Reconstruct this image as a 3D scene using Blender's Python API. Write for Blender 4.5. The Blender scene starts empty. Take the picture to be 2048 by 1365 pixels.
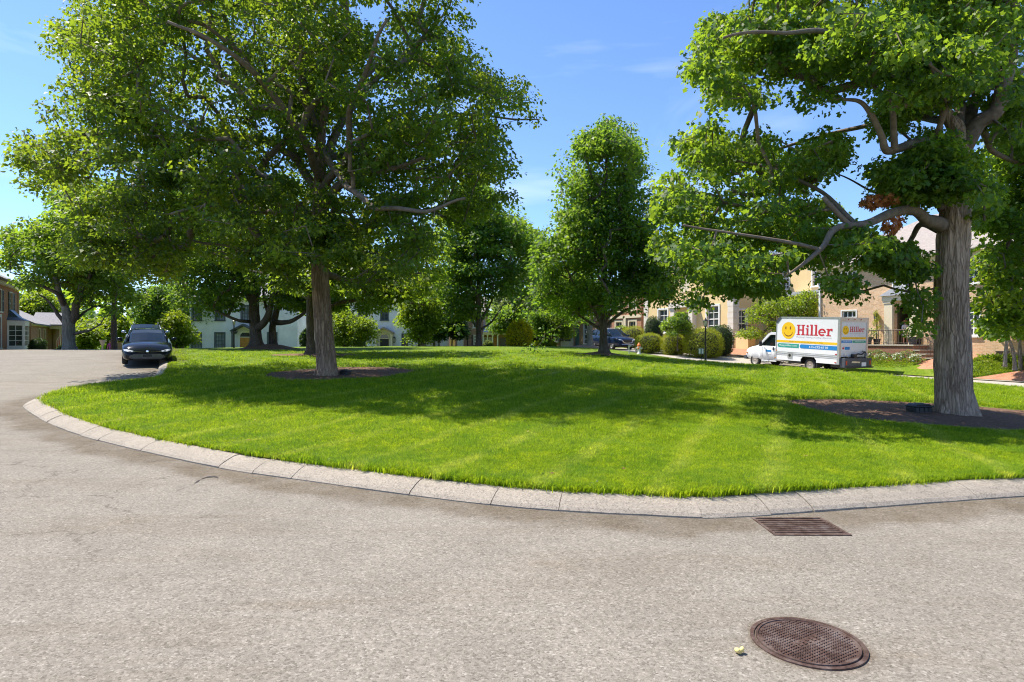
import bpy, bmesh, math, random
import numpy as np
from mathutils import Vector, Matrix, noise
from mathutils.geometry import delaunay_2d_cdt
PI = math.pi
SC = bpy.context.scene
COL = SC.collection
F = 1235.0            # focal length in pixels of the 2048 px wide photograph
EYE = 1.67            # eye height above the near road

# ------------------------------------------------------------------ camera
cam_d = bpy.data.cameras.new('camera'); cam_d.sensor_width = 36.0
cam_d.lens = 36.0 * F / 2048.0
cam_d.clip_start = 0.05; cam_d.clip_end = 3000
cam = bpy.data.objects.new('camera', cam_d); COL.objects.link(cam)
cam.location = (0, 0, EYE); cam.rotation_euler = (math.radians(90), 0, 0)
SC.camera = cam

# ------------------------------------------------------------------ light
SUNV = Vector((-0.50, 0.28, 1.0)).normalized()      # towards the sun
SUN_EL = math.asin(SUNV.z); SUN_ROT = math.atan2(SUNV.x, SUNV.y)
sd = bpy.data.lights.new('sun', 'SUN'); sd.energy = 4.7; sd.angle = math.radians(0.53)
sd.color = (1.0, 0.925, 0.80)
so = bpy.data.objects.new('sun', sd); COL.objects.link(so)
so.rotation_euler = SUNV.to_track_quat('Z', 'Y').to_euler(); so.location = (0, 0, 60)

world = bpy.data.worlds.new('World'); SC.world = world; world.use_nodes = True
wt = world.node_tree; wn = wt.nodes; wl = wt.links
bg = wn['Background']; bg.inputs[1].default_value = 0.15
sky = wn.new('ShaderNodeTexSky'); sky.sky_type = 'NISHITA'; sky.sun_disc = False
sky.sun_elevation = SUN_EL; sky.sun_rotation = SUN_ROT
sky.air_density = 1.0; sky.dust_density = 0.2; sky.ozone_density = 2.6; sky.altitude = 150
tc = wn.new('ShaderNodeTexCoord')
mp = wn.new('ShaderNodeMapping'); mp.inputs['Scale'].default_value = (1.0, 1.0, 3.2)
wl.new(tc.outputs['Generated'], mp.inputs[0])
cn = wn.new('ShaderNodeTexNoise'); cn.inputs['Scale'].default_value = 2.3; cn.inputs['Detail'].default_value = 7
cn.inputs['Roughness'].default_value = 0.55; cn.inputs['Distortion'].default_value = 0.6
wl.new(mp.outputs[0], cn.inputs['Vector'])
cr = wn.new('ShaderNodeValToRGB'); cr.color_ramp.elements[0].position = 0.52; cr.color_ramp.elements[0].color = (0, 0, 0, 1)
cr.color_ramp.elements[1].position = 0.80; cr.color_ramp.elements[1].color = (0.30, 0.30, 0.30, 1)
wl.new(cn.outputs['Fac'], cr.inputs[0])
mul = wn.new('ShaderNodeMixRGB'); mul.blend_type = 'MULTIPLY'; mul.inputs[0].default_value = 1.0
mul.inputs[2].default_value = (0.60, 0.70, 0.88, 1)
wl.new(sky.outputs[0], mul.inputs[1])
mx = wn.new('ShaderNodeMixRGB'); wl.new(cr.outputs[0], mx.inputs[0]); wl.new(mul.outputs[0], mx.inputs[1])
mx.inputs[2].default_value = (6.2, 6.5, 7.0, 1)
wl.new(mx.outputs[0], bg.inputs[0])

SC.view_settings.view_transform = 'Standard'; SC.view_settings.look = 'None'
SC.view_settings.gamma = 1.0; SC.view_settings.exposure = 0.86
SC.view_settings.use_curve_mapping = False
SC.render.engine = 'CYCLES'
SC.cycles.max_bounces = 8; SC.cycles.diffuse_bounces = 4; SC.cycles.glossy_bounces = 3
SC.cycles.transmission_bounces = 5; SC.cycles.transparent_max_bounces = 6
SC.cycles.caustics_reflective = False; SC.cycles.caustics_refractive = False
SC.cycles.use_denoising = True
SC.cycles.filter_width = 1.1

# ------------------------------------------------------------------ helpers
def pix(px, py, Z):
    """point at depth Z that the photograph shows at (px, py)"""
    return Vector(((px - 1024) / F * Z, Z, EYE - (py - 682.5) / F * Z))

def link(o, parent=None):
    COL.objects.link(o)
    if parent is not None: o.parent = parent
    return o

def tag(o, label=None, cat=None, group=None, kind=None):
    if label: o['label'] = label
    if cat: o['category'] = cat
    if group: o['group'] = group
    if kind: o['kind'] = kind
    return o

def thing(name, label, cat, loc=(0, 0, 0), rz=0.0, group=None, rot=None):
    o = bpy.data.objects.new(name, None); COL.objects.link(o)
    o.empty_display_size = 0.3
    o.location = loc
    o.rotation_euler = rot if rot is not None else (0, 0, rz)
    return tag(o, label, cat, group)

def sub(o, name):
    """bookkeeping group under a thing is never used; parts hang directly"""
    return o

class MB:
    def __init__(s): s.v = []; s.f = []; s.m = []; s.mi = 0
    def add(s, vs, fs):
        b = len(s.v); s.v += [tuple(p) for p in vs]
        s.f += [tuple(b + i for i in f) for f in fs]; s.m += [s.mi] * len(fs)
        return s
    def box(s, x0, y0, z0, x1, y1, z1):
        if x0 > x1: x0, x1 = x1, x0
        if y0 > y1: y0, y1 = y1, y0
        if z0 > z1: z0, z1 = z1, z0
        return s.add([(x0,y0,z0),(x1,y0,z0),(x1,y1,z0),(x0,y1,z0),(x0,y0,z1),(x1,y0,z1),(x1,y1,z1),(x0,y1,z1)],
              [(3,2,1,0),(4,5,6,7),(0,1,5,4),(1,2,6,5),(2,3,7,6),(3,0,4,7)])
    def quad(s, a, b, c, d): return s.add([a, b, c, d], [(0, 1, 2, 3)])
    def prism(s, poly, axis, a, b):
        """extrude a 2-D polygon between a and b along axis ('x','y','z')"""
        def P(p, t):
            return {'x': (t, p[0], p[1]), 'y': (p[0], t, p[1]), 'z': (p[0], p[1], t)}[axis]
        n = len(poly); vs = [P(p, a) for p in poly] + [P(p, b) for p in poly]
        fs = [tuple(range(n))[::-1], tuple(range(n, 2 * n))] + [(i, (i+1) % n, n + (i+1) % n, n + i) for i in range(n)]
        return s.add(vs, fs)
    def lathe(s, prof, n=16, c=(0, 0, 0), axis='z', a0=0.0, a1=2*PI):
        """prof: list of (r, h)"""
        full = abs(a1 - a0 - 2 * PI) < 1e-6
        k = n if full else n + 1
        vs = []
        for r, h in prof:
            for i in range(k):
                a = a0 + (a1 - a0) * i / n
                x, y = r * math.cos(a), r * math.sin(a)
                p = {'z': (x, y, h), 'x': (h, x, y), 'y': (x, h, y)}[axis]
                vs.append((p[0] + c[0], p[1] + c[1], p[2] + c[2]))
        fs = []
        for j in range(len(prof) - 1):
            for i in range(n):
                i2 = (i + 1) % k
                fs.append((j*k + i, j*k + i2, (j+1)*k + i2, (j+1)*k + i))
        if full and prof[0][0] > 1e-6: fs.append(tuple(range(k))[::-1])
        if full and prof[-1][0] > 1e-6: fs.append(tuple(range((len(prof)-1)*k, len(prof)*k)))
        return s.add(vs, fs)
    def tube(s, pts, rad, n=6, cap=True):
        pts = [Vector(p) for p in pts]
        if not hasattr(rad, '__len__'): rad = [rad] * len(pts)
        vs = []; u = None
        for i, p in enumerate(pts):
            t = (pts[min(i+1, len(pts)-1)] - pts[max(i-1, 0)]).normalized()
            if u is None:
                u = t.cross(Vector((0.13, 0.37, 0.92))).normalized()
                if u.length < 0.1: u = t.cross(Vector((1, 0, 0))).normalized()
            u = (u - t * u.dot(t)).normalized(); w = t.cross(u)
            for k in range(n):
                a = 2 * PI * k / n
                vs.append(p + (u * math.cos(a) + w * math.sin(a)) * rad[i])
        fs = []
        for i in range(len(pts) - 1):
            for k in range(n):
                k2 = (k + 1) % n
                fs.append((i*n + k, i*n + k2, (i+1)*n + k2, (i+1)*n + k))
        if cap: fs += [tuple(range(n))[::-1], tuple(range((len(pts)-1)*n, len(pts)*n))]
        return s.add(vs, fs)
    def mesh(s, name, mats, smooth=False):
        me = bpy.data.meshes.new(name); me.from_pydata(s.v, [], s.f)
        for m in (mats if isinstance(mats, (list, tuple)) else [mats]): me.materials.append(m)
        if any(s.m): me.polygons.foreach_set('material_index', s.m)
        if smooth: me.polygons.foreach_set('use_smooth', [True] * len(s.f))
        me.update()
        return me
    def build(s, name, mats, parent=None, smooth=False, bevel=0.0):
        me = s.mesh(name, mats, smooth)
        bm = bmesh.new(); bm.from_mesh(me); bmesh.ops.recalc_face_normals(bm, faces=bm.faces); bm.to_mesh(me); bm.free()
        o = bpy.data.objects.new(name, me); link(o, parent)
        if bevel > 0:
            md = o.modifiers.new('bevel', 'BEVEL'); md.width = bevel; md.segments = 2; md.limit_method = 'ANGLE'
        return o

def np_mesh(name, V, loops, counts, mat, smooth=False, attrs=None):
    me = bpy.data.meshes.new(name)
    me.vertices.add(len(V)); me.vertices.foreach_set('co', np.ascontiguousarray(V, dtype=np.float32).ravel())
    me.loops.add(len(loops)); me.loops.foreach_set('vertex_index', np.ascontiguousarray(loops, dtype=np.int32))
    starts = np.concatenate([[0], np.cumsum(counts)[:-1]]).astype(np.int32)
    me.polygons.add(len(counts)); me.polygons.foreach_set('loop_start', starts)
    me.polygons.foreach_set('loop_total', np.asarray(counts, dtype=np.int32))
    if smooth: me.polygons.foreach_set('use_smooth', np.ones(len(counts), dtype=bool))
    me.materials.append(mat)
    if attrs:
        for k, a in attrs.items():
            at = me.attributes.new(k, 'FLOAT', 'POINT'); at.data.foreach_set('value', np.ascontiguousarray(a, dtype=np.float32))
    me.update(calc_edges=True)
    return me

# ------------------------------------------------------------------ materials
class NT:
    def __init__(s, name):
        s.m = bpy.data.materials.new(name); s.m.use_nodes = True
        s.t = s.m.node_tree; s.n = s.t.nodes; s.l = s.t.links
        s.b = s.n['Principled BSDF']; s.out = s.n['Material Output']
    def new(s, t, **kw):
        n = s.n.new(t)
        for k, v in kw.items(): setattr(n, k, v)
        return n
    def link(s, a, b): s.l.new(a, b)
    def coord(s, kind='Object', scale=(1, 1, 1)):
        if kind == 'World':
            g = s.new('ShaderNodeNewGeometry'); o = g.outputs['Position']
        else:
            g = s.new('ShaderNodeTexCoord'); o = g.outputs[kind]
        m = s.new('ShaderNodeMapping'); m.inputs['Scale'].default_value = scale
        s.link(o, m.inputs[0]); return m.outputs[0]
    def noise(s, vec, scale, detail=4, rough=0.55, dist=0.0):
        n = s.new('ShaderNodeTexNoise'); n.inputs['Scale'].default_value = scale
        n.inputs['Detail'].default_value = detail; n.inputs['Roughness'].default_value = rough
        n.inputs['Distortion'].default_value = dist
        if vec is not None: s.link(vec, n.inputs['Vector'])
        return n.outputs['Fac']
    def ramp(s, fac, stops, interp='LINEAR'):
        r = s.new('ShaderNodeValToRGB'); cr = r.color_ramp; cr.interpolation = interp
        while len(cr.elements) < len(stops): cr.elements.new(0.5)
        for e, (p, c) in zip(cr.elements, stops):
            e.position = p; e.color = (c[0], c[1], c[2], 1) if hasattr(c, '__len__') else (c, c, c, 1)
        s.link(fac, r.inputs[0]); return r.outputs[0]
    def mix(s, fac, a, b, mode='MIX'):
        m = s.new('ShaderNodeMixRGB'); m.blend_type = mode
        for i, x in ((0, fac), (1, a), (2, b)):
            if isinstance(x, (int, float)): m.inputs[i].default_value = x if i == 0 else (x, x, x, 1)
            elif isinstance(x, tuple): m.inputs[i].default_value = (x[0], x[1], x[2], 1)
            else: s.link(x, m.inputs[i])
        return m.outputs[0]
    def math(s, op, a, b=0.0):
        m = s.new('ShaderNodeMath'); m.operation = op
        for i, x in ((0, a), (1, b)):
            if isinstance(x, (int, float)): m.inputs[i].default_value = x
            else: s.link(x, m.inputs[i])
        return m.outputs[0]
    def bump(s, h, strength=0.5, dist=0.02):
        b = s.new('ShaderNodeBump'); b.inputs['Strength'].default_value = strength; b.inputs['Distance'].default_value = dist
        s.link(h, b.inputs['Height']); s.link(b.outputs[0], s.b.inputs['Normal']); return b
    def base(s, c):
        if isinstance(c, tuple): s.b.inputs['Base Color'].default_value = (c[0], c[1], c[2], 1)
        else: s.link(c, s.b.inputs['Base Color'])
        return s
    def set(s, **kw):
        for k, v in kw.items(): s.b.inputs[k.replace('_', ' ')].default_value = v
        return s

def plain(name, c, rough=0.6, metal=0.0, var=0.12, scale=6.0, bump=0.0, coat=0.0):
    t = NT(name); v = t.coord('Object')
    n = t.noise(v, scale, 5, 0.6)
    lo = tuple(x * (1 - var) for x in c); hi = tuple(min(1, x * (1 + var)) for x in c)
    t.base(t.ramp(n, [(0.3, lo), (0.7, hi)]))
    t.set(Roughness=rough, Metallic=metal)
    if coat: t.b.inputs['Coat Weight'].default_value = coat; t.b.inputs['Coat Roughness'].default_value = 0.03
    if bump: t.bump(t.noise(v, scale * 12, 3), bump, 0.004)
    return t.m

def brick_mat(name, c1, c2, mortar, bw=0.21, rh=0.075, ms=0.010, var=0.5):
    t = NT(name)
    tcn = t.new('ShaderNodeTexCoord'); sp = t.new('ShaderNodeSeparateXYZ'); t.link(tcn.outputs['Object'], sp.inputs[0])
    cb = t.new('ShaderNodeCombineXYZ')
    t.link(t.math('ADD', sp.outputs[0], sp.outputs[1]), cb.inputs[0]); t.link(sp.outputs[2], cb.inputs[1])
    b = t.new('ShaderNodeTexBrick'); t.link(cb.outputs[0], b.inputs['Vector'])
    b.inputs['Scale'].default_value = 1.0; b.inputs['Brick Width'].default_value = bw; b.inputs['Row Height'].default_value = rh
    b.inputs['Mortar Size'].default_value = ms; b.inputs['Mortar Smooth'].default_value = 0.2; b.inputs['Bias'].default_value = -0.1
    b.inputs['Color1'].default_value = (*c1, 1); b.inputs['Color2'].default_value = (*c2, 1); b.inputs['Mortar'].default_value = (*mortar, 1)
    n = t.noise(tcn.outputs['Object'], 0.9, 4, 0.6)
    n2 = t.noise(tcn.outputs['Object'], 9, 2, 0.6)
    c = t.mix(0.55, b.outputs['Color'], t.ramp(n, [(0.3, 0.62), (0.7, 1.0)]), 'MULTIPLY')
    c = t.mix(var, c, t.ramp(n2, [(0.3, 0.6), (0.75, 1.15)]), 'MULTIPLY')
    t.base(c); t.set(Roughness=0.9)
    t.bump(b.outputs['Fac'], -0.35, 0.008)
    return t.m

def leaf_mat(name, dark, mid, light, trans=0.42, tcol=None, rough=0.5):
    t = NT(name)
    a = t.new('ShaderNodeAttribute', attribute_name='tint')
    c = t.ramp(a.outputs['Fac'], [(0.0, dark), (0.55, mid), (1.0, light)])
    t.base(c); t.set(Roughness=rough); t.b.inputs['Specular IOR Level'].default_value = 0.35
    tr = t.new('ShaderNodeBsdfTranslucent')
    if tcol is None: tcol = (min(1, light[0] * 2.3), min(1, light[1] * 2.3), light[2] * 1.1)
    c2 = t.mix(1.0, c, tcol, 'MULTIPLY')
    g = t.mix(0.55, t.mix(1.0, c, (3.2, 3.0, 1.0), 'MULTIPLY'), tcol)
    t.link(g, tr.inputs[0])
    ms = t.new('ShaderNodeMixShader'); ms.inputs[0].default_value = trans
    t.link(t.b.outputs[0], ms.inputs[1]); t.link(tr.outputs[0], ms.inputs[2])
    t.link(ms.outputs[0], t.out.inputs[0])
    return t.m

M = {}
# foliage
M['maple'] = leaf_mat('maple_leaf', (0.022, 0.062, 0.016), (0.066, 0.132, 0.020), (0.185, 0.225, 0.024), trans=.52)
M['maple2'] = leaf_mat('maple_leaf_fresh', (0.024, 0.072, 0.022), (0.072, 0.152, 0.026), (0.20, 0.26, 0.028), trans=.52)
M['linden'] = leaf_mat('linden_leaf', (0.024, 0.070, 0.020), (0.062, 0.138, 0.026), (0.155, 0.22, 0.030), trans=.52)
M['yellowgreen'] = leaf_mat('yellow_green_leaf', (0.055, 0.105, 0.012), (0.115, 0.185, 0.016), (0.22, 0.27, 0.022))
M['greyleaf'] = leaf_mat('grey_green_leaf', (0.05, 0.085, 0.042), (0.10, 0.15, 0.075), (0.19, 0.24, 0.13))
M['dark_leaf'] = leaf_mat('dark_leaf', (0.012, 0.036, 0.012), (0.026, 0.062, 0.018), (0.05, 0.095, 0.024), trans=0.3)
M['boxwood'] = leaf_mat('boxwood_leaf', (0.08, 0.125, 0.010), (0.18, 0.225, 0.012), (0.35, 0.355, 0.016), trans=0.3)
M['gold'] = leaf_mat('golden_leaf', (0.16, 0.20, 0.012), (0.38, 0.36, 0.014), (0.66, 0.54, 0.02), trans=0.4)
M['dead'] = leaf_mat('withered_leaf', (0.26, 0.085, 0.03), (0.45, 0.17, 0.06), (0.62, 0.28, 0.11), trans=0.3, tcol=(0.5, 0.16, 0.06))
M['litter'] = leaf_mat('fallen_leaf', (0.16, 0.08, 0.03), (0.30, 0.20, 0.06), (0.38, 0.36, 0.10), trans=0.1, tcol=(0.4, 0.3, 0.1))
M['white_petal'] = leaf_mat('white_petal', (0.55, 0.58, 0.50), (0.75, 0.76, 0.72), (0.85, 0.85, 0.82), trans=0.2, tcol=(0.7, 0.7, 0.65))
M['purple_petal'] = leaf_mat('purple_petal', (0.10, 0.02, 0.12), (0.24, 0.05, 0.24), (0.38, 0.10, 0.36), trans=0.2, tcol=(0.4, 0.1, 0.4))
M['orange_petal'] = leaf_mat('orange_petal', (0.5, 0.10, 0.01), (0.75, 0.18, 0.01), (0.85, 0.30, 0.02), trans=0.2, tcol=(0.8, 0.25, 0.03))

def bark_mat(name, lo, hi, groove, scale=1.0):
    t = NT(name)
    v = t.coord('Object', (9 * scale, 9 * scale, 0.8 * scale))
    n1 = t.noise(v, 2.2, 6, 0.65, 1.2)
    w = t.new('ShaderNodeTexVoronoi'); w.feature = 'DISTANCE_TO_EDGE'; w.inputs['Scale'].default_value = 1.6
    v2 = t.coord('Object', (9.5 * scale, 9.5 * scale, 1.25 * scale))
    mixv = t.new('ShaderNodeVectorMath'); mixv.operation = 'ADD'
    nz = t.new('ShaderNodeTexNoise'); nz.inputs['Scale'].default_value = 1.5; t.link(v2, nz.inputs['Vector'])
    t.link(v2, mixv.inputs[0]); t.link(nz.outputs['Color'], mixv.inputs[1]); t.link(mixv.outputs[0], w.inputs['Vector'])
    v3 = t.coord('Object', (1, 1, 0.5))
    n3 = t.noise(v3, 1.3, 4, 0.6)
    c = t.ramp(n1, [(0.3, lo), (0.7, hi)])
    e = t.ramp(w.outputs['Distance'], [(0.0, 0.38), (0.045, 0.62), (0.16, 1.0)])
    c = t.mix(e, groove, c)
    n9 = t.noise(t.coord('Object', (26, 26, 5)), 2.0, 5, 0.7); c = t.mix(0.8, c, t.ramp(n9, [(0.32, 0.78), (0.65, 1.25)]), 'MULTIPLY')
    wc = t.new('ShaderNodeTexVoronoi'); wc.inputs['Scale'].default_value = 1.6; t.link(mixv.outputs[0], wc.inputs['Vector']); sc_ = t.new('ShaderNodeSeparateColor'); t.link(wc.outputs['Color'], sc_.inputs[0])
    c = t.mix(0.6, c, t.ramp(sc_.outputs[0], [(0.1, 0.8), (0.5, 1.05), (0.9, 1.4)]), 'MULTIPLY')
    c = t.mix(t.ramp(n3, [(0.45, 0.0), (0.7, 0.5)]), c, tuple(min(1, x * 1.35) for x in hi))
    t.base(c); t.set(Roughness=0.95)
    h = t.math('ADD', t.math('ADD', t.math('MULTIPLY', e, 0.8), n1), t.math('MULTIPLY', n9, 0.7))
    t.bump(h, 1.0, 0.05)
    return t.m
M['bark'] = bark_mat('maple_bark', (0.27, 0.165, 0.105), (0.50, 0.345, 0.24), (0.10, 0.05, 0.03))
M['bark_grey'] = bark_mat('grey_furrowed_bark', (0.34, 0.225, 0.15), (0.60, 0.44, 0.32), (0.13, 0.07, 0.04))
M['bark_dark'] = bark_mat('dark_bark', (0.10, 0.075, 0.058), (0.19, 0.145, 0.115), (0.035, 0.025, 0.018))
M['bark_pale'] = bark_mat('pale_bark', (0.20, 0.18, 0.15), (0.36, 0.33, 0.28), (0.10, 0.08, 0.06))
M['twig'] = plain('twig_bark', (0.10, 0.075, 0.055), 0.9)
M['limb'] = plain('limb_bark', (0.17, 0.13, 0.10), 0.92, var=0.35, scale=9, bump=0.5)

# ground
def asphalt():
    t = NT('old_asphalt'); v = t.coord('World')
    n_fine = t.noise(v, 150, 2, 0.7)
    vo = t.new('ShaderNodeTexVoronoi'); vo.inputs['Scale'].default_value = 78; t.link(v, vo.inputs['Vector'])
    sep = t.new('ShaderNodeSeparateColor'); t.link(vo.outputs['Color'], sep.inputs[0])
    grains = t.ramp(sep.outputs[0], [(0.0, (0.050, 0.042, 0.034)), (0.14, (0.14, 0.125, 0.102)), (0.5, (0.240, 0.212, 0.180)), (0.88, (0.295, 0.262, 0.225)), (1.0, (0.46, 0.42, 0.37))])
    c = t.mix(0.55, grains, t.ramp(n_fine, [(0.30, (0.105, 0.094, 0.076)), (0.52, (0.222, 0.200, 0.164)), (0.75, (0.32, 0.29, 0.242))]))
    # broad patches of wear
    n1 = t.noise(v, 0.35, 5, 0.6, 0.4); n2 = t.noise(v, 1.7, 5, 0.62, 0.3)
    c = t.mix(0.8, c, t.ramp(n1, [(0.3, 0.96), (0.7, 1.12)]), 'MULTIPLY')
    c = t.mix(0.8, c, t.ramp(n2, [(0.3, 0.88), (0.72, 1.07)]), 'MULTIPLY')
    # medium mottling so that the surface never reads as flat at a distance
    n4 = t.noise(v, 22, 4, 0.75)
    c = t.mix(0.9, c, t.ramp(n4, [(0.3, 0.88), (0.7, 1.2)]), 'MULTIPLY')
    sp4 = t.ramp(t.noise(v, 31, 3, 0.6, 0.8), [(0.66, 0.0), (0.74, 0.6)]); c = t.mix(sp4, c, (0.075, 0.062, 0.05))
    # damp dirty band by the kerb, from a mesh attribute
    a = t.new('ShaderNodeAttribute', attribute_name='gutter')
    gm = t.math('MULTIPLY', a.outputs['Fac'], t.ramp(t.noise(v, 2.6, 5, 0.65), [(0.28, 0.45), (0.62, 1.0)]))
    c = t.mix(gm, c, t.mix(1.0, c, (0.60, 0.55, 0.48), 'MULTIPLY'))
    # cracks: warped cell borders, only in places
    nz = t.new('ShaderNodeTexNoise'); nz.inputs['Scale'].default_value = 1.3; nz.inputs['Detail'].default_value = 6; nz.inputs['Roughness'].default_value = 0.7; t.link(v, nz.inputs['Vector'])
    add = t.new('ShaderNodeVectorMath'); add.operation = 'MULTIPLY_ADD'; t.link(nz.outputs['Color'], add.inputs[0])
    add.inputs[1].default_value = (1.0, 1.0, 0.0); t.link(v, add.inputs[2])
    vc = t.new('ShaderNodeTexVoronoi'); vc.feature = 'DISTANCE_TO_EDGE'; vc.inputs['Scale'].default_value = 0.42; t.link(add.outputs[0], vc.inputs['Vector'])
    line = t.ramp(vc.outputs['Distance'], [(0.0, 1.0), (0.0045, 0.35), (0.010, 0.0)])
    where = t.ramp(t.noise(v, 0.31, 3, 0.6), [(0.47, 0.0), (0.58, 1.0)])
    brk = t.ramp(t.noise(v, 5.0, 3, 0.6), [(0.38, 0.15), (0.55, 1.0)])
    ck = t.math('MULTIPLY', t.math('MULTIPLY', line, where), brk)
    c = t.mix(t.math('MULTIPLY', ck, 0.30), c, (0.07, 0.06, 0.052))
    # cracked corner by the kerb: denser cells of fine cracks
    pos = t.new('ShaderNodeVectorMath'); pos.operation = 'DISTANCE'; t.link(v, pos.inputs[0]); pos.inputs[1].default_value = (-5.2, 6.3, 0.05)
    near_ = t.ramp(t.math('MULTIPLY', pos.outputs['Value'], 0.25), [(0.35, 1.0), (0.95, 0.0)])
    vc2 = t.new('ShaderNodeTexVoronoi'); vc2.feature = 'DISTANCE_TO_EDGE'; vc2.inputs['Scale'].default_value = 0.62; t.link(add.outputs[0], vc2.inputs['Vector'])
    l2 = t.ramp(vc2.outputs['Distance'], [(0.0, 1.0), (0.004, 0.5), (0.009, 0.0)])
    ck2 = t.math('MULTIPLY', t.math('MULTIPLY', l2, near_), t.ramp(t.noise(v, 3.0, 3, 0.6), [(0.36, 0.1), (0.52, 1.0)]))
    c = t.mix(t.math('MULTIPLY', ck2, 0.85), c, (0.06, 0.05, 0.04))
    # faint tyre-darkened and weathered streaks along the bend
    stc = t.new('ShaderNodeMapping'); stc.inputs['Scale'].default_value = (0.35, 1.6, 1); t.link(v, stc.inputs[0])
    sw = t.ramp(t.noise(stc.outputs[0], 1.1, 6, 0.66, 0.8), [(0.50, 0.0), (0.68, 0.55)])
    c = t.mix(sw, c, t.mix(1.0, c, (0.78, 0.72, 0.64), 'MULTIPLY'))
    # collar of darker patched asphalt round the manhole
    mh = t.new('ShaderNodeVectorMath'); mh.operation = 'DISTANCE'; t.link(v, mh.inputs[0]); mh.inputs[1].default_value = (1.64, 3.43, 0.0)
    cl_ = t.ramp(t.math('ADD', mh.outputs['Value'], t.math('MULTIPLY', t.noise(v, 9, 3, 0.6), 0.06)), [(0.325, 0.75), (0.345, 0.35), (0.39, 0.0)])
    c = t.mix(cl_, c, t.mix(1.0, c, (0.55, 0.48, 0.42), 'MULTIPLY'))
    # bruises
    sp = t.ramp(t.noise(v, 3.3, 4, 0.7, 1.5), [(0.70, 0.0), (0.80, 0.55)])
    c = t.mix(sp, c, (0.115, 0.10, 0.09))
    t.base(c); t.set(Roughness=0.93); t.b.inputs['Specular IOR Level'].default_value = 0.25
    h = t.math('SUBTRACT', t.math('ADD', sep.outputs[1], n_fine), t.math('MULTIPLY', ck, 1.0))
    t.bump(h, 0.55, 0.004)
    return t.m
M['asphalt'] = asphalt()

def concrete(name, c, speck=0.4):
    t = NT(name); v = t.coord('World')
    vo = t.new('ShaderNodeTexVoronoi'); vo.inputs['Scale'].default_value = 95; t.link(v, vo.inputs['Vector'])
    sep = t.new('ShaderNodeSeparateColor'); t.link(vo.outputs['Color'], sep.inputs[0])
    g = t.ramp(sep.outputs[0], [(0.0, tuple(x * 0.6 for x in c)), (0.3, c), (0.8, tuple(min(1, x * 1.1) for x in c)), (1.0, tuple(min(1, x * 1.35) for x in c))])
    n = t.noise(v, 1.6, 6, 0.65)
    cc = t.mix(0.8, g, t.ramp(n, [(0.3, 0.84), (0.7, 1.08)]), 'MULTIPLY')
    n2 = t.noise(v, 26, 3, 0.6)
    cc = t.mix(0.7, cc, t.ramp(n2, [(0.3, 0.86), (0.7, 1.08)]), 'MULTIPLY')
    t.base(cc); t.set(Roughness=0.9); t.bump(t.math('ADD', sep.outputs[1], n2), 0.4, 0.003)
    return t.m
M['kerb'] = concrete('kerb_concrete', (0.315, 0.272, 0.218))
M['pale_road'] = concrete('pale_concrete_road', (0.42, 0.38, 0.33))
M['stone'] = concrete('cream_stone', (0.52, 0.47, 0.38))

def grass_colour(t, v, k=1.0):
    """mown stripes, clover patches and dry spots on the green of the lawn, by place"""
    n1 = t.noise(v, 0.30, 4, 0.6); n2 = t.noise(v, 2.2, 5, 0.62)
    g = t.mix(t.ramp(n2, [(0.3, 0.0), (0.7, 1.0)]), (0.13*k, 0.235*k, 0.012*k), (0.25*k, 0.335*k, 0.016*k))
    g = t.mix(t.math('MULTIPLY', t.ramp(n1, [(0.35, 0.0), (0.7, 1.0)]), 0.5), g, (0.20*k, 0.29*k, 0.018*k))
    rot = t.new('ShaderNodeMapping'); rot.inputs['Rotation'].default_value = (0, 0, math.radians(24)); t.link(v, rot.inputs[0])
    sp = t.new('ShaderNodeSeparateXYZ'); t.link(rot.outputs[0], sp.inputs[0])
    wob = t.noise(v, 0.5, 3, 0.5)
    s = t.math('SINE', t.math('MULTIPLY', t.math('ADD', sp.outputs[0], t.math('MULTIPLY', wob, 0.7)), 2 * PI / 1.15))
    stripe = t.ramp(s, [(0.62, 0.0), (1.0, 1.0)])
    stripe = t.math('MULTIPLY', stripe, t.ramp(t.noise(v, 0.9, 3, 0.6), [(0.35, 0.12), (0.6, 0.62)]))
    g = t.mix(stripe, g, (0.32*k, 0.38*k, 0.075*k))
    n5 = t.noise(v, 6.5, 4, 0.7); g = t.mix(1.0, g, t.ramp(n5, [(0.3, (0.62, 0.74, 0.8)), (0.5, (0.95, 1.0, 1.0)), (0.72, (1.28, 1.14, 1.15))]), 'MULTIPLY')
    n6 = t.noise(v, 22, 3, 0.7); g = t.mix(0.8, g, t.ramp(n6, [(0.32, (0.46, 0.58, 0.6)), (0.68, (1.35, 1.22, 1.3))]), 'MULTIPLY')
    blu = t.ramp(t.noise(v, 0.8, 4, 0.6, 0.6), [(0.5, 0.0), (0.68, 0.55)]); g = t.mix(blu, g, (0.085*k, 0.19*k, 0.022*k))
    dry = t.ramp(t.noise(v, 1.05, 6, 0.7, 0.5), [(0.66, 0.0), (0.76, 0.85)])
    g = t.mix(dry, g, (0.34*k, 0.25*k, 0.09*k))
    return g
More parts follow.
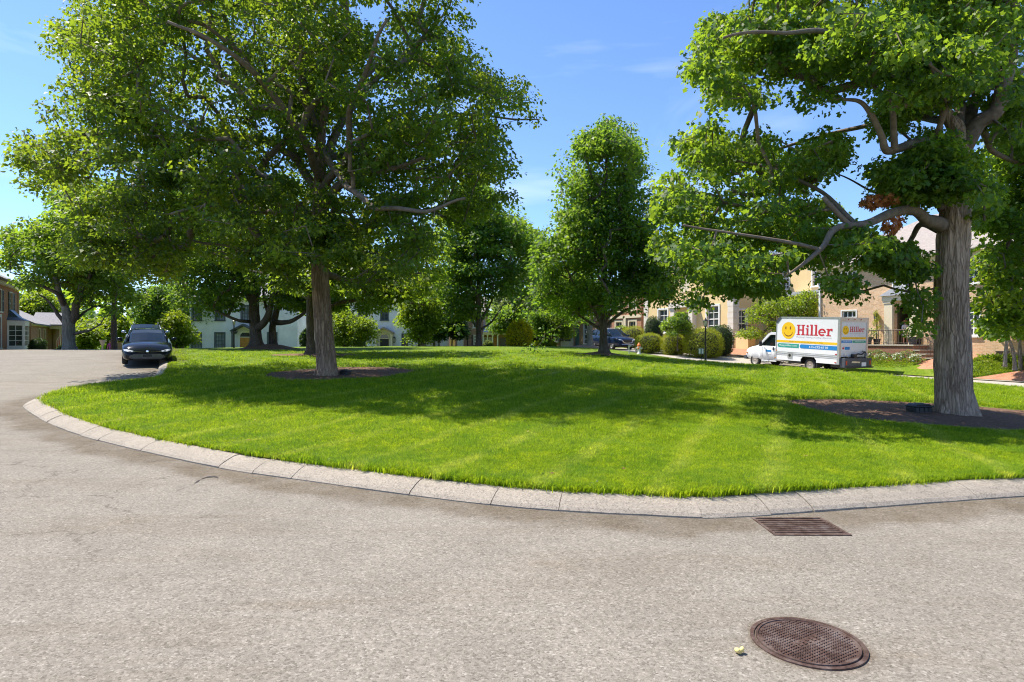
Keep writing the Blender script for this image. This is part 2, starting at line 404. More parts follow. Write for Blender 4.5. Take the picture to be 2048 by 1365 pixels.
def lawn_mat():
    t = NT('lawn_turf'); v = t.coord('World')
    g = grass_colour(t, v, 1.0)
    ea = t.new('ShaderNodeAttribute', attribute_name='edge'); em = t.math('MULTIPLY', ea.outputs['Fac'], t.ramp(t.noise(v, 5, 4, .6), [(0.3, 0.55), (0.6, 1.0)]))
    f = t.noise(v, 34, 5, 0.75); f2 = t.noise(v, 8, 4, 0.7)
    g = t.mix(0.85, g, t.ramp(f, [(0.30, 0.50), (0.70, 1.22)]), 'MULTIPLY')
    g = t.mix(0.7, g, t.ramp(f2, [(0.3, 0.76), (0.7, 1.12)]), 'MULTIPLY')
    g = t.mix(em, g, (0.085, 0.055, 0.032))
    t.base(g); t.set(Roughness=0.85); t.b.inputs['Specular IOR Level'].default_value = 0.15
    t.bump(t.math('ADD', f, f2), 0.9, 0.05)
    return t.m
M['lawn'] = lawn_mat()
def blade_mat():
    t = NT('grass_blade'); v = t.coord('World')
    g = grass_colour(t, v, 1.15)
    oi = t.new('ShaderNodeObjectInfo')
    a = t.new('ShaderNodeAttribute', attribute_name='tint')
    g = t.mix(a.outputs['Fac'], t.mix(1.0, g, (0.48, 0.58, 0.5), 'MULTIPLY'), t.mix(1.0, g, (1.45, 1.28, 1.2), 'MULTIPLY'))
    g = t.mix(t.ramp(oi.outputs['Random'], [(0.0, 0.0), (1.0, 0.5)]), g, t.mix(1.0, g, (1.25, 1.15, 0.8), 'MULTIPLY'))
    t.base(g); t.set(Roughness=0.6); t.b.inputs['Specular IOR Level'].default_value = 0.15
    tr = t.new('ShaderNodeBsdfTranslucent'); t.link(t.mix(1.0, g, (2.2, 2.1, 1.2), 'MULTIPLY'), tr.inputs[0])
    ms = t.new('ShaderNodeMixShader'); ms.inputs[0].default_value = 0.4
    t.link(t.b.outputs[0], ms.inputs[1]); t.link(tr.outputs[0], ms.inputs[2]); t.link(ms.outputs[0], t.out.inputs[0])
    return t.m
M['blade'] = blade_mat()
def mulch_mat():
    t = NT('bark_mulch'); v = t.coord('World')
    n = t.noise(v, 38, 5, 0.75); n2 = t.noise(v, 3, 4, 0.6)
    c = t.ramp(n, [(0.3, (0.08, 0.040, 0.022)), (0.55, (0.21, 0.115, 0.068)), (0.78, (0.42, 0.26, 0.165))])
    c = t.mix(0.7, c, t.ramp(n2, [(0.3, 0.75), (0.7, 1.15)]), 'MULTIPLY')
    t.base(c); t.set(Roughness=0.95); t.bump(n, 1.0, 0.03)
    return t.m
M['mulch'] = mulch_mat()
M['mulch_sunlit'] = plain('sunlit_mulch', (0.30, 0.20, 0.14), 0.95, var=0.45, scale=9, bump=0.5)  # lighter copy of the mulch: sunlight on the mound is in its colour
M['chip'] = plain('bark_chip', (0.20, 0.12, 0.08), 0.95, var=0.6, scale=11)
M['pebble'] = plain('loose_grit', (0.36, 0.33, 0.30), 0.9, var=0.4, scale=9)
def paver_mat():
    t = NT('brick_paving'); v = t.coord('World')
    b = t.new('ShaderNodeTexBrick'); mpn = t.new('ShaderNodeMapping'); mpn.inputs['Rotation'].default_value = (0, 0, math.radians(20)); t.link(v, mpn.inputs[0]); t.link(mpn.outputs[0], b.inputs['Vector'])
    b.inputs['Scale'].default_value = 1; b.inputs['Brick Width'].default_value = 0.2; b.inputs['Row Height'].default_value = 0.1; b.inputs['Mortar Size'].default_value = 0.006
    b.inputs['Color1'].default_value = (0.46, 0.20, 0.105, 1); b.inputs['Color2'].default_value = (0.36, 0.15, 0.08, 1); b.inputs['Mortar'].default_value = (0.36, 0.27, 0.2, 1)
    c = t.mix(0.6, b.outputs['Color'], t.ramp(t.noise(v, 1.2, 5, 0.6), [(0.3, 0.8), (0.7, 1.12)]), 'MULTIPLY')
    t.base(c); t.set(Roughness=0.9)
    return t.m
M['paver'] = paver_mat()

# buildings
M['brick_warm'] = brick_mat('warm_brick', (0.80, 0.52, 0.30), (0.62, 0.38, 0.21), (0.72, 0.58, 0.42))
M['brick_red'] = brick_mat('red_brick', (0.58, 0.26, 0.14), (0.42, 0.18, 0.10), (0.40, 0.29, 0.22))
M['brick_pink'] = brick_mat('pink_brick', (0.46, 0.25, 0.17), (0.36, 0.18, 0.12), (0.42, 0.33, 0.27))
M['brick_white'] = brick_mat('white_painted_brick', (0.86, 0.865, 0.87), (0.83, 0.835, 0.84), (0.74, 0.75, 0.76), var=0.12)
M['stucco'] = plain('yellow_stucco', (0.80, 0.60, 0.31), 0.9, var=0.07, scale=1.1, bump=0.3)
M['quoin'] = plain('cream_quoin', (0.74, 0.68, 0.60), 0.85, var=0.06, bump=0.2)
M['cream'] = plain('cream_trim', (0.70, 0.61, 0.44), 0.7, var=0.06)
M['white'] = plain('white_trim', (0.80, 0.80, 0.78), 0.55, var=0.05)
M['grey_trim'] = plain('slate_grey_trim', (0.075, 0.09, 0.105), 0.5, var=0.1)
M['taupe'] = plain('taupe_trim', (0.28, 0.22, 0.15), 0.6, var=0.1)
M['shutter_blue'] = plain('blue_black_shutter', (0.020, 0.032, 0.055), 0.45, var=0.2)
M['door_gold'] = plain('golden_wood_door', (0.55, 0.25, 0.05), 0.45, var=0.25, scale=3)
M['door_dark'] = plain('dark_doorway', (0.012, 0.012, 0.014), 0.5)  # near black; one real dark door and the unlit depth of two openings
M['door_blue'] = plain('teal_door', (0.06, 0.13, 0.16), 0.4)
M['door_green'] = plain('olive_door', (0.09, 0.08, 0.04), 0.5)
M['garage_grey'] = plain('grey_garage_door', (0.16, 0.14, 0.15), 0.6)
M['slate'] = plain('grey_shingle_roof', (0.25, 0.24, 0.25), 0.9, var=0.25, scale=7, bump=0.6)
M['slate_light'] = plain('pale_shingle_roof', (0.31, 0.27, 0.245), 0.9, var=0.18, scale=7, bump=0.6)
M['roof_dark'] = plain('dark_metal_roof', (0.05, 0.06, 0.085), 0.45, var=0.15, metal=0.3)
M['flat_roof'] = plain('grey_roof_membrane', (0.42, 0.43, 0.46), 0.7)
M['terracotta'] = brick_mat('step_brick', (0.38, 0.16, 0.09), (0.30, 0.12, 0.07), (0.34, 0.25, 0.18))
def glass_mat(name, c=(0.03, 0.04, 0.05), rough=0.06):
    t = NT(name); v = t.coord('Object'); n = t.noise(v, 1.5, 3, 0.5)
    t.base(t.ramp(n, [(0.3, tuple(x * 0.7 for x in c)), (0.7, tuple(x * 1.5 for x in c))]))
    t.set(Roughness=rough); t.b.inputs['Specular IOR Level'].default_value = 0.8; return t.m
M['pane'] = glass_mat('window_glass', (0.045, 0.055, 0.065))
M['pane_curtain'] = glass_mat('window_glass_over_curtain', (0.20, 0.23, 0.26))
M['car_glass'] = glass_mat('tinted_car_glass', (0.008, 0.014, 0.016), 0.05); M['car_glass'].node_tree.nodes['Principled BSDF'].inputs['Specular IOR Level'].default_value = 0.6
M['lamp_glass'] = glass_mat('frosted_lamp_glass', (0.45, 0.42, 0.36), 0.3)
# metal, paint, rubber
M['black_iron'] = plain('black_painted_iron', (0.018, 0.02, 0.02), 0.4, metal=0.4)
M['rail_iron'] = plain('weathered_rail_iron', (0.11, 0.085, 0.07), 0.5, metal=0.4)
def rust():
    t = NT('rusty_cast_iron'); v = t.coord('Object')
    n = t.noise(v, 7, 6, 0.7); n2 = t.noise(v, 60, 3, 0.7)
    c = t.ramp(n, [(0.3, (0.045, 0.024, 0.018)), (0.46, (0.105, 0.060, 0.046)), (0.6, (0.18, 0.13, 0.11)), (0.8, (0.26, 0.235, 0.22))])
    c = t.mix(0.7, c, t.ramp(n2, [(0.3, 0.65), (0.7, 1.25)]), 'MULTIPLY')
    t.base(c); t.set(Roughness=0.55, Metallic=0.35); t.bump(n2, 0.5, 0.002); return t.m
M['rust'] = rust()
M['void'] = plain('unlit_pit_black', (0.008, 0.007, 0.006), 1.0)
M['car_navy'] = plain('navy_car_paint', (0.014, 0.028, 0.070), 0.22, metal=0.5, var=0.05, coat=1.0)
M['car_black'] = plain('black_car_paint', (0.008, 0.011, 0.018), 0.25, metal=0.4, var=0.05, coat=1.0)
M['car_silver'] = plain('silver_blue_car_paint', (0.30, 0.37, 0.44), 0.25, metal=0.7, var=0.05, coat=1.0)
for k_ in ('car_navy', 'car_black'):
    b_ = M[k_].node_tree.nodes['Principled BSDF']; b_.inputs['Coat Weight'].default_value = 0.0; b_.inputs['Metallic'].default_value = 0.0; b_.inputs['Specular IOR Level'].default_value = 0.3; b_.inputs['Roughness'].default_value = 0.10
M['chrome'] = plain('chrome', (0.75, 0.76, 0.78), 0.15, metal=1.0, var=0.03)
M['rubber'] = plain('tyre_rubber', (0.022, 0.022, 0.023), 0.8)
M['plastic_black'] = plain('black_plastic', (0.022, 0.023, 0.026), 0.45)
M['plastic_grey'] = plain('dark_grey_plastic', (0.055, 0.065, 0.085), 0.5)
M['steel_rim'] = plain('dusty_steel_rim', (0.38, 0.34, 0.30), 0.45, metal=0.5, var=0.2)
M['truck_white'] = plain('white_truck_paint', (0.74, 0.76, 0.79), 0.35, var=0.04, scale=2, coat=0.3)
M['truck_white_shaded'] = plain('shaded_white_paint', (0.62, 0.65, 0.68), 0.4, var=0.05)  # rear door: shade of the truck's back put into the white paint
M['alu'] = plain('brushed_aluminium', (0.55, 0.56, 0.58), 0.35, metal=0.7, var=0.1)
M['headlamp'] = plain('clear_headlamp', (0.62, 0.66, 0.72), 0.1, var=0.15, coat=1.0)
M['red_lens'] = plain('red_lens', (0.45, 0.02, 0.02), 0.25, coat=0.6)
M['amber_lens'] = plain('amber_lens', (0.60, 0.20, 0.02), 0.25, coat=0.6)
M['red_paint'] = plain('red_print', (0.50, 0.022, 0.040), 0.5, var=0.04)
M['yellow_paint'] = plain('yellow_print', (0.80, 0.50, 0.010), 0.5, var=0.04)
M['blue_paint'] = plain('blue_print', (0.010, 0.20, 0.52), 0.5, var=0.04)
M['green_paint'] = plain('green_print', (0.02, 0.30, 0.24), 0.5, var=0.04)
M['grey_print'] = plain('grey_print', (0.42, 0.44, 0.50), 0.5, var=0.04)
M['brown_print'] = plain('brown_print', (0.17, 0.05, 0.01), 0.5, var=0.04)
M['white_print'] = plain('white_print', (0.80, 0.82, 0.82), 0.5, var=0.03)
M['sign_back'] = plain('blue_grey_sign', (0.09, 0.16, 0.20), 0.5)
M['hyd_orange'] = plain('orange_paint', (0.72, 0.17, 0.02), 0.5)
M['hyd_white'] = plain('chalky_white_paint', (0.60, 0.61, 0.58), 0.6, var=0.15)
M['skin'] = plain('skin', (0.50, 0.27, 0.18), 0.6, var=0.05)
M['pink_cloth'] = plain('magenta_cloth', (0.46, 0.10, 0.36), 0.9)
M['white_cloth'] = plain('white_cloth', (0.62, 0.66, 0.72), 0.9)
M['blue_cloth'] = plain('pale_blue_cloth', (0.32, 0.40, 0.60), 0.9)
M['tan_cloth'] = plain('tan_cloth', (0.40, 0.30, 0.20), 0.9)
M['straw'] = plain('orange_straw', (0.55, 0.20, 0.08), 0.9)
M['hair'] = plain('fair_hair', (0.36, 0.20, 0.12), 0.8)
M['hair_dark'] = plain('dark_hair', (0.04, 0.025, 0.02), 0.8)

# ------------------------------------------------------------------ terrain
def tps_fit(pts, lam=0.02):
    P = np.array(pts, float); n = len(P); X = P[:, :2] / 10; 
    d = np.linalg.norm(X[:, None] - X[None], axis=2)
    K = np.where(d > 0, d * d * np.log(np.maximum(d, 1e-9)), 0) + lam * np.eye(n)
    Q = np.hstack([np.ones((n, 1)), X]); A = np.zeros((n+3, n+3)); A[:n, :n] = K; A[:n, n:] = Q; A[n:, :n] = Q.T
    sol = np.linalg.solve(A, np.concatenate([P[:, 2], np.zeros(3)]))
    return X, sol
def tps_eval(fit, x, y):
    X, sol = fit; p = np.stack([np.asarray(x, float).ravel(), np.asarray(y, float).ravel()], 1) / 10
    d = np.linalg.norm(p[:, None] - X[None], axis=2)
    K = np.where(d > 0, d * d * np.log(np.maximum(d, 1e-9)), 0)
    return K @ sol[:-3] + sol[-3] + p @ sol[-2:]

# the right-hand street's own frame: s towards the camera, t away from the green
UX, UY = 0.399, -0.917          # s direction
TX, TY = 0.917, 0.399           # t direction
OX, OY = 10.47, 40.0
def st(s, t): return (OX + s*UX + t*TX, OY + s*UY + t*TY)
def to_st(x, y): return ((x-OX)*UX + (y-OY)*UY, (x-OX)*TX + (y-OY)*TY)
ROADW = 7.0

ROAD_PTS = [(0,-12,-1.72),(-14,-6,-1.66),(14,-6,-1.76),(0,2,-1.67),(0,6,-1.655),(5.5,6.6,-1.68),(8,3,-1.71),(-4,8,-1.60),(-7.2,10.2,-1.53),
 (-11,13.9,-1.43),(-8,4,-1.61),(-17,10,-1.46),(12,8,-1.76),(20,13,-1.92),(26,20,-2.0),(-11,19.2,-1.30),(-14.6,20.6,-1.22),(-15,25.3,-0.86),(-22,26,-0.86),
 (-22.5,35,-0.56),(-19.3,35,-0.55),(-30,40,-0.54),(-24,44,-0.62),(-44,46,-0.58),(-48,56,-0.62),(-30,25,-0.9),(-40,30,-0.75),(-33,55,-1.25),(-30,64,-1.5),
 (-23,56,-0.85),(-12,58,-0.72),(0,60,-0.65),(21,24,-1.97),(23,27,-1.95),(17.5,33.5,-1.86),(19.5,34,-1.86),(15,39.5,-1.60),(12,46,-0.98),(9,52,-0.74),(15.9,45.1,-1.0),(13.6,50.2,-0.76),(10.6,40.2,-1.20),(5,58,-0.62),(10,62,-0.7),
 (-50,20,-1.0),(30,30,-1.7),(26,45,-1.5),(20,60,-0.9),(0,85,-1.2),(-40,85,-1.8),(30,85,-1.2),(-70,60,-1.0),(60,40,-1.8),(-60,0,-1.6),(60,0,-2.0)]
LAWN_PTS = [(9,8.0,-1.60),(5.5,6.95,-1.545),(2.2,6.2,-1.53),(0,6.5,-1.52),(-2.2,7.4,-1.50),(-4,8.3,-1.47),(-7,10.6,-1.40),(-10.3,13.9,-1.30),(-9.0,16,-1.105),(-11.2,17.2,-1.19),(-10.6,19.5,-1.14),
 (-14.1,25.3,-0.74),(-16.6,30,-0.60),(-19.2,36,-0.47),(-5.7,19,-1.08),(9.3,12.9,-1.59),(0,12,-1.36),(4.5,30,-0.64),(-9.8,30,-0.68),(-16,40,-0.52),(-25,48,-0.58),
 (-2.9,50,-0.42),(5.7,48,-0.47),(11.1,35.5,-1.27),(8.4,41,-0.88),(18.3,22,-1.66),(15.3,28.8,-1.40),(12.8,34.7,-1.30),(9.2,42.9,-0.86),(5.7,51,-0.56),
 (14,12,-1.74),(18.5,17,-1.80),(0,56,-0.52),(-15,50,-0.50)]
lo_fit = tps_fit([p for p in ROAD_PTS]); la_fit = tps_fit([p for p in LAWN_PTS])
def sstep(a, b, x): t = np.clip((x - a) / (b - a), 0, 1); return t * t * (3 - 2 * t)
def h_road_np(x, y):
    x = np.asarray(x, float).ravel(); y = np.asarray(y, float).ravel()
    z = tps_eval(lo_fit, x, y)
    r = np.hypot(x, y - 20); k = sstep(55, 85, r); z = z * (1 - k) + (-1.3) * k
    s = (x-OX)*UX + (y-OY)*UY; t = (x-OX)*TX + (y-OY)*TY
    amt = 0.30 + 0.56 * sstep(-5, 3, s) ; amt = amt * sstep(-32, -20, s) * sstep(32, 22, s)
    z = z + amt * sstep(ROADW + 0.3, ROADW + 1.9 - .35*sstep(-5, 3, s) + 1.7*sstep(12.2, 15, s), t) * (1 - sstep(40, 60, t))
    return np.clip(z, -3.2, 0.5) + EYE
def h_lawn_np(x, y):
    return tps_eval(la_fit, x, y) + EYE
def hR(x, y): return float(h_road_np([x], [y])[0])
def hL(x, y): return float(h_lawn_np([x], [y])[0])

def catmull(pts, per=6, closed=False):
    P = [np.array(p, float) for p in pts]; n = len(P); out = []
    rng = range(n) if closed else range(n - 1)
    for i in rng:
        p0 = P[(i-1) % n] if closed or i > 0 else 2*P[0] - P[1]
        p1 = P[i]; p2 = P[(i+1) % n]
        p3 = P[(i+2) % n] if closed or i + 2 < n else 2*P[-1] - P[-2]
        for k in range(per):
            t = k / per
            out.append(0.5*((2*p1) + (-p0+p2)*t + (2*p0-5*p1+4*p2-p3)*t*t + (-p0+3*p1-3*p2+p3)*t**3))
    if not closed: out.append(P[-1])
    return np.array(out)

# foot of the kerb round the green (road side), clockwise from the near right
KERB = [(18.9, 14.0), (16.2, 10.4), (12.2, 8.3), (8.6, 7.3), (5.5, 6.66), (2.24, 5.82+0.03), (1.31, 5.86), (-0.12, 6.17), (-2.21, 7.08), (-4.03, 8.0), (-7.19, 10.16), (-9.84, 12.6),
        (-10.96, 13.9), (-11.55, 15.5), (-11.6, 17.2), (-11.45, 19.2), (-12.6, 21.9), (-14.6, 25.6), (-17.0, 30.0), (-19.6, 34.8), (-22.6, 40.3), (-25.6, 46), (-26.5, 49), (-25.5, 52), (-22, 54.5), (-12, 57.5),
        (0, 59.5), (3.2, 58.0), (5.2, 54.5), (6.2, 50.0-0.2)]
for s_ in (-3, 3, 10, 17, 21): KERB.append(st(s_, 0.0))
KERB.append((19.5, 17.5))
kerb_line = catmull(KERB, 10, closed=True)
# resample evenly
def resample(P, step, closed=True):
    Q = np.vstack([P, P[:1]]) if closed else P
    d = np.r_[0, np.cumsum(np.linalg.norm(np.diff(Q, axis=0), axis=1))]
    n = int(d[-1] / step); s = np.linspace(0, d[-1], n + 1)
    R = np.stack([np.interp(s, d, Q[:, 0]), np.interp(s, d, Q[:, 1])], 1)
    return R[:-1] if closed else R
kerb_pts = resample(kerb_line, 0.25)
kc = np.array([0, 30.0])
def offset_in(P, d):
    T = np.roll(P, -1, axis=0) - np.roll(P, 1, axis=0); T /= np.linalg.norm(T, axis=1)[:, None]
    N = np.stack([-T[:, 1], T[:, 0]], 1)
    # point inwards
    sgn = 1 if (N * (kc - P)).sum(1).mean() > 0 else -1
    return P + N * sgn * d
KW = 0.31
kerb_in = offset_in(kerb_pts, KW)

def sheet(name, poly, hfun, off, step, mat, kind='structure', jitter=0.35, attr=None, cuts=(), seed=1, label=None):
    """triangulated sheet over a polygon, draped on hfun; step(x,y) sets the fineness"""
    rng = np.random.default_rng(seed)
    poly = np.asarray(poly, float)
    x0, y0 = poly.min(0); x1, y1 = poly.max(0)
    pts = []
    for (ax0, ay0, ax1, ay1, sp) in step:
        gx, gy = np.meshgrid(np.arange(max(x0, ax0), min(x1, ax1), sp), np.arange(max(y0, ay0), min(y1, ay1), sp))
        g = np.stack([gx.ravel(), gy.ravel()], 1); g += rng.uniform(-jitter, jitter, g.shape) * sp
        for (bx0, by0, bx1, by1, sp2) in step:
            if sp2 < sp: g = g[~((g[:, 0] > bx0) & (g[:, 0] < bx1) & (g[:, 1] > by0) & (g[:, 1] < by1))]
        pts.append(g)
    G = np.vstack(pts)
    # keep inside the polygon
    G = G[inside(G, poly)]
    allp = np.vstack([poly, G])
    n = len(poly); edges = []
    for c in cuts:
        b = len(allp); allp = np.vstack([allp, c]); edges += [(b + i, b + (i+1) % len(c)) for i in range(len(c))]
    res = delaunay_2d_cdt([Vector(p) for p in allp], edges, [list(range(n))], 1, 1e-5)
    vs = np.array([[v.x, v.y] for v in res[0]])
    z = hfun(vs[:, 0], vs[:, 1]) + off
    V = np.column_stack([vs, z])
    F_ = [f for f in res[2]]
    if cuts:
        ce = np.array([vs[list(f)].mean(0) for f in F_]); kill = np.zeros(len(F_), bool)
        for c in cuts: kill |= inside(ce, np.asarray(c))
        F_ = [f for f, k in zip(F_, kill) if not k]
    loops = np.array([i for f in F_ for i in f], dtype=np.int32)
    at = {k: fn(vs[:, 0], vs[:, 1]) for k, fn in (attr or {}).items()}
    me = np_mesh(name, V, loops, [len(f) for f in F_], mat, True, at)
    bm = bmesh.new(); bm.from_mesh(me); bmesh.ops.recalc_face_normals(bm, faces=bm.faces)
    if bm.faces and sum(f.normal.z for f in bm.faces) < 0: bmesh.ops.reverse_faces(bm, faces=bm.faces)
    bm.to_mesh(me); bm.free()
    o = bpy.data.objects.new(name, me); link(o)
    if kind: o['kind'] = kind
    if label: o['label'] = label
    return o
def inside(G, poly):
    x, y = G[:, 0], G[:, 1]; r = np.zeros(len(G), bool); n = len(poly)
    for i in range(n):
        xa, ya = poly[i]; xb, yb = poly[(i+1) % n]
        c = ((ya > y) != (yb > y)) & (x < (xb-xa)*(y-ya)/((yb-ya) if abs(yb-ya) > 1e-12 else 1e-12) + xa)
        r ^= c
    return r
def dist_to_line(x, y, P):
    p = np.stack([x, y], 1); out = np.full(len(p), 1e9)
    for i in range(0, len(P)):
        d = np.hypot(p[:, 0] - P[i, 0], p[:, 1] - P[i, 1]); out = np.minimum(out, d)
    return out

# base terrain to the horizon
def build_ground():
    rs = np.concatenate([np.arange(0, 60, 1.25), np.arange(60, 120, 8.0), [130, 160, 220, 320, 500, 800, 1500]])
    na = 220; V = []; 
    for r in rs[1:]:
        for a in range(na): V.append((r*math.cos(2*PI*a/na), 25 + r*math.sin(2*PI*a/na)))
    V = np.array([(0, 25.0)] + V)
    z = h_road_np(V[:, 0], V[:, 1]) - 0.10
    ins = inside(V, kerb_pts); z[ins] -= 0.12
    mb = MB(); mb.v = [tuple(p) for p in np.column_stack([V, z])]
    for a in range(na): mb.f.append((0, 1 + a, 1 + (a+1) % na)); mb.m.append(0)
    for k in range(len(rs) - 2):
        for a in range(na):
            b = 1 + k*na; c = b + na
            mb.f.append((b + a, c + a, c + (a+1) % na, b + (a+1) % na)); mb.m.append(0)
    o = mb.build('ground', M['lawn'], None, True); o['kind'] = 'structure'
build_ground()

def gutter(x, y):
    d = dist_to_line(x, y, kerb_pts[::2])
    nz = np.array([noise.noise(Vector((a*1.1, b*1.1, 2))) for a, b in zip(x, y)])
    return np.clip(1 - sstep(0.42, 0.60, d + .22*nz), 0, 1)
GR = (2.25, 5.29, 2.92, 5.83)       # storm grate rectangle
MH_X, MH_Y, MH_R = 1.64, 3.43, 0.297
deep_in = offset_in(kerb_pts, 0.95)[::3]
def h_road_cut(x, y):
    z = h_road_np(x, y); z[inside(np.column_stack([x, y]), deep_in)] -= 0.5
    return z
# asphalt: the near road and the left street, as one sheet with the green left out is not needed (the lawn covers it)
road_poly = [(-62, -14), (62, -14), (62, 6), (34, 10), (26.0, 16.0)] + [st(s_, ROADW) for s_ in (16, 8, 0, -8, -18, -26)] + \
            [(-2, 66), (-24, 62), (-31, 60), (-40, 50.0), (-43, 45), (-50, 40), (-62, 30)]
road = sheet('road', road_poly, h_road_cut, 0.0,
      [(-62, -14, 62, 70, 2.2), (-14, 1.2, 12, 22, 0.42), (-11, 2.6, 7, 14, 0.15)], M['asphalt'], attr={'gutter': gutter}, cuts=[[(GR[0], GR[1]), (GR[2], GR[1]), (GR[2], GR[3]), (GR[0], GR[3])]])
road['label'] = 'pale worn asphalt street curving round the green'

# right-hand street: pale concrete over the asphalt bed
RS = [st(s_, 0.25) for s_ in (20, 14, 8, 2, -4, -10, -16)] + [st(s_, ROADW) for s_ in (-16, -10, -4, 2, 8, 14, 20)]
sheet('street', RS, h_road_np, 0.012, [(-60, -14, 62, 80, 1.1)], M['pale_road'], label='pale concrete street on the right')
EDG = [st(s_, ROADW + 0.02) for s_ in (22, 14, 6, -2, -10, -18)] + [st(s_, ROADW + 0.45) for s_ in (-18, -10, -2, 6, 14, 22)]
sheet('gutter_strip', EDG, h_road_np, 0.05, [(-60, -14, 62, 80, 0.8)], M['kerb'], label='pale concrete edging strip')

# kerb stones round the green
KB = bpy.data.objects.new('kerb', None); COL.objects.link(KB); KB['kind'] = 'structure'
KB['label'] = 'low sloping concrete kerb round the green'
def kerb_build():
    rng = random.Random(4)
    n = len(kerb_pts); i = 0; cum = 0
    prof = [(0.0, -0.04), (0.0, 0.012), (0.035, 0.040), (0.13, 0.085), (0.22, 0.115), (0.29, 0.125), (0.325, 0.120), (0.325, -0.04)]
    T = np.roll(kerb_pts, -1, axis=0) - np.roll(kerb_pts, 1, axis=0); T /= np.linalg.norm(T, axis=1)[:, None]
    N = (kerb_in - kerb_pts) / KW
    zr = h_road_np(kerb_pts[:, 0], kerb_pts[:, 1]); zl = h_lawn_np(kerb_in[:, 0], kerb_in[:, 1])
    spans = []; s = 0.0; L = n * 0.25
    while s < L - 0.3:
        near = kerb_pts[int(s/0.25) % n][1] < 20
        ln = rng.choice([0.48, 0.62, 0.95, 0.34, 0.9, 1.35, 0.7]) if near else 1.9
        spans.append((s, min(s + ln, L))); s += ln
    for (a, b) in spans:
        k = max(2, int((b - a) / 0.16) + 1); g = rng.choice([0.0015, 0.002, 0.004, 0.007]); sk = rng.uniform(-.035, .035)
        us = np.linspace(a + g, b - g, k)
        vs = []; dz = rng.uniform(-0.006, 0.006); dn = rng.uniform(-0.007, 0.007)
        for u in us:
            f = u / 0.25; i0 = int(f) % n; i1 = (i0 + 1) % n; fr = f - int(f)
            p = kerb_pts[i0]*(1-fr) + kerb_pts[i1]*fr; nn = N[i0]*(1-fr) + N[i1]*fr
            z0 = zr[i0]*(1-fr) + zr[i1]*fr; z1 = zl[i0]*(1-fr) + zl[i1]*fr
            rise = max(0.115, (z1 - z0)); sc = rise / 0.125
            for (o_, h) in prof:
                if u in (us[0], us[-1]) and 0: pass
                wig = 0.004 * noise.noise(Vector((p[0]*7, p[1]*7, o_*9)))
                vs.append((p[0] + nn[0]*(o_ + dn), p[1] + nn[1]*(o_ + dn), z0 + (h*sc if h > 0 else h - 0.05) + dz + wig))
        m = len(prof); fs = []
        for q in range(k - 1):
            for j in range(m - 1): fs.append((q*m + j, q*m + j + 1, (q+1)*m + j + 1, (q+1)*m + j))
        fs.append(tuple(range(m))); fs.append(tuple(range((k-1)*m, k*m))[::-1])
        mb = MB(); mb.add(vs, fs); mb.build('kerb_stone', M['kerb'], KB)
    # dark earth showing in the joints and behind the stones
kerb_build()

# the green: turf sheet with mulch beds sunk into it
TREE_L = (pix(655, 752, 19.0).x, 19.0); TREE_R = (pix(1912, 835, 12.9).x, 12.9)
BEDS = [(TREE_L[0] + 0.05, 20.0, 2.35, 2.7), (TREE_R[0] + 0.05, 13.25, 3.25, 2.5), (-9.7, 30.1, 2.0, 1.5), (-15.8, 40.2, 2.7, 2.2), (4.45, 30.0, 1.5, 1.2), (5.9, 48.2, 2.0, 1.5), (-2.9, 50.2, 1.7, 1.3)]
def bed_mask(x, y, i):
    cx, cy, rx, ry = BEDS[i]
    a = np.arctan2(y - cy, x - cx)
    w = 1 + 0.05*np.sin(3*a + i) + 0.03*np.sin(7*a + 2*i)
    return np.hypot((x - cx)/rx, (y - cy)/ry) / w
def lawn_h(x, y):
    z = h_lawn_np(x, y)
    for i in range(len(BEDS)):
        d = bed_mask(x, y, i); z = z - 0.07 * (1 - sstep(0.9, 1.02, d))
    x = np.asarray(x); y = np.asarray(y)
    for k, (bx, by) in enumerate(((0, 0),)):
        z = z + 0.012*np.sin(x*1.7 + 0.5*y) * np.sin(y*1.3)
    return z
lawn_poly = offset_in(kerb_pts, KW - 0.01)[::2]
lawn = sheet('lawn', lawn_poly, lawn_h, 0.008, [(-30, 5, 22, 62, 1.0), (-13, 5, 15, 24, 0.32)], M['lawn'], attr={'edge': lambda x, y: np.clip(1 - sstep(KW, KW + .30, dist_to_line(x, y, kerb_pts)), 0, 1)})
lawn['label'] = 'mown green lawn inside the kerb'
tag(lawn, kind='structure')

def bed(i, mound, mat, name='mulch_bed', root=0.0):
    cx, cy, rx, ry = BEDS[i]; V = [(cx, cy)]; nr, na = 12, 56
    for r in range(1, nr + 1):
        for a in range(na):
            t = 2*PI*a/na; w = 1 + 0.05*math.sin(3*t + i) + 0.03*math.sin(7*t + 2*i)
            # angle in the stretched frame
            V.append((cx + rx*w*r/nr*math.cos(t), cy + ry*w*r/nr*math.sin(t)))
    V = np.array(V); d = np.array([0] + [r/nr for r in range(1, nr+1) for _ in range(na)])
    z = h_lawn_np(V[:, 0], V[:, 1]) - 0.045*(1-sstep(.95, 1.0, d)) - 0.035*sstep(0.93, 1.0, d) + mound * (1 - sstep(0.0, 0.9, d))
    z += np.array([0.018*noise.noise(Vector((p[0]*5, p[1]*5, i))) + 0.012*noise.noise(Vector((p[0]*14, p[1]*14, i))) for p in V])
    mb = MB(); mb.v = [tuple(p) for p in np.column_stack([V, z + 0.03])]
    for a in range(na): mb.f.append((0, 1+a, 1+(a+1) % na)); mb.m.append(0)
    for k in range(nr-1):
        for a in range(na):
            b = 1+k*na; c = b+na; mb.f.append((b+a, c+a, c+(a+1) % na, b+(a+1) % na)); mb.m.append(0)
    return mb.build(name, mat, None, True)
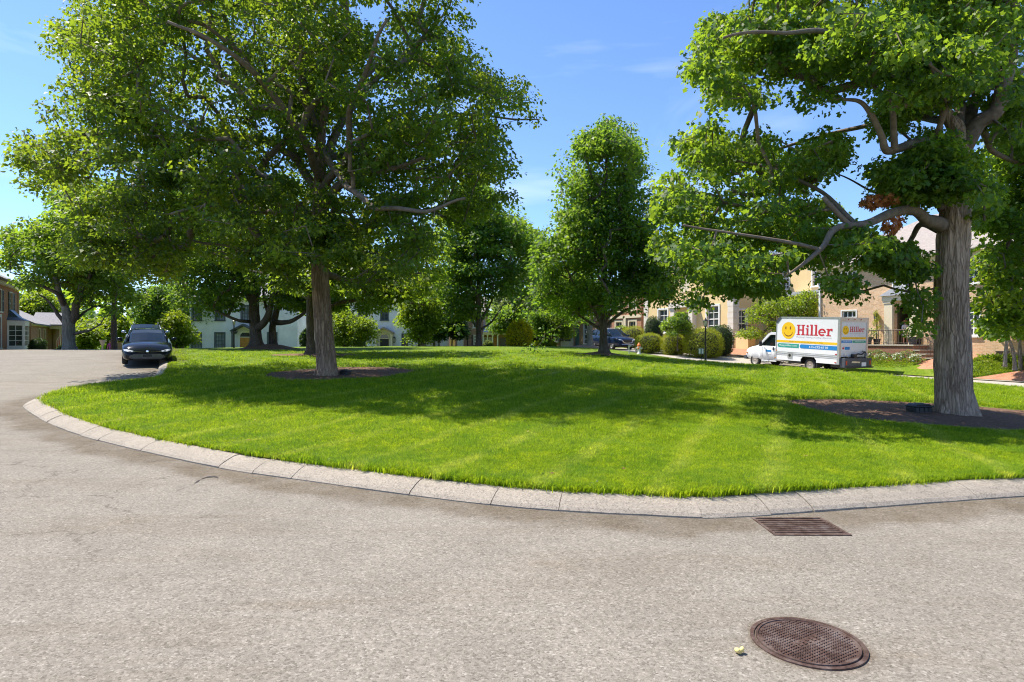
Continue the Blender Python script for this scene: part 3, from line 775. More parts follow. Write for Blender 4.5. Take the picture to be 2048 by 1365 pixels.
bed_labels = ['mulch bed round the foot of the big left maple', 'wide mulch bed round the foot of the right maple', 'small mulch bed round the dark trunk behind the left maple',
              'mounded mulch bed under the two dark maples', 'dark mulch ring round the tall oval tree', 'pale mulch mound by the parked dark crossover', 'mulch ring round the distant upright tree']
for i, (md, lb) in enumerate(zip((0.10, 0.12, 0.10, 0.34, 0.14, 0.20, 0.1), bed_labels)):
    o = bed(i, md, M['mulch_sunlit'] if i == 5 else M['mulch']); tag(o, lb, 'mulch bed', kind='structure')
    del o['category']

# chips on the two near mulch beds, loose grit on the road
def scatter_bits(name, centers, size, mat, seed, flat=0.35, parent=None, label=None):
    rng = np.random.default_rng(seed); n = len(centers)
    base = np.array([(1,0,0),(0,.6,0),(-1,0,0),(0,-.6,0),(0.1,0,.5)], float); tri = np.array([(0,1,4),(1,2,4),(2,3,4),(3,0,4)])
    a = rng.uniform(0, 2*PI, n); s = size * rng.uniform(0.5, 1.5, n)
    ca, sa = np.cos(a), np.sin(a)
    V = np.empty((n, 5, 3)); 
    V[:, :, 0] = centers[:, None, 0] + s[:, None]*(base[None, :, 0]*ca[:, None] - base[None, :, 1]*sa[:, None])
    V[:, :, 1] = centers[:, None, 1] + s[:, None]*(base[None, :, 0]*sa[:, None] + base[None, :, 1]*ca[:, None])
    V[:, :, 2] = centers[:, None, 2] + s[:, None]*base[None, :, 2]*flat + rng.uniform(-.3, .3, (n, 5))*s[:, None]*0.4
    L = (np.arange(n)[:, None, None]*5 + tri[None]).reshape(-1)
    me = np_mesh(name, V.reshape(-1, 3), L, np.full(n*4, 3), mat)
    o = bpy.data.objects.new(name, me); link(o, parent); o['kind'] = 'stuff'
    if label: o['label'] = label
    return o
rg = np.random.default_rng(8)
cc = []
for i in (0, 1):
    cx, cy, rx, ry = BEDS[i]; n = 5200
    r = np.sqrt(rg.uniform(0, 0.97, n)); a = rg.uniform(0, 2*PI, n); x = cx + rx*r*np.cos(a); y = cy + ry*r*np.sin(a)
    z = h_lawn_np(x, y) + (0.10, 0.12)[i]*(1 - sstep(0.0, 0.9, r)) - 0.005
    cc.append(np.column_stack([x, y, z]))
scatter_bits('bark_chips', np.vstack(cc), 0.024, M['chip'], 3, label='loose bark chips on the two near mulch beds')
n = 900; x = rg.uniform(-8, 8, n); y = rg.uniform(2.3, 7.5, n); P = np.column_stack([x, y]); P = P[~inside(P, kerb_pts)]
scatter_bits('loose_grit', np.column_stack([P, h_road_np(P[:, 0], P[:, 1]) + 0.002]), 0.0045, M['pebble'], 5, label='loose grit on the asphalt')

# ------------------------------------------------------------------ vegetation
LEAF10 = (np.array([(0,0),(.03,-.34),(.30,-.20),(.62,-.52),(.58,-.16),(1,0),(.58,.16),(.62,.52),(.30,.20),(.03,.34)], float), [list(range(10))])
LEAF8 = (np.array([(0,0),(.06,-.38),(.36,-.20),(.60,-.48),(1,0),(.60,.48),(.36,.20),(.06,.38)], float), [list(range(8))])
LEAF5 = (np.array([(0,0),(.25,-.42),(.55,-.24),(1,0),(.42,.42)], float), [list(range(5))])
LEAF6 = (np.array([(0,0),(.22,-.42),(.55,-.26),(1,0),(.55,.26),(.22,.42)], float), [list(range(6))])
LEAF4 = (np.array([(0,0),(.42,-.34),(1,0),(.42,.34)], float), [[0,1,2,3]])
def leaves_mesh(name, C, D, Nn, S, T, mat, shape, fold=0.25):
    """C centres, D directions, Nn normals, S sizes, T tints"""
    sh, faces = shape; k = len(sh); n = len(C)
    D = D / np.maximum(np.linalg.norm(D, axis=1), 1e-6)[:, None]
    Nn = Nn - D*(Nn*D).sum(1)[:, None]; Nn /= np.maximum(np.linalg.norm(Nn, axis=1), 1e-6)[:, None]
    B = np.cross(Nn, D)
    x = sh[:, 0]; y = sh[:, 1]; zz = np.abs(y)*fold - 0.18*x*x
    V = C[:, None] + S[:, None, None]*(D[:, None]*x[None, :, None] + B[:, None]*y[None, :, None] + Nn[:, None]*zz[None, :, None])
    L = (np.arange(n)[:, None, None]*k + np.array(faces)[None]).reshape(-1)
    cnt = np.full(n*len(faces), len(faces[0]))
    return np_mesh(name, V.reshape(-1, 3), L, cnt, mat, False, {'tint': np.repeat(T, k)})

def rnd_unit(rng, n):
    v = rng.normal(size=(n, 3)); return v / np.linalg.norm(v, axis=1)[:, None]

def trunk_mesh(mb, pts, rad, n=28, per=8, ridge=0.08, seed=0, flare=None):
    P = catmull([tuple(p) for p in pts], per); R = np.interp(np.linspace(0, len(rad)-1, len(P)), range(len(rad)), rad)
    rings = []; u = None
    z0 = P[0][2]
    for i, p in enumerate(P):
        t = Vector(P[min(i+1, len(P)-1)] - P[max(i-1, 0)]).normalized()
        if u is None: u = t.cross(Vector((0, 1, 0.1))).normalized()
        u = (u - t*u.dot(t)).normalized(); w = t.cross(u)
        for k in range(n):
            a = 2*PI*k/n; r = R[i]
            if ridge:
                q = Vector((math.cos(a)*2.6, math.sin(a)*2.6, p[2]*0.55 + seed*7))
                h = noise.noise(q)*0.7 + 0.5*noise.noise(q*2.3) + 0.35*(abs(noise.noise(q*4.7))*2 - 0.6)
                r *= 1 + ridge*h*1.3
            if flare:
                f = max(0.0, 1 - (p[2]-z0)/flare[0])**2.2
                but = 0.5 + 0.5*math.cos(a*flare[2] + 0.7*math.sin(a*2+seed)+seed)
                r *= 1 + f*flare[1]*(0.35 + 0.9*but)
            rings.append(Vector(p) + (u*math.cos(a) + w*math.sin(a))*r)
    fs = []
    for i in range(len(P)-1):
        for k in range(n):
            k2 = (k+1) % n; fs.append((i*n+k, i*n+k2, (i+1)*n+k2, (i+1)*n+k))
    fs.append(tuple(range((len(P)-1)*n, len(P)*n)))
    mb.add(rings, fs); return P, R

def grow_tree(name, label, base, trunk, limbs, lobes, Z, ncl, nleaf, lsize, mat, bark='bark', seed=1, shape=LEAF6, Rz=None, cl_r=0.55,
              cat='tree', group=None, flare=(0.8, 0.5, 5), ridge=0.07, tside=24, droop=0.25, flat=0.5, gap=0.0, limb_mat='limb', tint=(0.35, 0.22), twig_r=0.011, zcap=None, extra=None, mask=True, free=.28, wk=0.9, clump=9, clump_r=None, see=None, nearcut=0.75):
    if clump_r is None: clump_r = cl_r*1.15
    """trunk/limbs: lists of (px, py, dz, width_px at depth Z); lobes: (cx, cy, rx, ry[, dz, rz, weight]) in photograph pixels at depth Z"""
    rng = np.random.default_rng(seed)
    origin = pix(base[0], base[1], Z)
    root = thing(name, label, cat, tuple(origin), group=group)
    O = np.array(origin)
    def W(q): 
        p = pix(q[0], q[1], Z + q[2]); return np.array(p) - O
    mb = MB()
    tp = [W(q) for q in trunk]; tr = [q[3]/2/F*Z*wk for q in trunk]
    P, R = trunk_mesh(mb, tp, tr, n=tside, per=8, ridge=ridge, seed=seed, flare=flare)
    mb.build('trunk', M[bark], root, True)
    nodes = []; nrad = []; nidx = []
    for p, r in zip(P, R):
        if p[2] > 0.25*P[-1][2]: nodes.append(p); nrad.append(r)
    wood = MB()
    for L in limbs:
        lp = [W(q) for q in L]; lr = [q[3]/2/F*Z for q in L]
        Q = catmull([tuple(p) for p in lp], 7); QR = np.interp(np.linspace(0, len(lr)-1, len(Q)), range(len(lr)), lr)
        for i in range(1, len(Q)):
            Q[i] += np.array(noise.noise_vector(Vector(Q[i])*0.9 + Vector((seed, 0, 0))))*0.12*min(1, i/6)
        if len(limbs) <= 24 and max(lr) > 0.05:
            m2 = MB(); m2.tube([tuple(p) for p in Q], list(QR), 9); m2.build('limb', M[limb_mat], root, True)
        else: wood.tube([tuple(p) for p in Q], list(QR), 6)
        for p, r in zip(Q[2:], QR[2:]): nodes.append(p); nrad.append(r)
    # cluster centres
    area = np.array([l[2]*l[3]*(l[6] if len(l) > 6 else 1.0) for l in lobes], float)
    allx = [l[0] for l in lobes]; cxm = (min(l[0]-l[2] for l in lobes) + max(l[0]+l[2] for l in lobes))/2
    halfw = (max(l[0]+l[2] for l in lobes) - min(l[0]-l[2] for l in lobes))/2
    if Rz is None: Rz = halfw/F*Z*0.85
    cnt = rng.multinomial(ncl, area/area.sum()); C = []
    for l, c in zip(lobes, cnt):
        cx, cy, rx, ry = l[:4]; sh_ = (.6*cl_r + (.65*clump_r if clump > 1 else 0))*F/Z; rx = max(rx*.42, rx - sh_); ry = max(ry*.42, ry - sh_*.6)
        r = np.sqrt(rng.uniform(0, 1, c)); a = rng.uniform(0, 2*PI, c)
        px = cx + rx*r*np.cos(a); py = cy + ry*r*np.sin(a)
        if len(l) > 5: dz = l[4] + l[5]*rng.uniform(-1, 1, c)
        else:
            e = np.sqrt(np.clip(1 - ((px - cxm)/max(halfw, 1))**2, 0.12, 1))
            dz = rng.uniform(-nearcut, 1, c)*Rz*e
        for x, y, d in zip(px, py, dz):
            p = pix(x, y, Z + d)
            if zcap is not None and p.z < zcap: continue
            C.append(np.array(p) - O)
    C = np.array(C)
    if clump > 1:
        nc = max(6, int(len(C)/clump)); K = C[rng.choice(len(C), nc, replace=False)]
        jit = rng.normal(size=C.shape)*np.array([clump_r, clump_r, clump_r*.42])
        pickk = rng.integers(0, nc, len(C)); Cn = K[pickk] + jit
        Cn[:, 2] -= 0.22*(jit[:, 0]**2 + jit[:, 1]**2)/max(clump_r, .01)
        keep_free = rng.uniform(size=len(C)) < free; Cn[keep_free] = C[keep_free]; C = Cn
    if mask:
        W3 = C + O; px_ = 1024 + F*W3[:, 0]/W3[:, 1]; py_ = 682.5 - F*(W3[:, 2]-EYE)/W3[:, 1]; ok = np.zeros(len(C), bool); cp = .42*cl_r*F/W3[:, 1]
        for l in lobes:
            ok |= ((px_ - l[0])/np.maximum(l[2] - cp, l[2]*.5))**2 + ((py_ - l[1])/np.maximum(l[3] - cp*.75, l[3]*.5))**2 < 1
        C = C[ok]
    if see:
        W3 = C + O; px_ = 1024 + F*W3[:, 0]/W3[:, 1]; py_ = 682.5 - F*(W3[:, 2]-EYE)/W3[:, 1]; bad = np.zeros(len(C), bool)
        for (a, b, c_, d_, dmax, pr) in see: bad |= (px_ > a) & (px_ < c_) & (py_ > b) & (py_ < d_) & (W3[:, 1] < Z + dmax) & (rng.uniform(size=len(C)) < pr)
        C = C[~bad]
    ctr = P[int(len(P)*0.45)]
    order = np.argsort(np.linalg.norm(C - ctr, axis=1)); C = C[order]
    NP = np.zeros((len(nodes) + 3*len(C), 3)); NP[:len(nodes)] = nodes; par = [-1]*len(nodes); cntn = len(nodes)
    nb = cntn; load = np.zeros(len(NP)); kidsrc = np.full(len(NP), -1)
    segs = []
    for c in C:
        d = NP[:cntn] - c; dist = np.sqrt((d*d).sum(1)) + 0.35*np.maximum(0, NP[:cntn, 2] - c[2])
        j = int(np.argmin(dist)); p = NP[j]; L = np.linalg.norm(c - p)
        if L > 0.9:
            mid = p + (c-p)*0.5 + np.array([0, 0, 0.12*L]) + rng.normal(size=3)*0.06*L
            NP[cntn] = p + (c-p)*0.25 + np.array([0, 0, .07*L]); kidsrc[cntn] = j; cntn += 1
            NP[cntn] = mid; kidsrc[cntn] = cntn-1; cntn += 1
            NP[cntn] = c; kidsrc[cntn] = cntn-1; cntn += 1
        else:
            NP[cntn] = c; kidsrc[cntn] = j; cntn += 1
        load[cntn-1] += 1
    for i in range(cntn-1, nb-1, -1):
        if kidsrc[i] >= 0: load[int(kidsrc[i])] += load[i]
    rad = twig_r*np.power(np.maximum(load, 1), 0.48)
    for i in range(nb, cntn):
        j = int(kidsrc[i]); r0 = rad[j] if j >= nb else min(rad[i]*1.25, nrad[j])
        wood.tube([tuple(NP[j]), tuple(NP[i])], [min(r0, rad[i]*1.6), rad[i]], 4 if rad[i] < 0.03 else 6, cap=False)
    if wood.v: 
        o = wood.build('branches', M[limb_mat], root, True); o['kind'] = 'stuff'
    # leaves
    n = len(C); per = rng.poisson(nleaf, n); per = np.maximum(per, 4)
    idx = np.repeat(np.arange(n), per); N = len(idx)
    u = rnd_unit(rng, N)*np.power(rng.uniform(0, 1, N), 0.42)[:, None]
    cr = cl_r*rng.uniform(0.7, 1.3, n)[idx]
    off = u*cr[:, None]; off[:, 2] *= flat; off[:, 2] -= droop*(off[:, 0]**2 + off[:, 1]**2)/np.maximum(cr, .01)
    Cc = C[idx] + off + O
    D = off.copy(); D[:, 2] = -0.25*np.abs(rng.normal(size=N)) ; D += rng.normal(size=(N, 3))*0.35*cl_r
    Nn = np.tile(np.array([0, 0, 1.0]), (N, 1)) + rng.normal(size=(N, 3))*0.48
    S = lsize*rng.uniform(0.65, 1.25, N)
    ct = rng.normal(tint[0], tint[1]*0.55, n) + 0.55*np.array([noise.noise(Vector(p)*(0.75 if Z > 25 else 1.0) + Vector((seed, 0, 0))) for p in C])  # noise brightens whole clumps: highlights put into the leaf tint
    T = np.clip(ct[idx] + rng.normal(0, tint[1], N)*0.5 + 0.18*(u[:, 2]), 0, 1)  # tops of sprays tinted lighter, as if lit from above
    me = leaves_mesh('crown', Cc - O, D, Nn, S, T, M[mat], shape)
    cr_ = bpy.data.objects.new('crown', me); link(cr_, root); cr_['kind'] = 'stuff'
    if extra: extra(root, O, rng)
    return root

def leafy(name, label, cat, loc, blobs, nleaf, lsize, mat, seed=1, group=None, core='dark_leaf', shape=LEAF4, tint=(0.4, 0.22), depth=0.16, stems=None, flowers=None, box=2.0, outward=0.9, corek=0.86):
    """shrub: blobs (x,y,z,rx,ry,rz) in metres round loc; leaves in a shell over a darker solid core"""
    rng = np.random.default_rng(seed); root = thing(name, label, cat, loc, group=group)
    area = np.array([(b[3]*b[4]*b[5])**(2/3) for b in blobs]); cnt = rng.multinomial(nleaf, area/area.sum())
    Cs, Ds, Ns = [], [], []
    for b, c in zip(blobs, cnt):
        u = rnd_unit(rng, c)
        k = np.power((np.abs(u)**box).sum(1), 1/box)[:, None]; q = u/k      # superellipsoid
        r = 1 - depth*np.power(rng.uniform(0, 1, c), 1.5) + 0.04*rng.normal(size=c)
        p = q*r[:, None]*np.array(b[3:6]) + np.array(b[:3])
        bump = np.array([noise.noise(Vector(x)*2.2) for x in p])
        nrm = q/np.array(b[3:6]); nrm /= np.linalg.norm(nrm, axis=1)[:, None]
        p += nrm*bump[:, None]*0.12*min(b[3:6])
        keep = p[:, 2] > 0.02
        Cs.append(p[keep]); Ns.append((nrm*outward + rng.normal(size=(c, 3))*0.45)[keep]); Ds.append((rng.normal(size=(c, 3)) + nrm*0.6)[keep])
    C = np.vstack(Cs); D = np.vstack(Ds); Nn = np.vstack(Ns); N = len(C)
    T = np.clip(rng.normal(tint[0], tint[1], N), 0, 1)
    me = leaves_mesh('foliage', C, D, Nn, lsize*rng.uniform(.7, 1.3, N), T, M[mat], shape)
    o = bpy.data.objects.new('foliage', me); link(o, root); o['kind'] = 'stuff'
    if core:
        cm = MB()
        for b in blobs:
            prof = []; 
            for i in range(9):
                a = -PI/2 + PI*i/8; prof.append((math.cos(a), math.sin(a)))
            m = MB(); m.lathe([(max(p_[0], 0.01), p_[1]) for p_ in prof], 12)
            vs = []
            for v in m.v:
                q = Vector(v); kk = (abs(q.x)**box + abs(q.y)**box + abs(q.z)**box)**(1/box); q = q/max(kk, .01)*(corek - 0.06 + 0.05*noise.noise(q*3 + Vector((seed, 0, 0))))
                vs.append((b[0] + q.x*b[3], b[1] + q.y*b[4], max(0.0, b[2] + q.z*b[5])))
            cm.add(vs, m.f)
        k = cm.build('dark_core', M['core'], root, True); k['kind'] = 'stuff'  # solid dark filling behind the leaf shell
    if stems:
        s = MB()
        for pts, r in stems: s.tube(pts, r, 6)
        s.build('stem', M['bark_pale'], root, True)
    if flowers:
        fm, fn, fs = flowers
        i = rng.choice(N, min(fn, N), replace=False); i = i[Nn[i][:, 2] > -0.2]
        m2 = leaves_mesh('blossom', C[i]*1.03, D[i], Nn[i] + 0.3, np.full(len(i), fs), rng.uniform(0, 1, len(i)), M[fm], LEAF6)
        f = bpy.data.objects.new('blossom', m2); link(f, root); f['kind'] = 'stuff'
    return root
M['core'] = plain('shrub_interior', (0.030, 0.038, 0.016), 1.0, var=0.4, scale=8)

# ---- the big maple left of centre
Z = 19.0
grow_tree('maple_tree', 'big maple with thick brown trunk left of the middle of the green', (655, 752), 
  [(655, 757, 0, 56), (654, 735, 0, 53), (651, 700, 0, 50), (645, 640, 0, 47), (640, 560, 0, 46), (637, 500, .1, 44), (638, 440, .1, 40), (641, 390, .1, 38), (640, 330, .2, 30), (642, 270, .3, 25), (655, 195, .4, 18), (678, 120, .5, 14), (694, 40, .5, 10), (692, -80, .4, 8), (700, -190, .3, 4)],
  [[(645, 410, 0, 20), (682, 375, -.6, 17), (722, 350, -1.2, 15), (772, 341, -1.8, 11), (835, 318, -2.2, 7), (900, 300, -2.4, 4)],
   [(640, 390, .1, 20), (608, 345, .6, 17), (585, 300, 1.2, 14), (560, 245, 2.0, 11), (540, 180, 2.6, 8), (520, 100, 3, 5)],
   [(640, 440, 0, 16), (590, 432, -1, 15), (560, 400, -1.6, 13), (535, 370, -2.0, 12), (480, 400, -2.8, 9), (420, 415, -3.4, 6), (340, 430, -4, 4)],
   [(641, 275, .3, 19), (612, 210, 0, 17), (600, 130, -.6, 14), (588, 40, -1.2, 11), (565, -60, -1.6, 6)],
   [(641, 335, .2, 20), (690, 235, 1.4, 16), (760, 150, 2.6, 12), (850, 80, 3.4, 8), (900, 10, 3.8, 4)],
   [(642, 320, .2, 17), (700, 300, 1, 14), (760, 270, 1.6, 11), (850, 240, 2, 8), (980, 235, 2.2, 5), (1080, 242, 2.2, 3)],
   [(600, 320, .8, 16), (500, 275, .6, 13), (400, 285, .6, 10), (300, 262, .4, 8), (180, 282, 0, 5), (60, 295, -.2, 3)],
   [(562, 250, 2, 12), (490, 182, 2.4, 11), (400, 120, 2.6, 9), (300, 62, 2.4, 6), (200, 40, 2.2, 4)],
   [(641, 545, 0, 13), (700, 560, 1.0, 10), (770, 560, 1.8, 7), (840, 548, 2.3, 4)],
   [(640, 480, 0, 14), (560, 500, 1.0, 11), (480, 500, 1.8, 8), (380, 478, 2.4, 5)],
   [(645, 380, 0, 17), (690, 310, -1.8, 13), (700, 220, -3.0, 10), (740, 120, -4, 7), (780, 40, -4.6, 4)],
   [(641, 360, 0, 17), (600, 260, -2.0, 14), (520, 160, -3.6, 10), (430, 90, -4.8, 6), (330, 40, -5.2, 4)],
   [(642, 300, 0, 14), (720, 400, -3, 10), (820, 420, -4, 7), (930, 400, -4.4, 4)],
   [(640, 440, 0, 14), (740, 440, 2.6, 11), (860, 420, 4, 8), (960, 400, 5, 5)],
   [(640, 430, 0, 14), (520, 420, 3, 11), (380, 380, 5, 8), (260, 380, 6, 5)]],
  [(170, 115, 78, 100), (155, 60, 62, 60), (62, 290, 62, 55), (120, 330, 100, 80), (250, 60, 140, 110), (230, 240, 150, 110), (330, 380, 180, 120), (420, 170, 180, 170), (450, 420, 190, 120),
   (600, 90, 180, 170), (620, 290, 180, 150), (560, 480, 150, 80), (760, 190, 170, 170), (720, 450, 140, 90), (800, 330, 150, 120), (850, 80, 115, 90), (915, 200, 120, 105), (1000, 190, 62, 60), (1066, 245, 32, 32),
   (975, 320, 85, 70), (920, 400, 90, 60), (990, 400, 60, 50, 0, 2.5), (800, 510, 80, 60), (690, 560, 90, 40), (640, -150, 330, 170), (350, -60, 190, 110), (850, -60, 130, 90), (655, 450, 60, 40, -1.5, .6, 1.6), (700, 500, 60, 40, -2, .8), (560, 540, 90, 40, -1, 3), (200, 440, 95, 65), (70, 330, 50, 50), (180, 490, 90, 60, 0, 3.5, 1.2), (300, 500, 90, 70, 0, 4, 1.2), (820, 470, 70, 60)],
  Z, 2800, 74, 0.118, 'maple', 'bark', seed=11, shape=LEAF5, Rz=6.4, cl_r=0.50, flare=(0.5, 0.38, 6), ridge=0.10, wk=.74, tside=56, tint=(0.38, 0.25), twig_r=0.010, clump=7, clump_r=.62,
  see=[(605, 200, 690, 430, -.3, .8), (670, 340, 780, 390, -.5, .75), (575, 290, 620, 350, -.3, .6), (600, 515, 705, 760, 3, 1.0), (590, 200, 740, 500, -2.5, .5)])

# ---- the big maple on the right
def dead_leaves(root, O, rng):
    P = []
    for (cx, cy, rx, ry, d, n) in ((1765, 398, 36, 12, -.9, 110), (1745, 405, 30, 12, -.8, 70), (1780, 450, 16, 16, -.9, 70), (1722, 468, 14, 7, -.7, 30), (1798, 440, 10, 14, -.9, 30)):
        for _ in range(n):
            a = rng.uniform(0, 2*PI); r = math.sqrt(rng.uniform())
            P.append(np.array(pix(cx + rx*r*math.cos(a), cy + ry*r*math.sin(a), 12.9 + d + rng.uniform(-.25, .25))) - O)
    P = np.array(P); n = len(P)
    me = leaves_mesh('withered_leaves', P, np.tile((0, 0, -1.), (n, 1)) + rng.normal(size=(n, 3))*0.5, rng.normal(size=(n, 3)), rng.uniform(.07, .13, n), rng.uniform(0, 1, n), M['dead'], LEAF10, 0.5)
    o = bpy.data.objects.new('withered_leaves', me); link(o, root); o['kind'] = 'stuff'; o['label'] = 'brown withered leaves hanging on the low limb'
Z = 12.9
grow_tree('maple_tree', 'massive furrowed maple at the right with brown dead leaves on its low limb', (1912, 835),
  [(1913, 842, 0, 92), (1911, 815, 0, 86), (1907, 780, 0, 80), (1905, 730, 0, 76), (1904, 650, 0, 74), (1904, 560, 0, 72), (1907, 480, 0, 70), (1910, 420, 0, 62), (1914, 360, 0, 56), (1920, 310, .1, 50), (1915, 265, .1, 40), (1898, 235, .2, 30), (1876, 200, .3, 24), (1866, 140, .4, 19), (1850, 60, .5, 15), (1830, -40, .5, 10), (1800, -150, .5, 5)],
  [[(1925, 300, .1, 34), (1958, 245, -.1, 30), (1998, 218, -.3, 28), (2005, 155, -.4, 26), (2020, 78, -.5, 23), (2028, 0, -.5, 19), (2060, -100, -.5, 14), (2080, -200, -.4, 7)],
   [(1925, 290, .2, 28), (1948, 212, .7, 25), (1975, 166, 1.1, 20), (2040, 145, 1.5, 15), (2100, 120, 1.8, 9)],
   [(1908, 330, 0, 24), (1868, 290, -.6, 20), (1838, 284, -1.0, 17), (1782, 304, -1.5, 14), (1766, 268, -1.7, 11), (1740, 225, -1.8, 9), (1718, 200, -1.8, 7), (1670, 195, -1.9, 4)],
   [(1790, 302, -1.5, 12), (1792, 250, -1.6, 11), (1780, 200, -1.6, 9), (1750, 170, -1.5, 6)],
   [(1885, 452, 0, 30), (1862, 436, -.5, 22), (1838, 425, -.8, 19), (1795, 427, -1.2, 17), (1752, 442, -1.6, 14), (1706, 452, -1.9, 12), (1664, 462, -2.2, 11), (1640, 492, -2.4, 9), (1603, 525, -2.6, 6), (1560, 560, -2.8, 3)],
   [(1706, 455, -1.9, 10), (1681, 435, -2.0, 9), (1660, 410, -2.1, 8), (1648, 392, -2.1, 7)],
   [(1885, 420, 0, 17), (1857, 350, .8, 13), (1830, 372, 1.0, 11), (1796, 386, 1.2, 8), (1740, 380, 1.4, 5), (1680, 350, 1.6, 3)],
   [(1880, 462, .2, 16), (1840, 448, .8, 12), (1820, 480, 1.1, 10), (1800, 509, 1.3, 7), (1770, 530, 1.5, 4)],
   [(1800, 450, .4, 12), (1767, 472, 1.0, 10), (1693, 488, 1.8, 8), (1620, 450, 2.3, 6), (1540, 420, 2.8, 4), (1460, 400, 3, 3)],
   [(1876, 205, .3, 22), (1848, 160, -.6, 18), (1795, 146, -1.2, 15), (1740, 100, -1.8, 12), (1650, 60, -2.3, 9), (1560, 60, -2.6, 6), (1450, 75, -2.8, 4)],
   [(1790, 148, -1.2, 12), (1720, 150, -.8, 10), (1640, 140, -.2, 8), (1560, 150, .2, 5), (1480, 180, .5, 3)],
   [(1915, 270, 0, 22), (1918, 200, .6, 17), (1900, 120, 1.2, 13), (1880, 20, 1.8, 8)],
   [(1897, 240, .2, 18), (1820, 240, 1.6, 14), (1700, 260, 2.8, 10), (1560, 300, 3.6, 7), (1440, 330, 4.2, 5), (1370, 380, 4.4, 3)],
   [(1640, 500, -2.4, 7), (1560, 480, -2.6, 6), (1460, 470, -2.8, 4), (1370, 450, -2.9, 3)],
   [(1720, 455, -1.6, 9), (1640, 380, -.6, 8), (1560, 340, 0, 6), (1460, 320, .2, 4)],
   [(1960, 245, 0, 16), (1990, 300, .8, 12), (2040, 330, 1.4, 8)]],
  [(1435, 75, 68, 72), (1530, 70, 110, 95), (1640, 85, 105, 100), (1480, 175, 80, 50), (1640, 185, 55, 40), (1400, 130, 36, 45), (1410, 285, 85, 60), (1345, 390, 42, 90), (1495, 320, 120, 85), (1595, 340, 80, 65), (1655, 290, 35, 55),
   (1420, 430, 105, 70), (1335, 480, 36, 55), (1550, 440, 115, 62), (1470, 525, 125, 46, 0, 3, 1.5), (1395, 505, 95, 50, 0, 3, 1.4), (1620, 420, 70, 45), (1745, 85, 110, 90, 0, 3.2, 1.5), (1850, 55, 130, 90, 0, 3.2, 1.6), (1840, 175, 95, 65, -.3, 2.4, 1.7), (1795, 345, 70, 50, .2, 1.4, 2.4), (1775, 245, 45, 40, 0, 1.2, 1.4), (1650, 300, 60, 66, 0, 1.8, 1.7), (1850, 310, 66, 66, 0, 1.5, 1.6),
   (1905, 345, 62, 62, -1.2, .5, 3.0), (1880, 290, 60, 50, -1.0, .6, 2.0), (1965, 400, 40, 60, .6, 1.0, 1.5), (1960, 50, 110, 120, 0, 3, 1.6), (1930, 150, 60, 60, -1, 1.5, 1.6), (2025, 220, 60, 90, .4, 1.2, 1.8), (1700, 475, 70, 40, 0, 2, 3.0), (1760, 505, 85, 38, 0, 1.5, 4.0), (1620, 500, 70, 40, 0, 2.5, 1.3), (1820, 400, 50, 40, .5, 1.2, 1.5), (1810, 525, 60, 40, 0, 1.5, 3.6), (1840, 600, 40, 50, 0, .8, 1.6), (1690, 572, 36, 32, 0, .8, 2.5), (1665, 555, 26, 16), (1748, 640, 24, 24), (1845, 655, 20, 26), (1530, 570, 60, 26, 0, 1.5, 2), (1460, 560, 110, 34, 0, 2.2, 1.6), (1385, 600, 45, 22, 1, 1.5), (1350, 620, 30, 14, 1, 1.2),
   (1700, -90, 350, 110), (1960, -110, 200, 110), (1700, 520, 60, 24, 2, 1)],
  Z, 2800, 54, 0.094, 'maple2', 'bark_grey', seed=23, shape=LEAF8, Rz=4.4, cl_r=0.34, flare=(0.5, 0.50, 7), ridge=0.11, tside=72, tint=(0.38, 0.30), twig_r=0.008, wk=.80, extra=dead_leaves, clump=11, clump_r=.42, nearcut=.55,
  see=[(1855, 425, 1965, 835, 9, 1.0), (1740, 410, 1880, 470, .2, .95), (1700, 215, 1735, 380, 9, .85), (1985, 60, 2030, 235, -.2, .6), (1760, 230, 1850, 310, -1.2, .7), (1540, 215, 1625, 258, 9, .7), (1640, 490, 1740, 545, 9, .6), (1535, 600, 1738, 745, 9, 1.0), (1480, 600, 1540, 740, 9, 1.0), (1590, 530, 1640, 600, 9, .4), (1745, 632, 1835, 700, 9, .85), (1850, 560, 1870, 740, 9, .5)])

# ---- young tree at the far right, near the camera side
grow_tree('maple_tree', 'leafy young maple whose branches reach in at the right edge', (2230, 800),
  [(2230, 805, 0, 30), (2225, 700, 0, 26), (2215, 560, 0, 22), (2200, 400, 0, 15), (2195, 250, 0, 8)],
  [[(2220, 640, 0, 14), (2120, 560, 0, 9), (2030, 520, .2, 5)], [(2212, 540, 0, 13), (2110, 420, -.5, 8), (2030, 380, -.6, 4)], [(2205, 430, 0, 12), (2110, 320, .5, 7), (2020, 270, .7, 4)]],
  [(2030, 300, 70, 66, 0, 1.2, 1.3), (2015, 410, 80, 66, 0, 1.3, 1.3), (2012, 530, 80, 84, 0, 1.3, 1.3), (2020, 635, 72, 56, 0, 1.2, 1.3), (1980, 580, 36, 56, 0, 1), (2150, 450, 100, 220, 0, 2), (2180, 260, 90, 80, 0, 2), (2060, 240, 26, 34, 0, .8)],
  15.5, 720, 56, 0.115, 'maple2', 'bark_pale', seed=31, shape=LEAF8, cl_r=0.42, flare=(0.4, 0.3, 4), tside=16, tint=(0.55, 0.22))

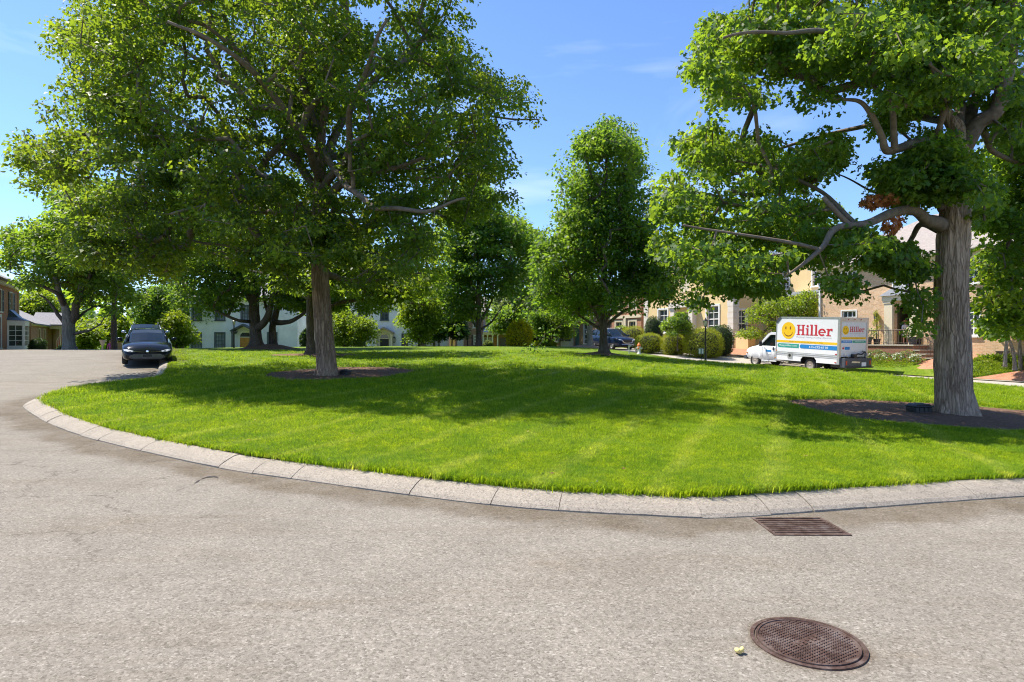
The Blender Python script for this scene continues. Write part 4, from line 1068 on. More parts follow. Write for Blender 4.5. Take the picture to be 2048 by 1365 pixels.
# ---- trees further into the green
grow_tree('oval_tree', 'tall oval tree with many upswept limbs in front of the parked dark crossover', (1207, 708),
  [(1207, 711, 0, 22), (1207, 700, 0, 19), (1207, 670, 0, 17), (1208, 620, 0, 15), (1210, 500, 0, 11), (1212, 350, 0, 7), (1216, 240, 0, 3)],
  [[(1207, 655, 0, 8), (1185, 620, -.4, 6), (1150, 570, -1, 4), (1120, 520, -1.4, 2)], [(1207, 660, 0, 8), (1235, 630, .3, 6), (1290, 600, .8, 4), (1330, 575, 1, 2)],
   [(1208, 645, 0, 8), (1240, 600, -.6, 6), (1270, 540, -1, 4), (1285, 480, -1.2, 2)], [(1208, 630, 0, 8), (1190, 570, .8, 6), (1165, 480, 1.2, 4), (1150, 400, 1.4, 2)],
   [(1208, 620, 0, 7), (1222, 540, 1, 5), (1245, 430, 1.4, 3)], [(1208, 600, 0, 7), (1196, 500, -1, 5), (1180, 390, -1.3, 3)], [(1208, 664, 0, 7), (1170, 640, .6, 5), (1130, 610, 1, 3)], [(1208, 640, 0, 7), (1258, 600, 1.2, 4), (1310, 560, 1.8, 2)]],
  [(1218, 275, 46, 48), (1180, 290, 42, 42), (1255, 320, 40, 60), (1165, 350, 38, 50), (1215, 400, 82, 80), (1140, 445, 48, 55), (1180, 500, 85, 66), (1255, 490, 72, 78), (1295, 560, 45, 45), (1200, 585, 110, 42), (1112, 530, 36, 70), (1305, 530, 36, 66), (1150, 590, 60, 32), (1290, 430, 20, 40), (1320, 590, 24, 18)],
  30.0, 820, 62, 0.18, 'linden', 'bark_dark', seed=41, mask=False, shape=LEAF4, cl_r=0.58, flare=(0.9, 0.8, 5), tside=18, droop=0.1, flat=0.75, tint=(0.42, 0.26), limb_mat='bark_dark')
grow_tree('maple_tree', 'dark straight trunk standing right behind the big left maple', (622, 706),
  [(622, 710, 0, 22), (622, 690, 0, 18), (620, 640, 0, 16), (620, 580, 0, 14), (622, 500, 0, 10), (625, 420, 0, 5)],
  [[(621, 640, 0, 10), (680, 605, 1, 7), (760, 600, 1.6, 5), (850, 610, 2, 3)], [(621, 600, 0, 9), (560, 560, 1, 6), (500, 540, 2, 3)]],
  [(700, 520, 110, 70), (770, 575, 90, 36), (640, 480, 90, 70), (850, 550, 44, 34), (600, 555, 60, 40), (850, 490, 44, 50)],
  30.0, 420, 60, 0.20, 'maple', 'bark_dark', seed=47, shape=LEAF4, cl_r=0.7, flare=(0.8, 0.6, 5), tside=14, tint=(0.35, 0.25), limb_mat='bark_dark')
grow_tree('maple_tree', 'thick dark maple on the mulch mound before the golden arched door', (512, 694),
  [(512, 702, 0, 36), (512, 685, 0, 28), (510, 650, 0, 24), (508, 615, 0, 22), (512, 560, 0, 16), (500, 470, 0, 9)],
  [[(512, 660, 0, 16), (532, 640, -.6, 14), (545, 600, -.8, 11), (570, 540, -1, 7), (600, 460, -1, 3)], [(508, 645, 0, 8), (475, 640, -1, 6), (440, 625, -1.6, 5), (400, 600, -2, 3)], [(508, 610, 0, 14), (470, 550, 1, 10), (420, 500, 2, 6), (380, 450, 3, 3)]],
  [(450, 480, 110, 100), (420, 590, 86, 38), (370, 550, 34, 45), (500, 560, 80, 48), (560, 440, 90, 100), (350, 500, 40, 60), (390, 400, 60, 50)],
  40.0, 620, 62, 0.25, 'linden', 'bark_dark', seed=53, shape=LEAF4, cl_r=0.85, flare=(0.9, 0.7, 5), tside=16, tint=(0.30, 0.26), limb_mat='bark_dark')
grow_tree('maple_tree', 'slimmer dark forked maple beside the thick maple on the mulch mound', (545, 694),
  [(547, 702, .3, 26), (546, 685, .3, 18), (545, 655, .3, 15), (550, 635, .3, 14), (562, 590, .3, 11), (580, 530, .3, 8), (600, 440, .3, 4)],
  [[(548, 645, .3, 12), (575, 645, -.4, 9), (600, 632, -.8, 7), (625, 615, -1, 5), (660, 600, -1, 3)], [(556, 610, .3, 8), (580, 610, 1, 6), (610, 612, 1.4, 4)], [(545, 650, .3, 8), (530, 610, 1.2, 6), (525, 560, 1.8, 4)]],
  [(620, 480, 100, 90), (700, 540, 90, 60), (590, 590, 60, 34), (640, 600, 60, 34), (740, 600, 60, 28)],
  40.4, 420, 60, 0.25, 'maple', 'bark_dark', seed=59, shape=LEAF4, cl_r=0.85, flare=(0.8, 0.6, 5), tside=14, tint=(0.38, 0.26), limb_mat='bark_dark')
grow_tree('oval_tree', 'distant upright tree with fanned low branches near the crest of the green', (957, 690),
  [(957, 695, 0, 15), (957, 685, 0, 12), (957, 650, 0, 11), (957, 580, 0, 9), (957, 480, 0, 5), (960, 400, 0, 2)],
  [[(957, 660, 0, 5), (935, 630, 0, 4), (915, 610, 0, 2)], [(958, 662, 0, 5), (985, 640, 0, 4), (1010, 605, 0, 2)], [(957, 650, 0, 5), (975, 620, 1, 4), (990, 590, 1.5, 2)], [(957, 645, 0, 5), (940, 600, 1, 4), (925, 560, 1.5, 2)], [(957, 600, 0, 5), (930, 540, -1, 3), (915, 500, -1, 2)], [(957, 600, 0, 5), (985, 540, -1, 3), (1000, 500, -1, 2)]],
  [(950, 390, 60, 50), (955, 440, 95, 60), (960, 480, 88, 60), (930, 545, 62, 48), (1010, 545, 55, 55), (885, 575, 30, 40), (905, 520, 36, 50), (1030, 470, 40, 50), (925, 610, 60, 22)],
  50.0, 560, 56, 0.30, 'linden', 'bark_dark', seed=61, shape=LEAF4, cl_r=0.95, flare=(0.8, 0.6, 5), tside=12, tint=(0.42, 0.28), clump=5, mask=False, limb_mat='bark_dark', droop=0.1)
grow_tree('low_tree', 'leaning low tree on the pale mulch mound behind the parked dark crossover', (1181, 692),
  [(1181, 698, 0, 20), (1180, 685, 0, 14), (1179, 665, 0, 12), (1181, 645, 0, 11)],
  [[(1180, 650, 0, 9), (1160, 640, -.4, 6), (1135, 625, -.8, 4), (1115, 610, -1, 2)], [(1181, 650, 0, 9), (1195, 630, 0, 7), (1215, 610, 0, 3)], [(1180, 648, 0, 7), (1178, 610, .8, 5), (1165, 580, 1, 2)]],
  [(1140, 600, 50, 26), (1195, 590, 45, 30), (1110, 580, 40, 34)],
  48.0, 170, 52, 0.26, 'maple2', 'bark_pale', seed=67, shape=LEAF4, cl_r=0.75, flare=(0.5, 0.8, 5), tside=14, tint=(0.4, 0.25))
# ---- trees beyond the green, left to right
TB = dict(shape=LEAF4, flare=(0.8, 0.3, 5), tside=12, limb_mat='bark_dark')
grow_tree('street_tree', 'large forked tree beside the brick porch across the left street', (138, 698),
  [(139, 702, 0, 26), (138, 690, 0, 24), (137, 660, 0, 25), (137, 640, 0, 24), (130, 615, 0, 15), (118, 585, 0, 12), (110, 550, 0, 9), (95, 500, 0, 5)],
  [[(142, 645, 0, 16), (152, 620, 0, 14), (158, 585, 0, 12), (165, 540, 0, 9), (170, 470, 0, 5)], [(128, 612, 0, 10), (118, 590, -1, 8), (90, 575, -1.5, 6), (60, 560, -2, 4), (20, 545, -2, 2)], [(137, 655, 0, 9), (115, 630, 1, 7), (100, 605, 1.5, 5), (80, 590, 2, 3)], [(150, 640, 0, 7), (165, 628, .6, 5), (190, 615, 1, 3)], [(150, 668, 0, 6), (180, 660, -1, 4), (200, 650, -1.5, 2)], [(120, 590, 0, 8), (90, 540, 1, 6), (50, 515, 2, 3)]],
  [(60, 470, 55, 42), (20, 520, 30, 40), (20, 470, 24, 30), (150, 480, 86, 70), (160, 560, 60, 40), (225, 520, 70, 70), (255, 590, 50, 34), (190, 430, 80, 60), (60, 560, 40, 22), (110, 520, 60, 40), (230, 620, 36, 20), (175, 600, 36, 20)],
  44.0, 560, 58, 0.27, 'maple2', 'bark_pale', seed=71, cl_r=0.9, tint=(0.45, 0.27), **{**TB, 'tside': 16})
grow_tree('street_tree', 'tall bluish green tree rising behind the left street above the dark sedan', (228, 712),
  [(228, 714, 0, 14), (228, 660, 0, 12), (228, 560, 0, 8), (230, 430, 0, 3)],
  [[(228, 600, 0, 6), (190, 520, 0, 3)], [(228, 600, 0, 6), (280, 510, 0, 3)]],
  [(230, 420, 90, 70), (170, 400, 70, 60), (290, 470, 70, 70), (330, 520, 50, 60), (230, 520, 70, 50), (130, 400, 40, 50)],
  52.0, 380, 60, 0.32, 'linden', 'bark_dark', seed=73, cl_r=1.1, tint=(0.35, 0.25), **TB)
def far_tree(name, label, px, py, Z, lobes, n, ls, mat, seed, clr=0.9, trunk_w=6, nl=38, tint=(0.5, 0.26), **kw):
    top = min(l[1] for l in lobes)
    grow_tree(name, label, (px, py), [(px, py + 3, 0, trunk_w*1.2), (px, py - 12, 0, trunk_w), (px + 1, (py + top)/2, 0, trunk_w*.7), (px, top, 0, trunk_w*.3)], [], lobes, Z, n, nl, ls, mat, 'bark_dark', seed=seed, cl_r=clr, tint=tint, twig_r=0.014, clump=kw.pop('clump', 1), **{**TB, **kw})
far_tree('small_tree', 'bright yellow green small tree just right of the dark sedan', 352, 712, 45, [(352, 655, 34, 30), (340, 675, 28, 18), (372, 670, 22, 22), (350, 635, 22, 16)], 170, .22, 'yellowgreen', 81, .6)
far_tree('round_tree', 'dark rounded tree behind the dark sedan roof', 303, 706, 62, [(303, 610, 42, 40), (300, 640, 36, 26), (318, 585, 26, 22)], 190, .3, 'linden', 82, 1.0, tint=(.3, .2))
far_tree('background_tree', 'pale green tree just behind the person in magenta', 215, 710, 66, [(215, 655, 50, 28), (180, 660, 34, 24), (245, 650, 30, 22)], 200, .34, 'yellowgreen', 83, 1.0, tint=(.45, .25))
far_tree('background_tree', 'light green tree above the low brick garage wing at the left', 75, 700, 66, [(75, 600, 40, 26), (50, 615, 30, 22), (98, 615, 26, 22), (110, 640, 18, 22)], 170, .34, 'yellowgreen', 84, 1.0, tint=(.35, .25))
far_tree('background_tree', 'low light tree between the forked street tree and the magenta figure', 178, 705, 58, [(178, 672, 30, 24), (168, 690, 20, 12)], 100, .3, 'yellowgreen', 85, .8, tint=(.45, .25))
far_tree('background_tree', 'tree crown filling the gap left of the white house', 365, 712, 72, [(360, 600, 40, 40), (400, 620, 40, 34), (330, 640, 30, 24)], 190, .34, 'maple2', 86, 1.1)
far_tree('weeping_tree', 'drooping willowy tree between the two white houses', 690, 706, 52, [(690, 640, 40, 26), (710, 668, 28, 24), (735, 655, 22, 26), (670, 670, 18, 18)], 230, .22, 'yellowgreen', 87, .75, tint=(.3, .22), droop=.7)
far_tree('weeping_tree', 'bright weeping tree at the right of the arched entrance', 838, 705, 48, [(838, 600, 42, 30), (850, 640, 34, 26), (835, 668, 24, 18), (825, 620, 24, 34), (808, 635, 14, 20)], 300, .2, 'yellowgreen', 88, .7, tint=(.38, .24), droop=.8)
far_tree('crape_myrtle', 'dark multi stemmed small tree left of the lamp post by the pink brick house', 878, 699, 56, [(878, 640, 32, 30), (868, 665, 26, 18), (890, 610, 24, 30)], 220, .24, 'dark_leaf', 89, .7, 3, tint=(.5, .25))
far_tree('crape_myrtle', 'dark leaning small tree directly left of the far lamp post', 904, 699, 57, [(908, 650, 26, 26), (920, 665, 20, 14), (900, 630, 22, 20)], 190, .24, 'dark_leaf', 90, .7, 3, tint=(.6, .25))
far_tree('crape_myrtle', 'small tree with reddish stems in front of the brick porch', 1018, 699, 58, [(1010, 640, 30, 22), (1000, 655, 26, 12), (1025, 625, 22, 18)], 150, .24, 'linden', 91, .7, 4, tint=(.6, .25))
far_tree('willow', 'silvery green loose tree between the two upright trees', 1045, 700, 67, [(1040, 575, 44, 46), (1010, 600, 36, 36), (1070, 610, 40, 36), (1090, 550, 34, 60), (1060, 530, 36, 34), (1085, 500, 26, 34)], 420, .26, 'greyleaf', 92, .9, tint=(.5, .28))
far_tree('small_tree', 'dark small tree right of the golden shrub', 1105, 698, 54, [(1095, 650, 34, 26), (1120, 640, 30, 24), (1080, 635, 26, 20), (1130, 665, 14, 10)], 200, .24, 'linden', 93, .8, 5, tint=(.55, .25))
far_tree('background_tree', 'green trees mass behind the silvery tree', 1100, 705, 74, [(1100, 590, 60, 50), (1040, 620, 60, 36), (1150, 570, 40, 60)], 330, .34, 'maple2', 94, 1.2)
far_tree('background_tree', 'dark conifer like tree behind the weeping tree', 868, 705, 70, [(868, 610, 24, 50), (880, 580, 20, 30), (860, 655, 30, 30)], 190, .32, 'dark_leaf', 95, 1.0, tint=(.5, .2))
far_tree('background_tree', 'tall tree behind the yellow house', 1440, 700, 66, [(1400, 500, 60, 30), (1350, 515, 40, 30), (1460, 490, 60, 34), (1330, 560, 30, 40)], 240, .32, 'maple2', 96, 1.1, tint=(.45, .2))
far_tree('background_tree', 'tree filling the gap between the yellow house and the brick house', 1600, 700, 57, [(1600, 490, 50, 34), (1640, 470, 40, 30), (1560, 470, 40, 30)], 200, .3, 'linden', 97, 1.0)
far_tree('lacy_tree', 'airy light green tree over the cab of the box truck', 1578, 715, 43, [(1560, 610, 52, 26), (1600, 625, 42, 30), (1520, 630, 36, 20), (1580, 655, 50, 22), (1615, 600, 26, 22), (1505, 665, 30, 14)], 330, .15, 'yellowgreen', 98, .5, 4, nl=40, tint=(.45, .25))
far_tree('magnolia', 'glossy light leaved magnolia behind the clipped hedges', 1355, 700, 43.5, [(1345, 650, 24, 20), (1362, 638, 18, 16), (1372, 655, 14, 16)], 90, .15, 'maple2', 99, .32, 3, nl=36, tint=(.55, .3))
# pale multi stemmed tree at the right, against the brick wall
grow_tree('multi_stem_tree', 'pale thin stemmed tree against the brick wall at the far right', (2030, 738),
  [(2030, 741, 0, 9), (2028, 715, 0, 7), (2022, 690, 0, 6), (2010, 660, 0, 4), (2000, 640, 0, 3)],
  [[(2042, 741, .3, 8), (2040, 700, .3, 6), (2044, 660, .3, 4), (2050, 630, .3, 3)], [(2010, 735, -.3, 8), (2012, 700, -.3, 6), (2008, 660, -.3, 5), (1995, 630, -.3, 3)], [(2055, 741, 0, 8), (2056, 700, 0, 6), (2060, 650, 0, 4)]],
  [(2010, 640, 50, 24), (1985, 655, 28, 12), (2045, 625, 50, 30), (2070, 660, 36, 20)],
  29.5, 170, 44, 0.15, 'maple2', 'bark_pale', seed=103, shape=LEAF6, cl_r=0.42, flare=(0.3, 0.2, 4), tside=10, tint=(0.6, 0.25), limb_mat='bark_pale')

# far wood along the horizon: reads as one mass
def far_wood():
    rng = np.random.default_rng(77); C = []; N = 0
    for k in range(230):
        a = rng.uniform(-66, 62)*PI/180; R = rng.uniform(95, 135); x = math.sin(a)*R; y = math.cos(a)*R
        h = rng.uniform(6.5, 10.5); w = rng.uniform(3.5, 6)
        m = 110; u = rnd_unit(rng, m); u = u/np.maximum(np.linalg.norm(u, axis=1), .1)[:, None]*np.power(rng.uniform(0.3, 1, m), .3)[:, None]
        p = u*np.array([w, w, h*0.55]) + np.array([x, y, h*0.48 + 0.3])
        C.append(p)
    C = np.vstack(C); N = len(C)
    me = leaves_mesh('distant_trees', C, rng.normal(size=(N, 3)), rng.normal(size=(N, 3)) + np.array([0, -.3, 1.0]), rng.uniform(.8, 1.6, N), np.clip(rng.normal(.45, .3, N), 0, 1), M['maple2'], LEAF6)
    o = bpy.data.objects.new('distant_trees', me); link(o); tag(o, 'far wood rising behind all the houses', 'trees', kind='stuff')
far_wood()

# ---- clipped shrubs and hedges
def gz(x, y): return hR(x, y) - 0.02
def shrub(name, label, px0, px1, ytop, Z, mat='boxwood', seed=1, ls=.075, n=5200, box=2.6, depthk=.9, tint=(.45, .24), group=None, zb=None, dy=0, **kw):
    x0 = (px0-1024)/F*Z; x1 = (px1-1024)/F*Z; x = (x0+x1)/2; g = gz(x, Z) if zb is None else zb
    h = EYE - (ytop-682.5)/F*Z - g; rx = (x1-x0)/2*0.98
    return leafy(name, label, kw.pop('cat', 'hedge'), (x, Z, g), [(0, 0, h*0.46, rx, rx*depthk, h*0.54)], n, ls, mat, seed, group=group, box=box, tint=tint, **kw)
HG = 'clipped hedges in front of the yellow house'
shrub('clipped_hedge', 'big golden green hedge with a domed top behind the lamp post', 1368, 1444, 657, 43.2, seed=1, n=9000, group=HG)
shrub('clipped_hedge', 'dark green shrub joined to the right end of the big golden hedge', 1415, 1467, 651, 44.6, 'dark_leaf', seed=2, n=5200, tint=(.7, .22), group=HG, corek=.93)
shrub('clipped_hedge', 'rounded golden hedge next left of the big domed one', 1322, 1372, 668, 45.0, seed=3, group=HG)
shrub('clipped_hedge', 'rounded golden hedge directly behind the fire hydrant', 1270, 1326, 667, 46.2, seed=4, group=HG)
shrub('clipped_hedge', 'sloping golden hedge above the hood of the parked crossover', 1240, 1292, 653, 57, seed=5, group=HG)
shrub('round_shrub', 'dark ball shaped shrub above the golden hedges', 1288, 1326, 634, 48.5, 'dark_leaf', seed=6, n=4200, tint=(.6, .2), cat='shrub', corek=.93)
shrub('round_shrub', 'dark glossy shrub behind the magnolia by the corner of the yellow house', 1350, 1384, 630, 47.0, 'dark_leaf', seed=7, n=3600, tint=(.5, .2), cat='shrub', corek=.93)
shrub('green_shrub', 'soft green shrub at the left end of the golden hedges', 1225, 1262, 652, 61, 'maple2', seed=8, n=1600, ls=.12, cat='shrub', tint=(.6, .2))
shrub('golden_shrub', 'bright golden yellow bush on the far edge of the green', 1011, 1066, 641, 50.5, 'gold', seed=9, n=5200, ls=.16, cat='bush', box=2.0, tint=(.5, .3), depth=.3)
shrub('ball_hedge', 'dark clipped ball by the porch columns across the left street', 61, 90, 678, 48.5, 'dark_leaf', seed=10, n=2600, cat='shrub', tint=(.55, .2), corek=.93)
shrub('low_plants', 'lime green low plants by the dark small tree', 1068, 1112, 681, 53, 'yellowgreen', seed=12, n=1500, ls=.2, cat='plants', box=2, tint=(.7, .2))
shrub('low_shrub', 'low pale shrub right of the distant upright tree', 967, 985, 683, 57, 'greyleaf', seed=13, n=900, ls=.16, cat='shrub', box=2)
shrub('low_shrub', 'small shrub at the foot of the forked street tree', 117, 134, 692, 46, 'greyleaf', seed=14, n=600, ls=.12, cat='shrub', box=2, tint=(.3, .2))
shrub('dark_shrub', 'dark shrub at the right side of the white house with the golden door', 601, 622, 660, 58, 'dark_leaf', seed=15, n=1500, ls=.2, cat='shrub', box=2)
shrub('dark_shrub', 'dark shrub in front of the brick cottage with shutters', 1075, 1100, 678, 55, 'dark_leaf', seed=16, n=1300, ls=.18, cat='shrub', box=2)
shrub('dark_shrub', 'dark shrub behind the golden yellow bush', 1060, 1092, 668, 57, 'dark_leaf', seed=17, n=1500, ls=.2, cat='shrub', box=2)

# ---- grass: tufts of real blades on the near turf
def tuft_mesh(name, seed, nb, h, spread, wid, lean):
    rng = np.random.default_rng(seed); V = []; Fc = []; T = []
    for i in range(nb):
        x, y = rng.uniform(-spread, spread, 2); a = rng.uniform(0, 2*PI); hh = h*rng.uniform(.5, 1.25); w = wid*rng.uniform(.7, 1.3)
        l = lean*rng.uniform(.2, 1.5)*hh; dx, dy = math.cos(a)*l, math.sin(a)*l; px, py = -math.sin(a)*w/2, math.cos(a)*w/2; t = rng.uniform()
        b = len(V); V += [(x-px, y-py, -0.008), (x+px, y+py, -0.008), (x+dx*.4+px*.8, y+dy*.4+py*.8, hh*.6), (x+dx*.4-px*.8, y+dy*.4-py*.8, hh*.6), (x+dx, y+dy, hh)]
        Fc += [(b, b+1, b+2, b+3), (b+3, b+2, b+4)]; T += [t]*5
    me = bpy.data.meshes.new(name); me.from_pydata(V, [], Fc); me.materials.append(M['blade'])
    at = me.attributes.new('tint', 'FLOAT', 'POINT'); at.data.foreach_set('value', np.array(T, dtype=np.float32)); return me
def grass_field(name, P, sc, srcs, label, seed):
    """P (n,3) points, sc scales; GN instances of the tuft meshes in srcs"""
    rng = np.random.default_rng(seed); n = len(P)
    me = bpy.data.meshes.new(name); me.vertices.add(n); me.vertices.foreach_set('co', P.astype(np.float32).ravel())
    for k, a in (('sc', sc), ('rz', rng.uniform(0, 2*PI, n)), ):
        at = me.attributes.new(k, 'FLOAT', 'POINT'); at.data.foreach_set('value', a.astype(np.float32))
    ix = me.attributes.new('pick', 'INT', 'POINT'); ix.data.foreach_set('value', rng.integers(0, len(srcs), n).astype(np.int32))
    me.materials.append(M['blade'])
    col = bpy.data.collections.new(name + '_tufts')
    for i, s in enumerate(srcs):
        o = bpy.data.objects.new('tuft_%d' % i, s); col.objects.link(o)
    g = bpy.data.node_groups.new(name, 'GeometryNodeTree')
    g.interface.new_socket('Geometry', in_out='INPUT', socket_type='NodeSocketGeometry'); g.interface.new_socket('Geometry', in_out='OUTPUT', socket_type='NodeSocketGeometry')
    gi = g.nodes.new('NodeGroupInput'); go = g.nodes.new('NodeGroupOutput'); ci = g.nodes.new('GeometryNodeCollectionInfo')
    ci.inputs['Collection'].default_value = col; ci.inputs['Separate Children'].default_value = True; ci.inputs['Reset Children'].default_value = True
    ip = g.nodes.new('GeometryNodeInstanceOnPoints'); ip.inputs['Pick Instance'].default_value = True
    def att(nm, ty):
        a = g.nodes.new('GeometryNodeInputNamedAttribute'); a.data_type = ty; a.inputs['Name'].default_value = nm; return a.outputs['Attribute']
    cb = g.nodes.new('ShaderNodeCombineXYZ'); g.links.new(att('rz', 'FLOAT'), cb.inputs[2])
    mp_ = g.nodes.new('GeometryNodeMeshToPoints')
    g.links.new(gi.outputs[0], mp_.inputs[0]); g.links.new(mp_.outputs[0], ip.inputs['Points'])
    g.links.new(ci.outputs[0], ip.inputs['Instance']); g.links.new(att('pick', 'INT'), ip.inputs['Instance Index'])
    g.links.new(cb.outputs[0], ip.inputs['Rotation']); g.links.new(att('sc', 'FLOAT'), ip.inputs['Scale'])
    g.links.new(ip.outputs[0], go.inputs[0])
    o = bpy.data.objects.new(name, me); link(o); md = o.modifiers.new('scatter', 'NODES'); md.node_group = g
    tag(o, label, 'grass', kind='stuff'); return o
def in_bed(x, y, k=1.0):
    m = np.zeros(len(x), bool)
    for i in range(len(BEDS)): m |= bed_mask(x, y, i) < k
    return m
rg = np.random.default_rng(99)
short = [tuft_mesh('short_tuft', i, 24, 0.050, 0.085, 0.0066, .95) for i in range(5)]
n = 150000
Zs = 1/np.sqrt(rg.uniform(1/34.0**2, 1/5.4**2, n)); Xs = rg.uniform(-1, 1, n)*Zs*0.92
P = np.column_stack([Xs, Zs]); gin = offset_in(kerb_pts, KW + 0.03)[::2]
k = inside(P, gin) & ~in_bed(Xs, Zs); P = P[k]
pz = lawn_h(P[:, 0], P[:, 1]) + 0.008
sc = (0.75 + 0.5*rg.uniform(size=len(P)))*np.clip(P[:, 1]/11, 1, 1.5)
patch = np.array([noise.noise(Vector((a*0.9, b*0.9, 0))) for a, b in P]); sc *= 1 + 0.35*patch
grass_field('grass', np.column_stack([P, pz]), sc, short, 'short mown grass blades covering the green', 5)
# coarse longer grass hanging over the kerb
long_ = [tuft_mesh('coarse_tuft', 50 + i, 15, 0.055, 0.06, 0.0095, 2.3) for i in range(5)]
cl = []; L = len(kerb_in); 
T_ = (kerb_in - kerb_pts)/KW
for _ in range(7500):
    i = rg.integers(0, L)
    if kerb_pts[i][1] > 24: continue
    w = 0.5 + 0.8*noise.noise(Vector((kerb_pts[i][0]*0.8, kerb_pts[i][1]*0.8, 4)))
    if rg.uniform() > w + 0.15: continue
    d = KW + 0.03 + abs(rg.normal(0, .13)); q = kerb_pts[i] + T_[i]*d + rg.uniform(-.12, .12, 2)*np.array([1, .3]); cl.append(q)
cl = np.array(cl); cl = cl[inside(cl, gin)]
grass_field('edge_grass', np.column_stack([cl, lawn_h(cl[:, 0], cl[:, 1]) + 0.005]), rg.uniform(.55, 1.25, len(cl)), long_, 'coarse longer grass along the inner edge of the kerb', 6)
# low clover and weeds near the left rim
wl_ = tuft_mesh
wc = []
for _ in range(2600):
    i = rg.integers(0, L)
    if kerb_pts[i][1] > 16 or kerb_pts[i][0] > 3: continue
    d = KW + 0.06 + abs(rg.normal(0, .28)); q = kerb_pts[i] + T_[i]*d; 
    if noise.noise(Vector((q[0]*1.2, q[1]*1.2, 9))) > 0.02: wc.append(q + rg.uniform(-.1, .1, 2))
wc = np.array(wc); wc = wc[inside(wc, gin)]; z = lawn_h(wc[:, 0], wc[:, 1])
nn_ = len(wc)*5; base = np.repeat(np.column_stack([wc, z]), 5, axis=0) + np.column_stack([rg.normal(0, .03, (nn_, 2)), rg.uniform(.03, .075, nn_)])
me = leaves_mesh('clover', base, rg.normal(size=(nn_, 3))*np.array([1, 1, .2]), np.tile((0, 0, 1.), (nn_, 1)) + rg.normal(size=(nn_, 3))*.3, rg.uniform(.018, .036, nn_), rg.uniform(0, 1, nn_), M['maple2'], LEAF6)
o = bpy.data.objects.new('clover', me); link(o); tag(o, 'small clover leaves among the grass near the kerb', 'clover', kind='stuff')

n = 420; fx = rg.uniform(-9, 12, n); fy = rg.uniform(3.0, 24, n); P = np.column_stack([fx, fy]); ons = inside(P, gin)
fz = np.where(ons, lawn_h(fx, fy) + .045, h_road_np(fx, fy) + .006); off_k = inside(P, kerb_pts) & ~ons
keep = ~off_k & ons; P = np.column_stack([fx, fy, fz])[keep]; m_ = len(P)
me = leaves_mesh('fallen_leaves', P, rg.normal(size=(m_, 3))*[1, 1, .1], np.tile((0, 0, 1.), (m_, 1)) + rg.normal(size=(m_, 3))*.25, rg.uniform(.03, .07, m_), rg.uniform(0, 1, m_), M['litter'], LEAF10, .6)
o = bpy.data.objects.new('fallen_leaves', me); link(o); tag(o, 'a few fallen leaves on the lawn and road', 'leaves', kind='stuff')

# ------------------------------------------------------------------ buildings
def fmap(side, c):
    """maps (along, out, up) to the house's own x, y, z; out is positive away from the wall"""
    return {'front': lambda u, o, z: (u, c - o, z), 'right': lambda u, o, z: (c + o, u, z), 'left': lambda u, o, z: (c - o, u, z), 'back': lambda u, o, z: (u, c + o, z)}[side]
def fbox(mb, f, u0, o0, z0, u1, o1, z1):
    a = f(u0, o0, z0); b = f(u1, o1, z1); mb.box(a[0], a[1], a[2], b[0], b[1], b[2])
def wall(root, mat, side, c, u0, u1, z0, z1, holes=(), thick=0.28, name='wall'):
    f = fmap(side, c); us = sorted({u0, u1, *[h[0] for h in holes], *[h[2] for h in holes]}); zs = sorted({z0, z1, *[h[1] for h in holes], *[h[3] for h in holes]})
    mb = MB()
    for i in range(len(us)-1):
        for j in range(len(zs)-1):
            um, zm = (us[i]+us[i+1])/2, (zs[j]+zs[j+1])/2
            if any(h[0] < um < h[2] and h[1] < zm < h[3] for h in holes): continue
            mb.quad(f(us[i], 0, zs[j]), f(us[i+1], 0, zs[j]), f(us[i+1], 0, zs[j+1]), f(us[i], 0, zs[j+1]))
    for h in holes:
        a, b, c_, d = h[:4]
        for p, q in (((a, b), (a, d)), ((a, d), (c_, d)), ((c_, d), (c_, b)), ((c_, b), (a, b))):
            mb.quad(f(p[0], 0, p[1]), f(q[0], 0, q[1]), f(q[0], -thick, q[1]), f(p[0], -thick, p[1]))
    # top edge and ends give the wall its thickness
    mb.quad(f(u0, 0, z1), f(u1, 0, z1), f(u1, -thick, z1), f(u0, -thick, z1))
    o = mb.build(name, mat, root)
    return o
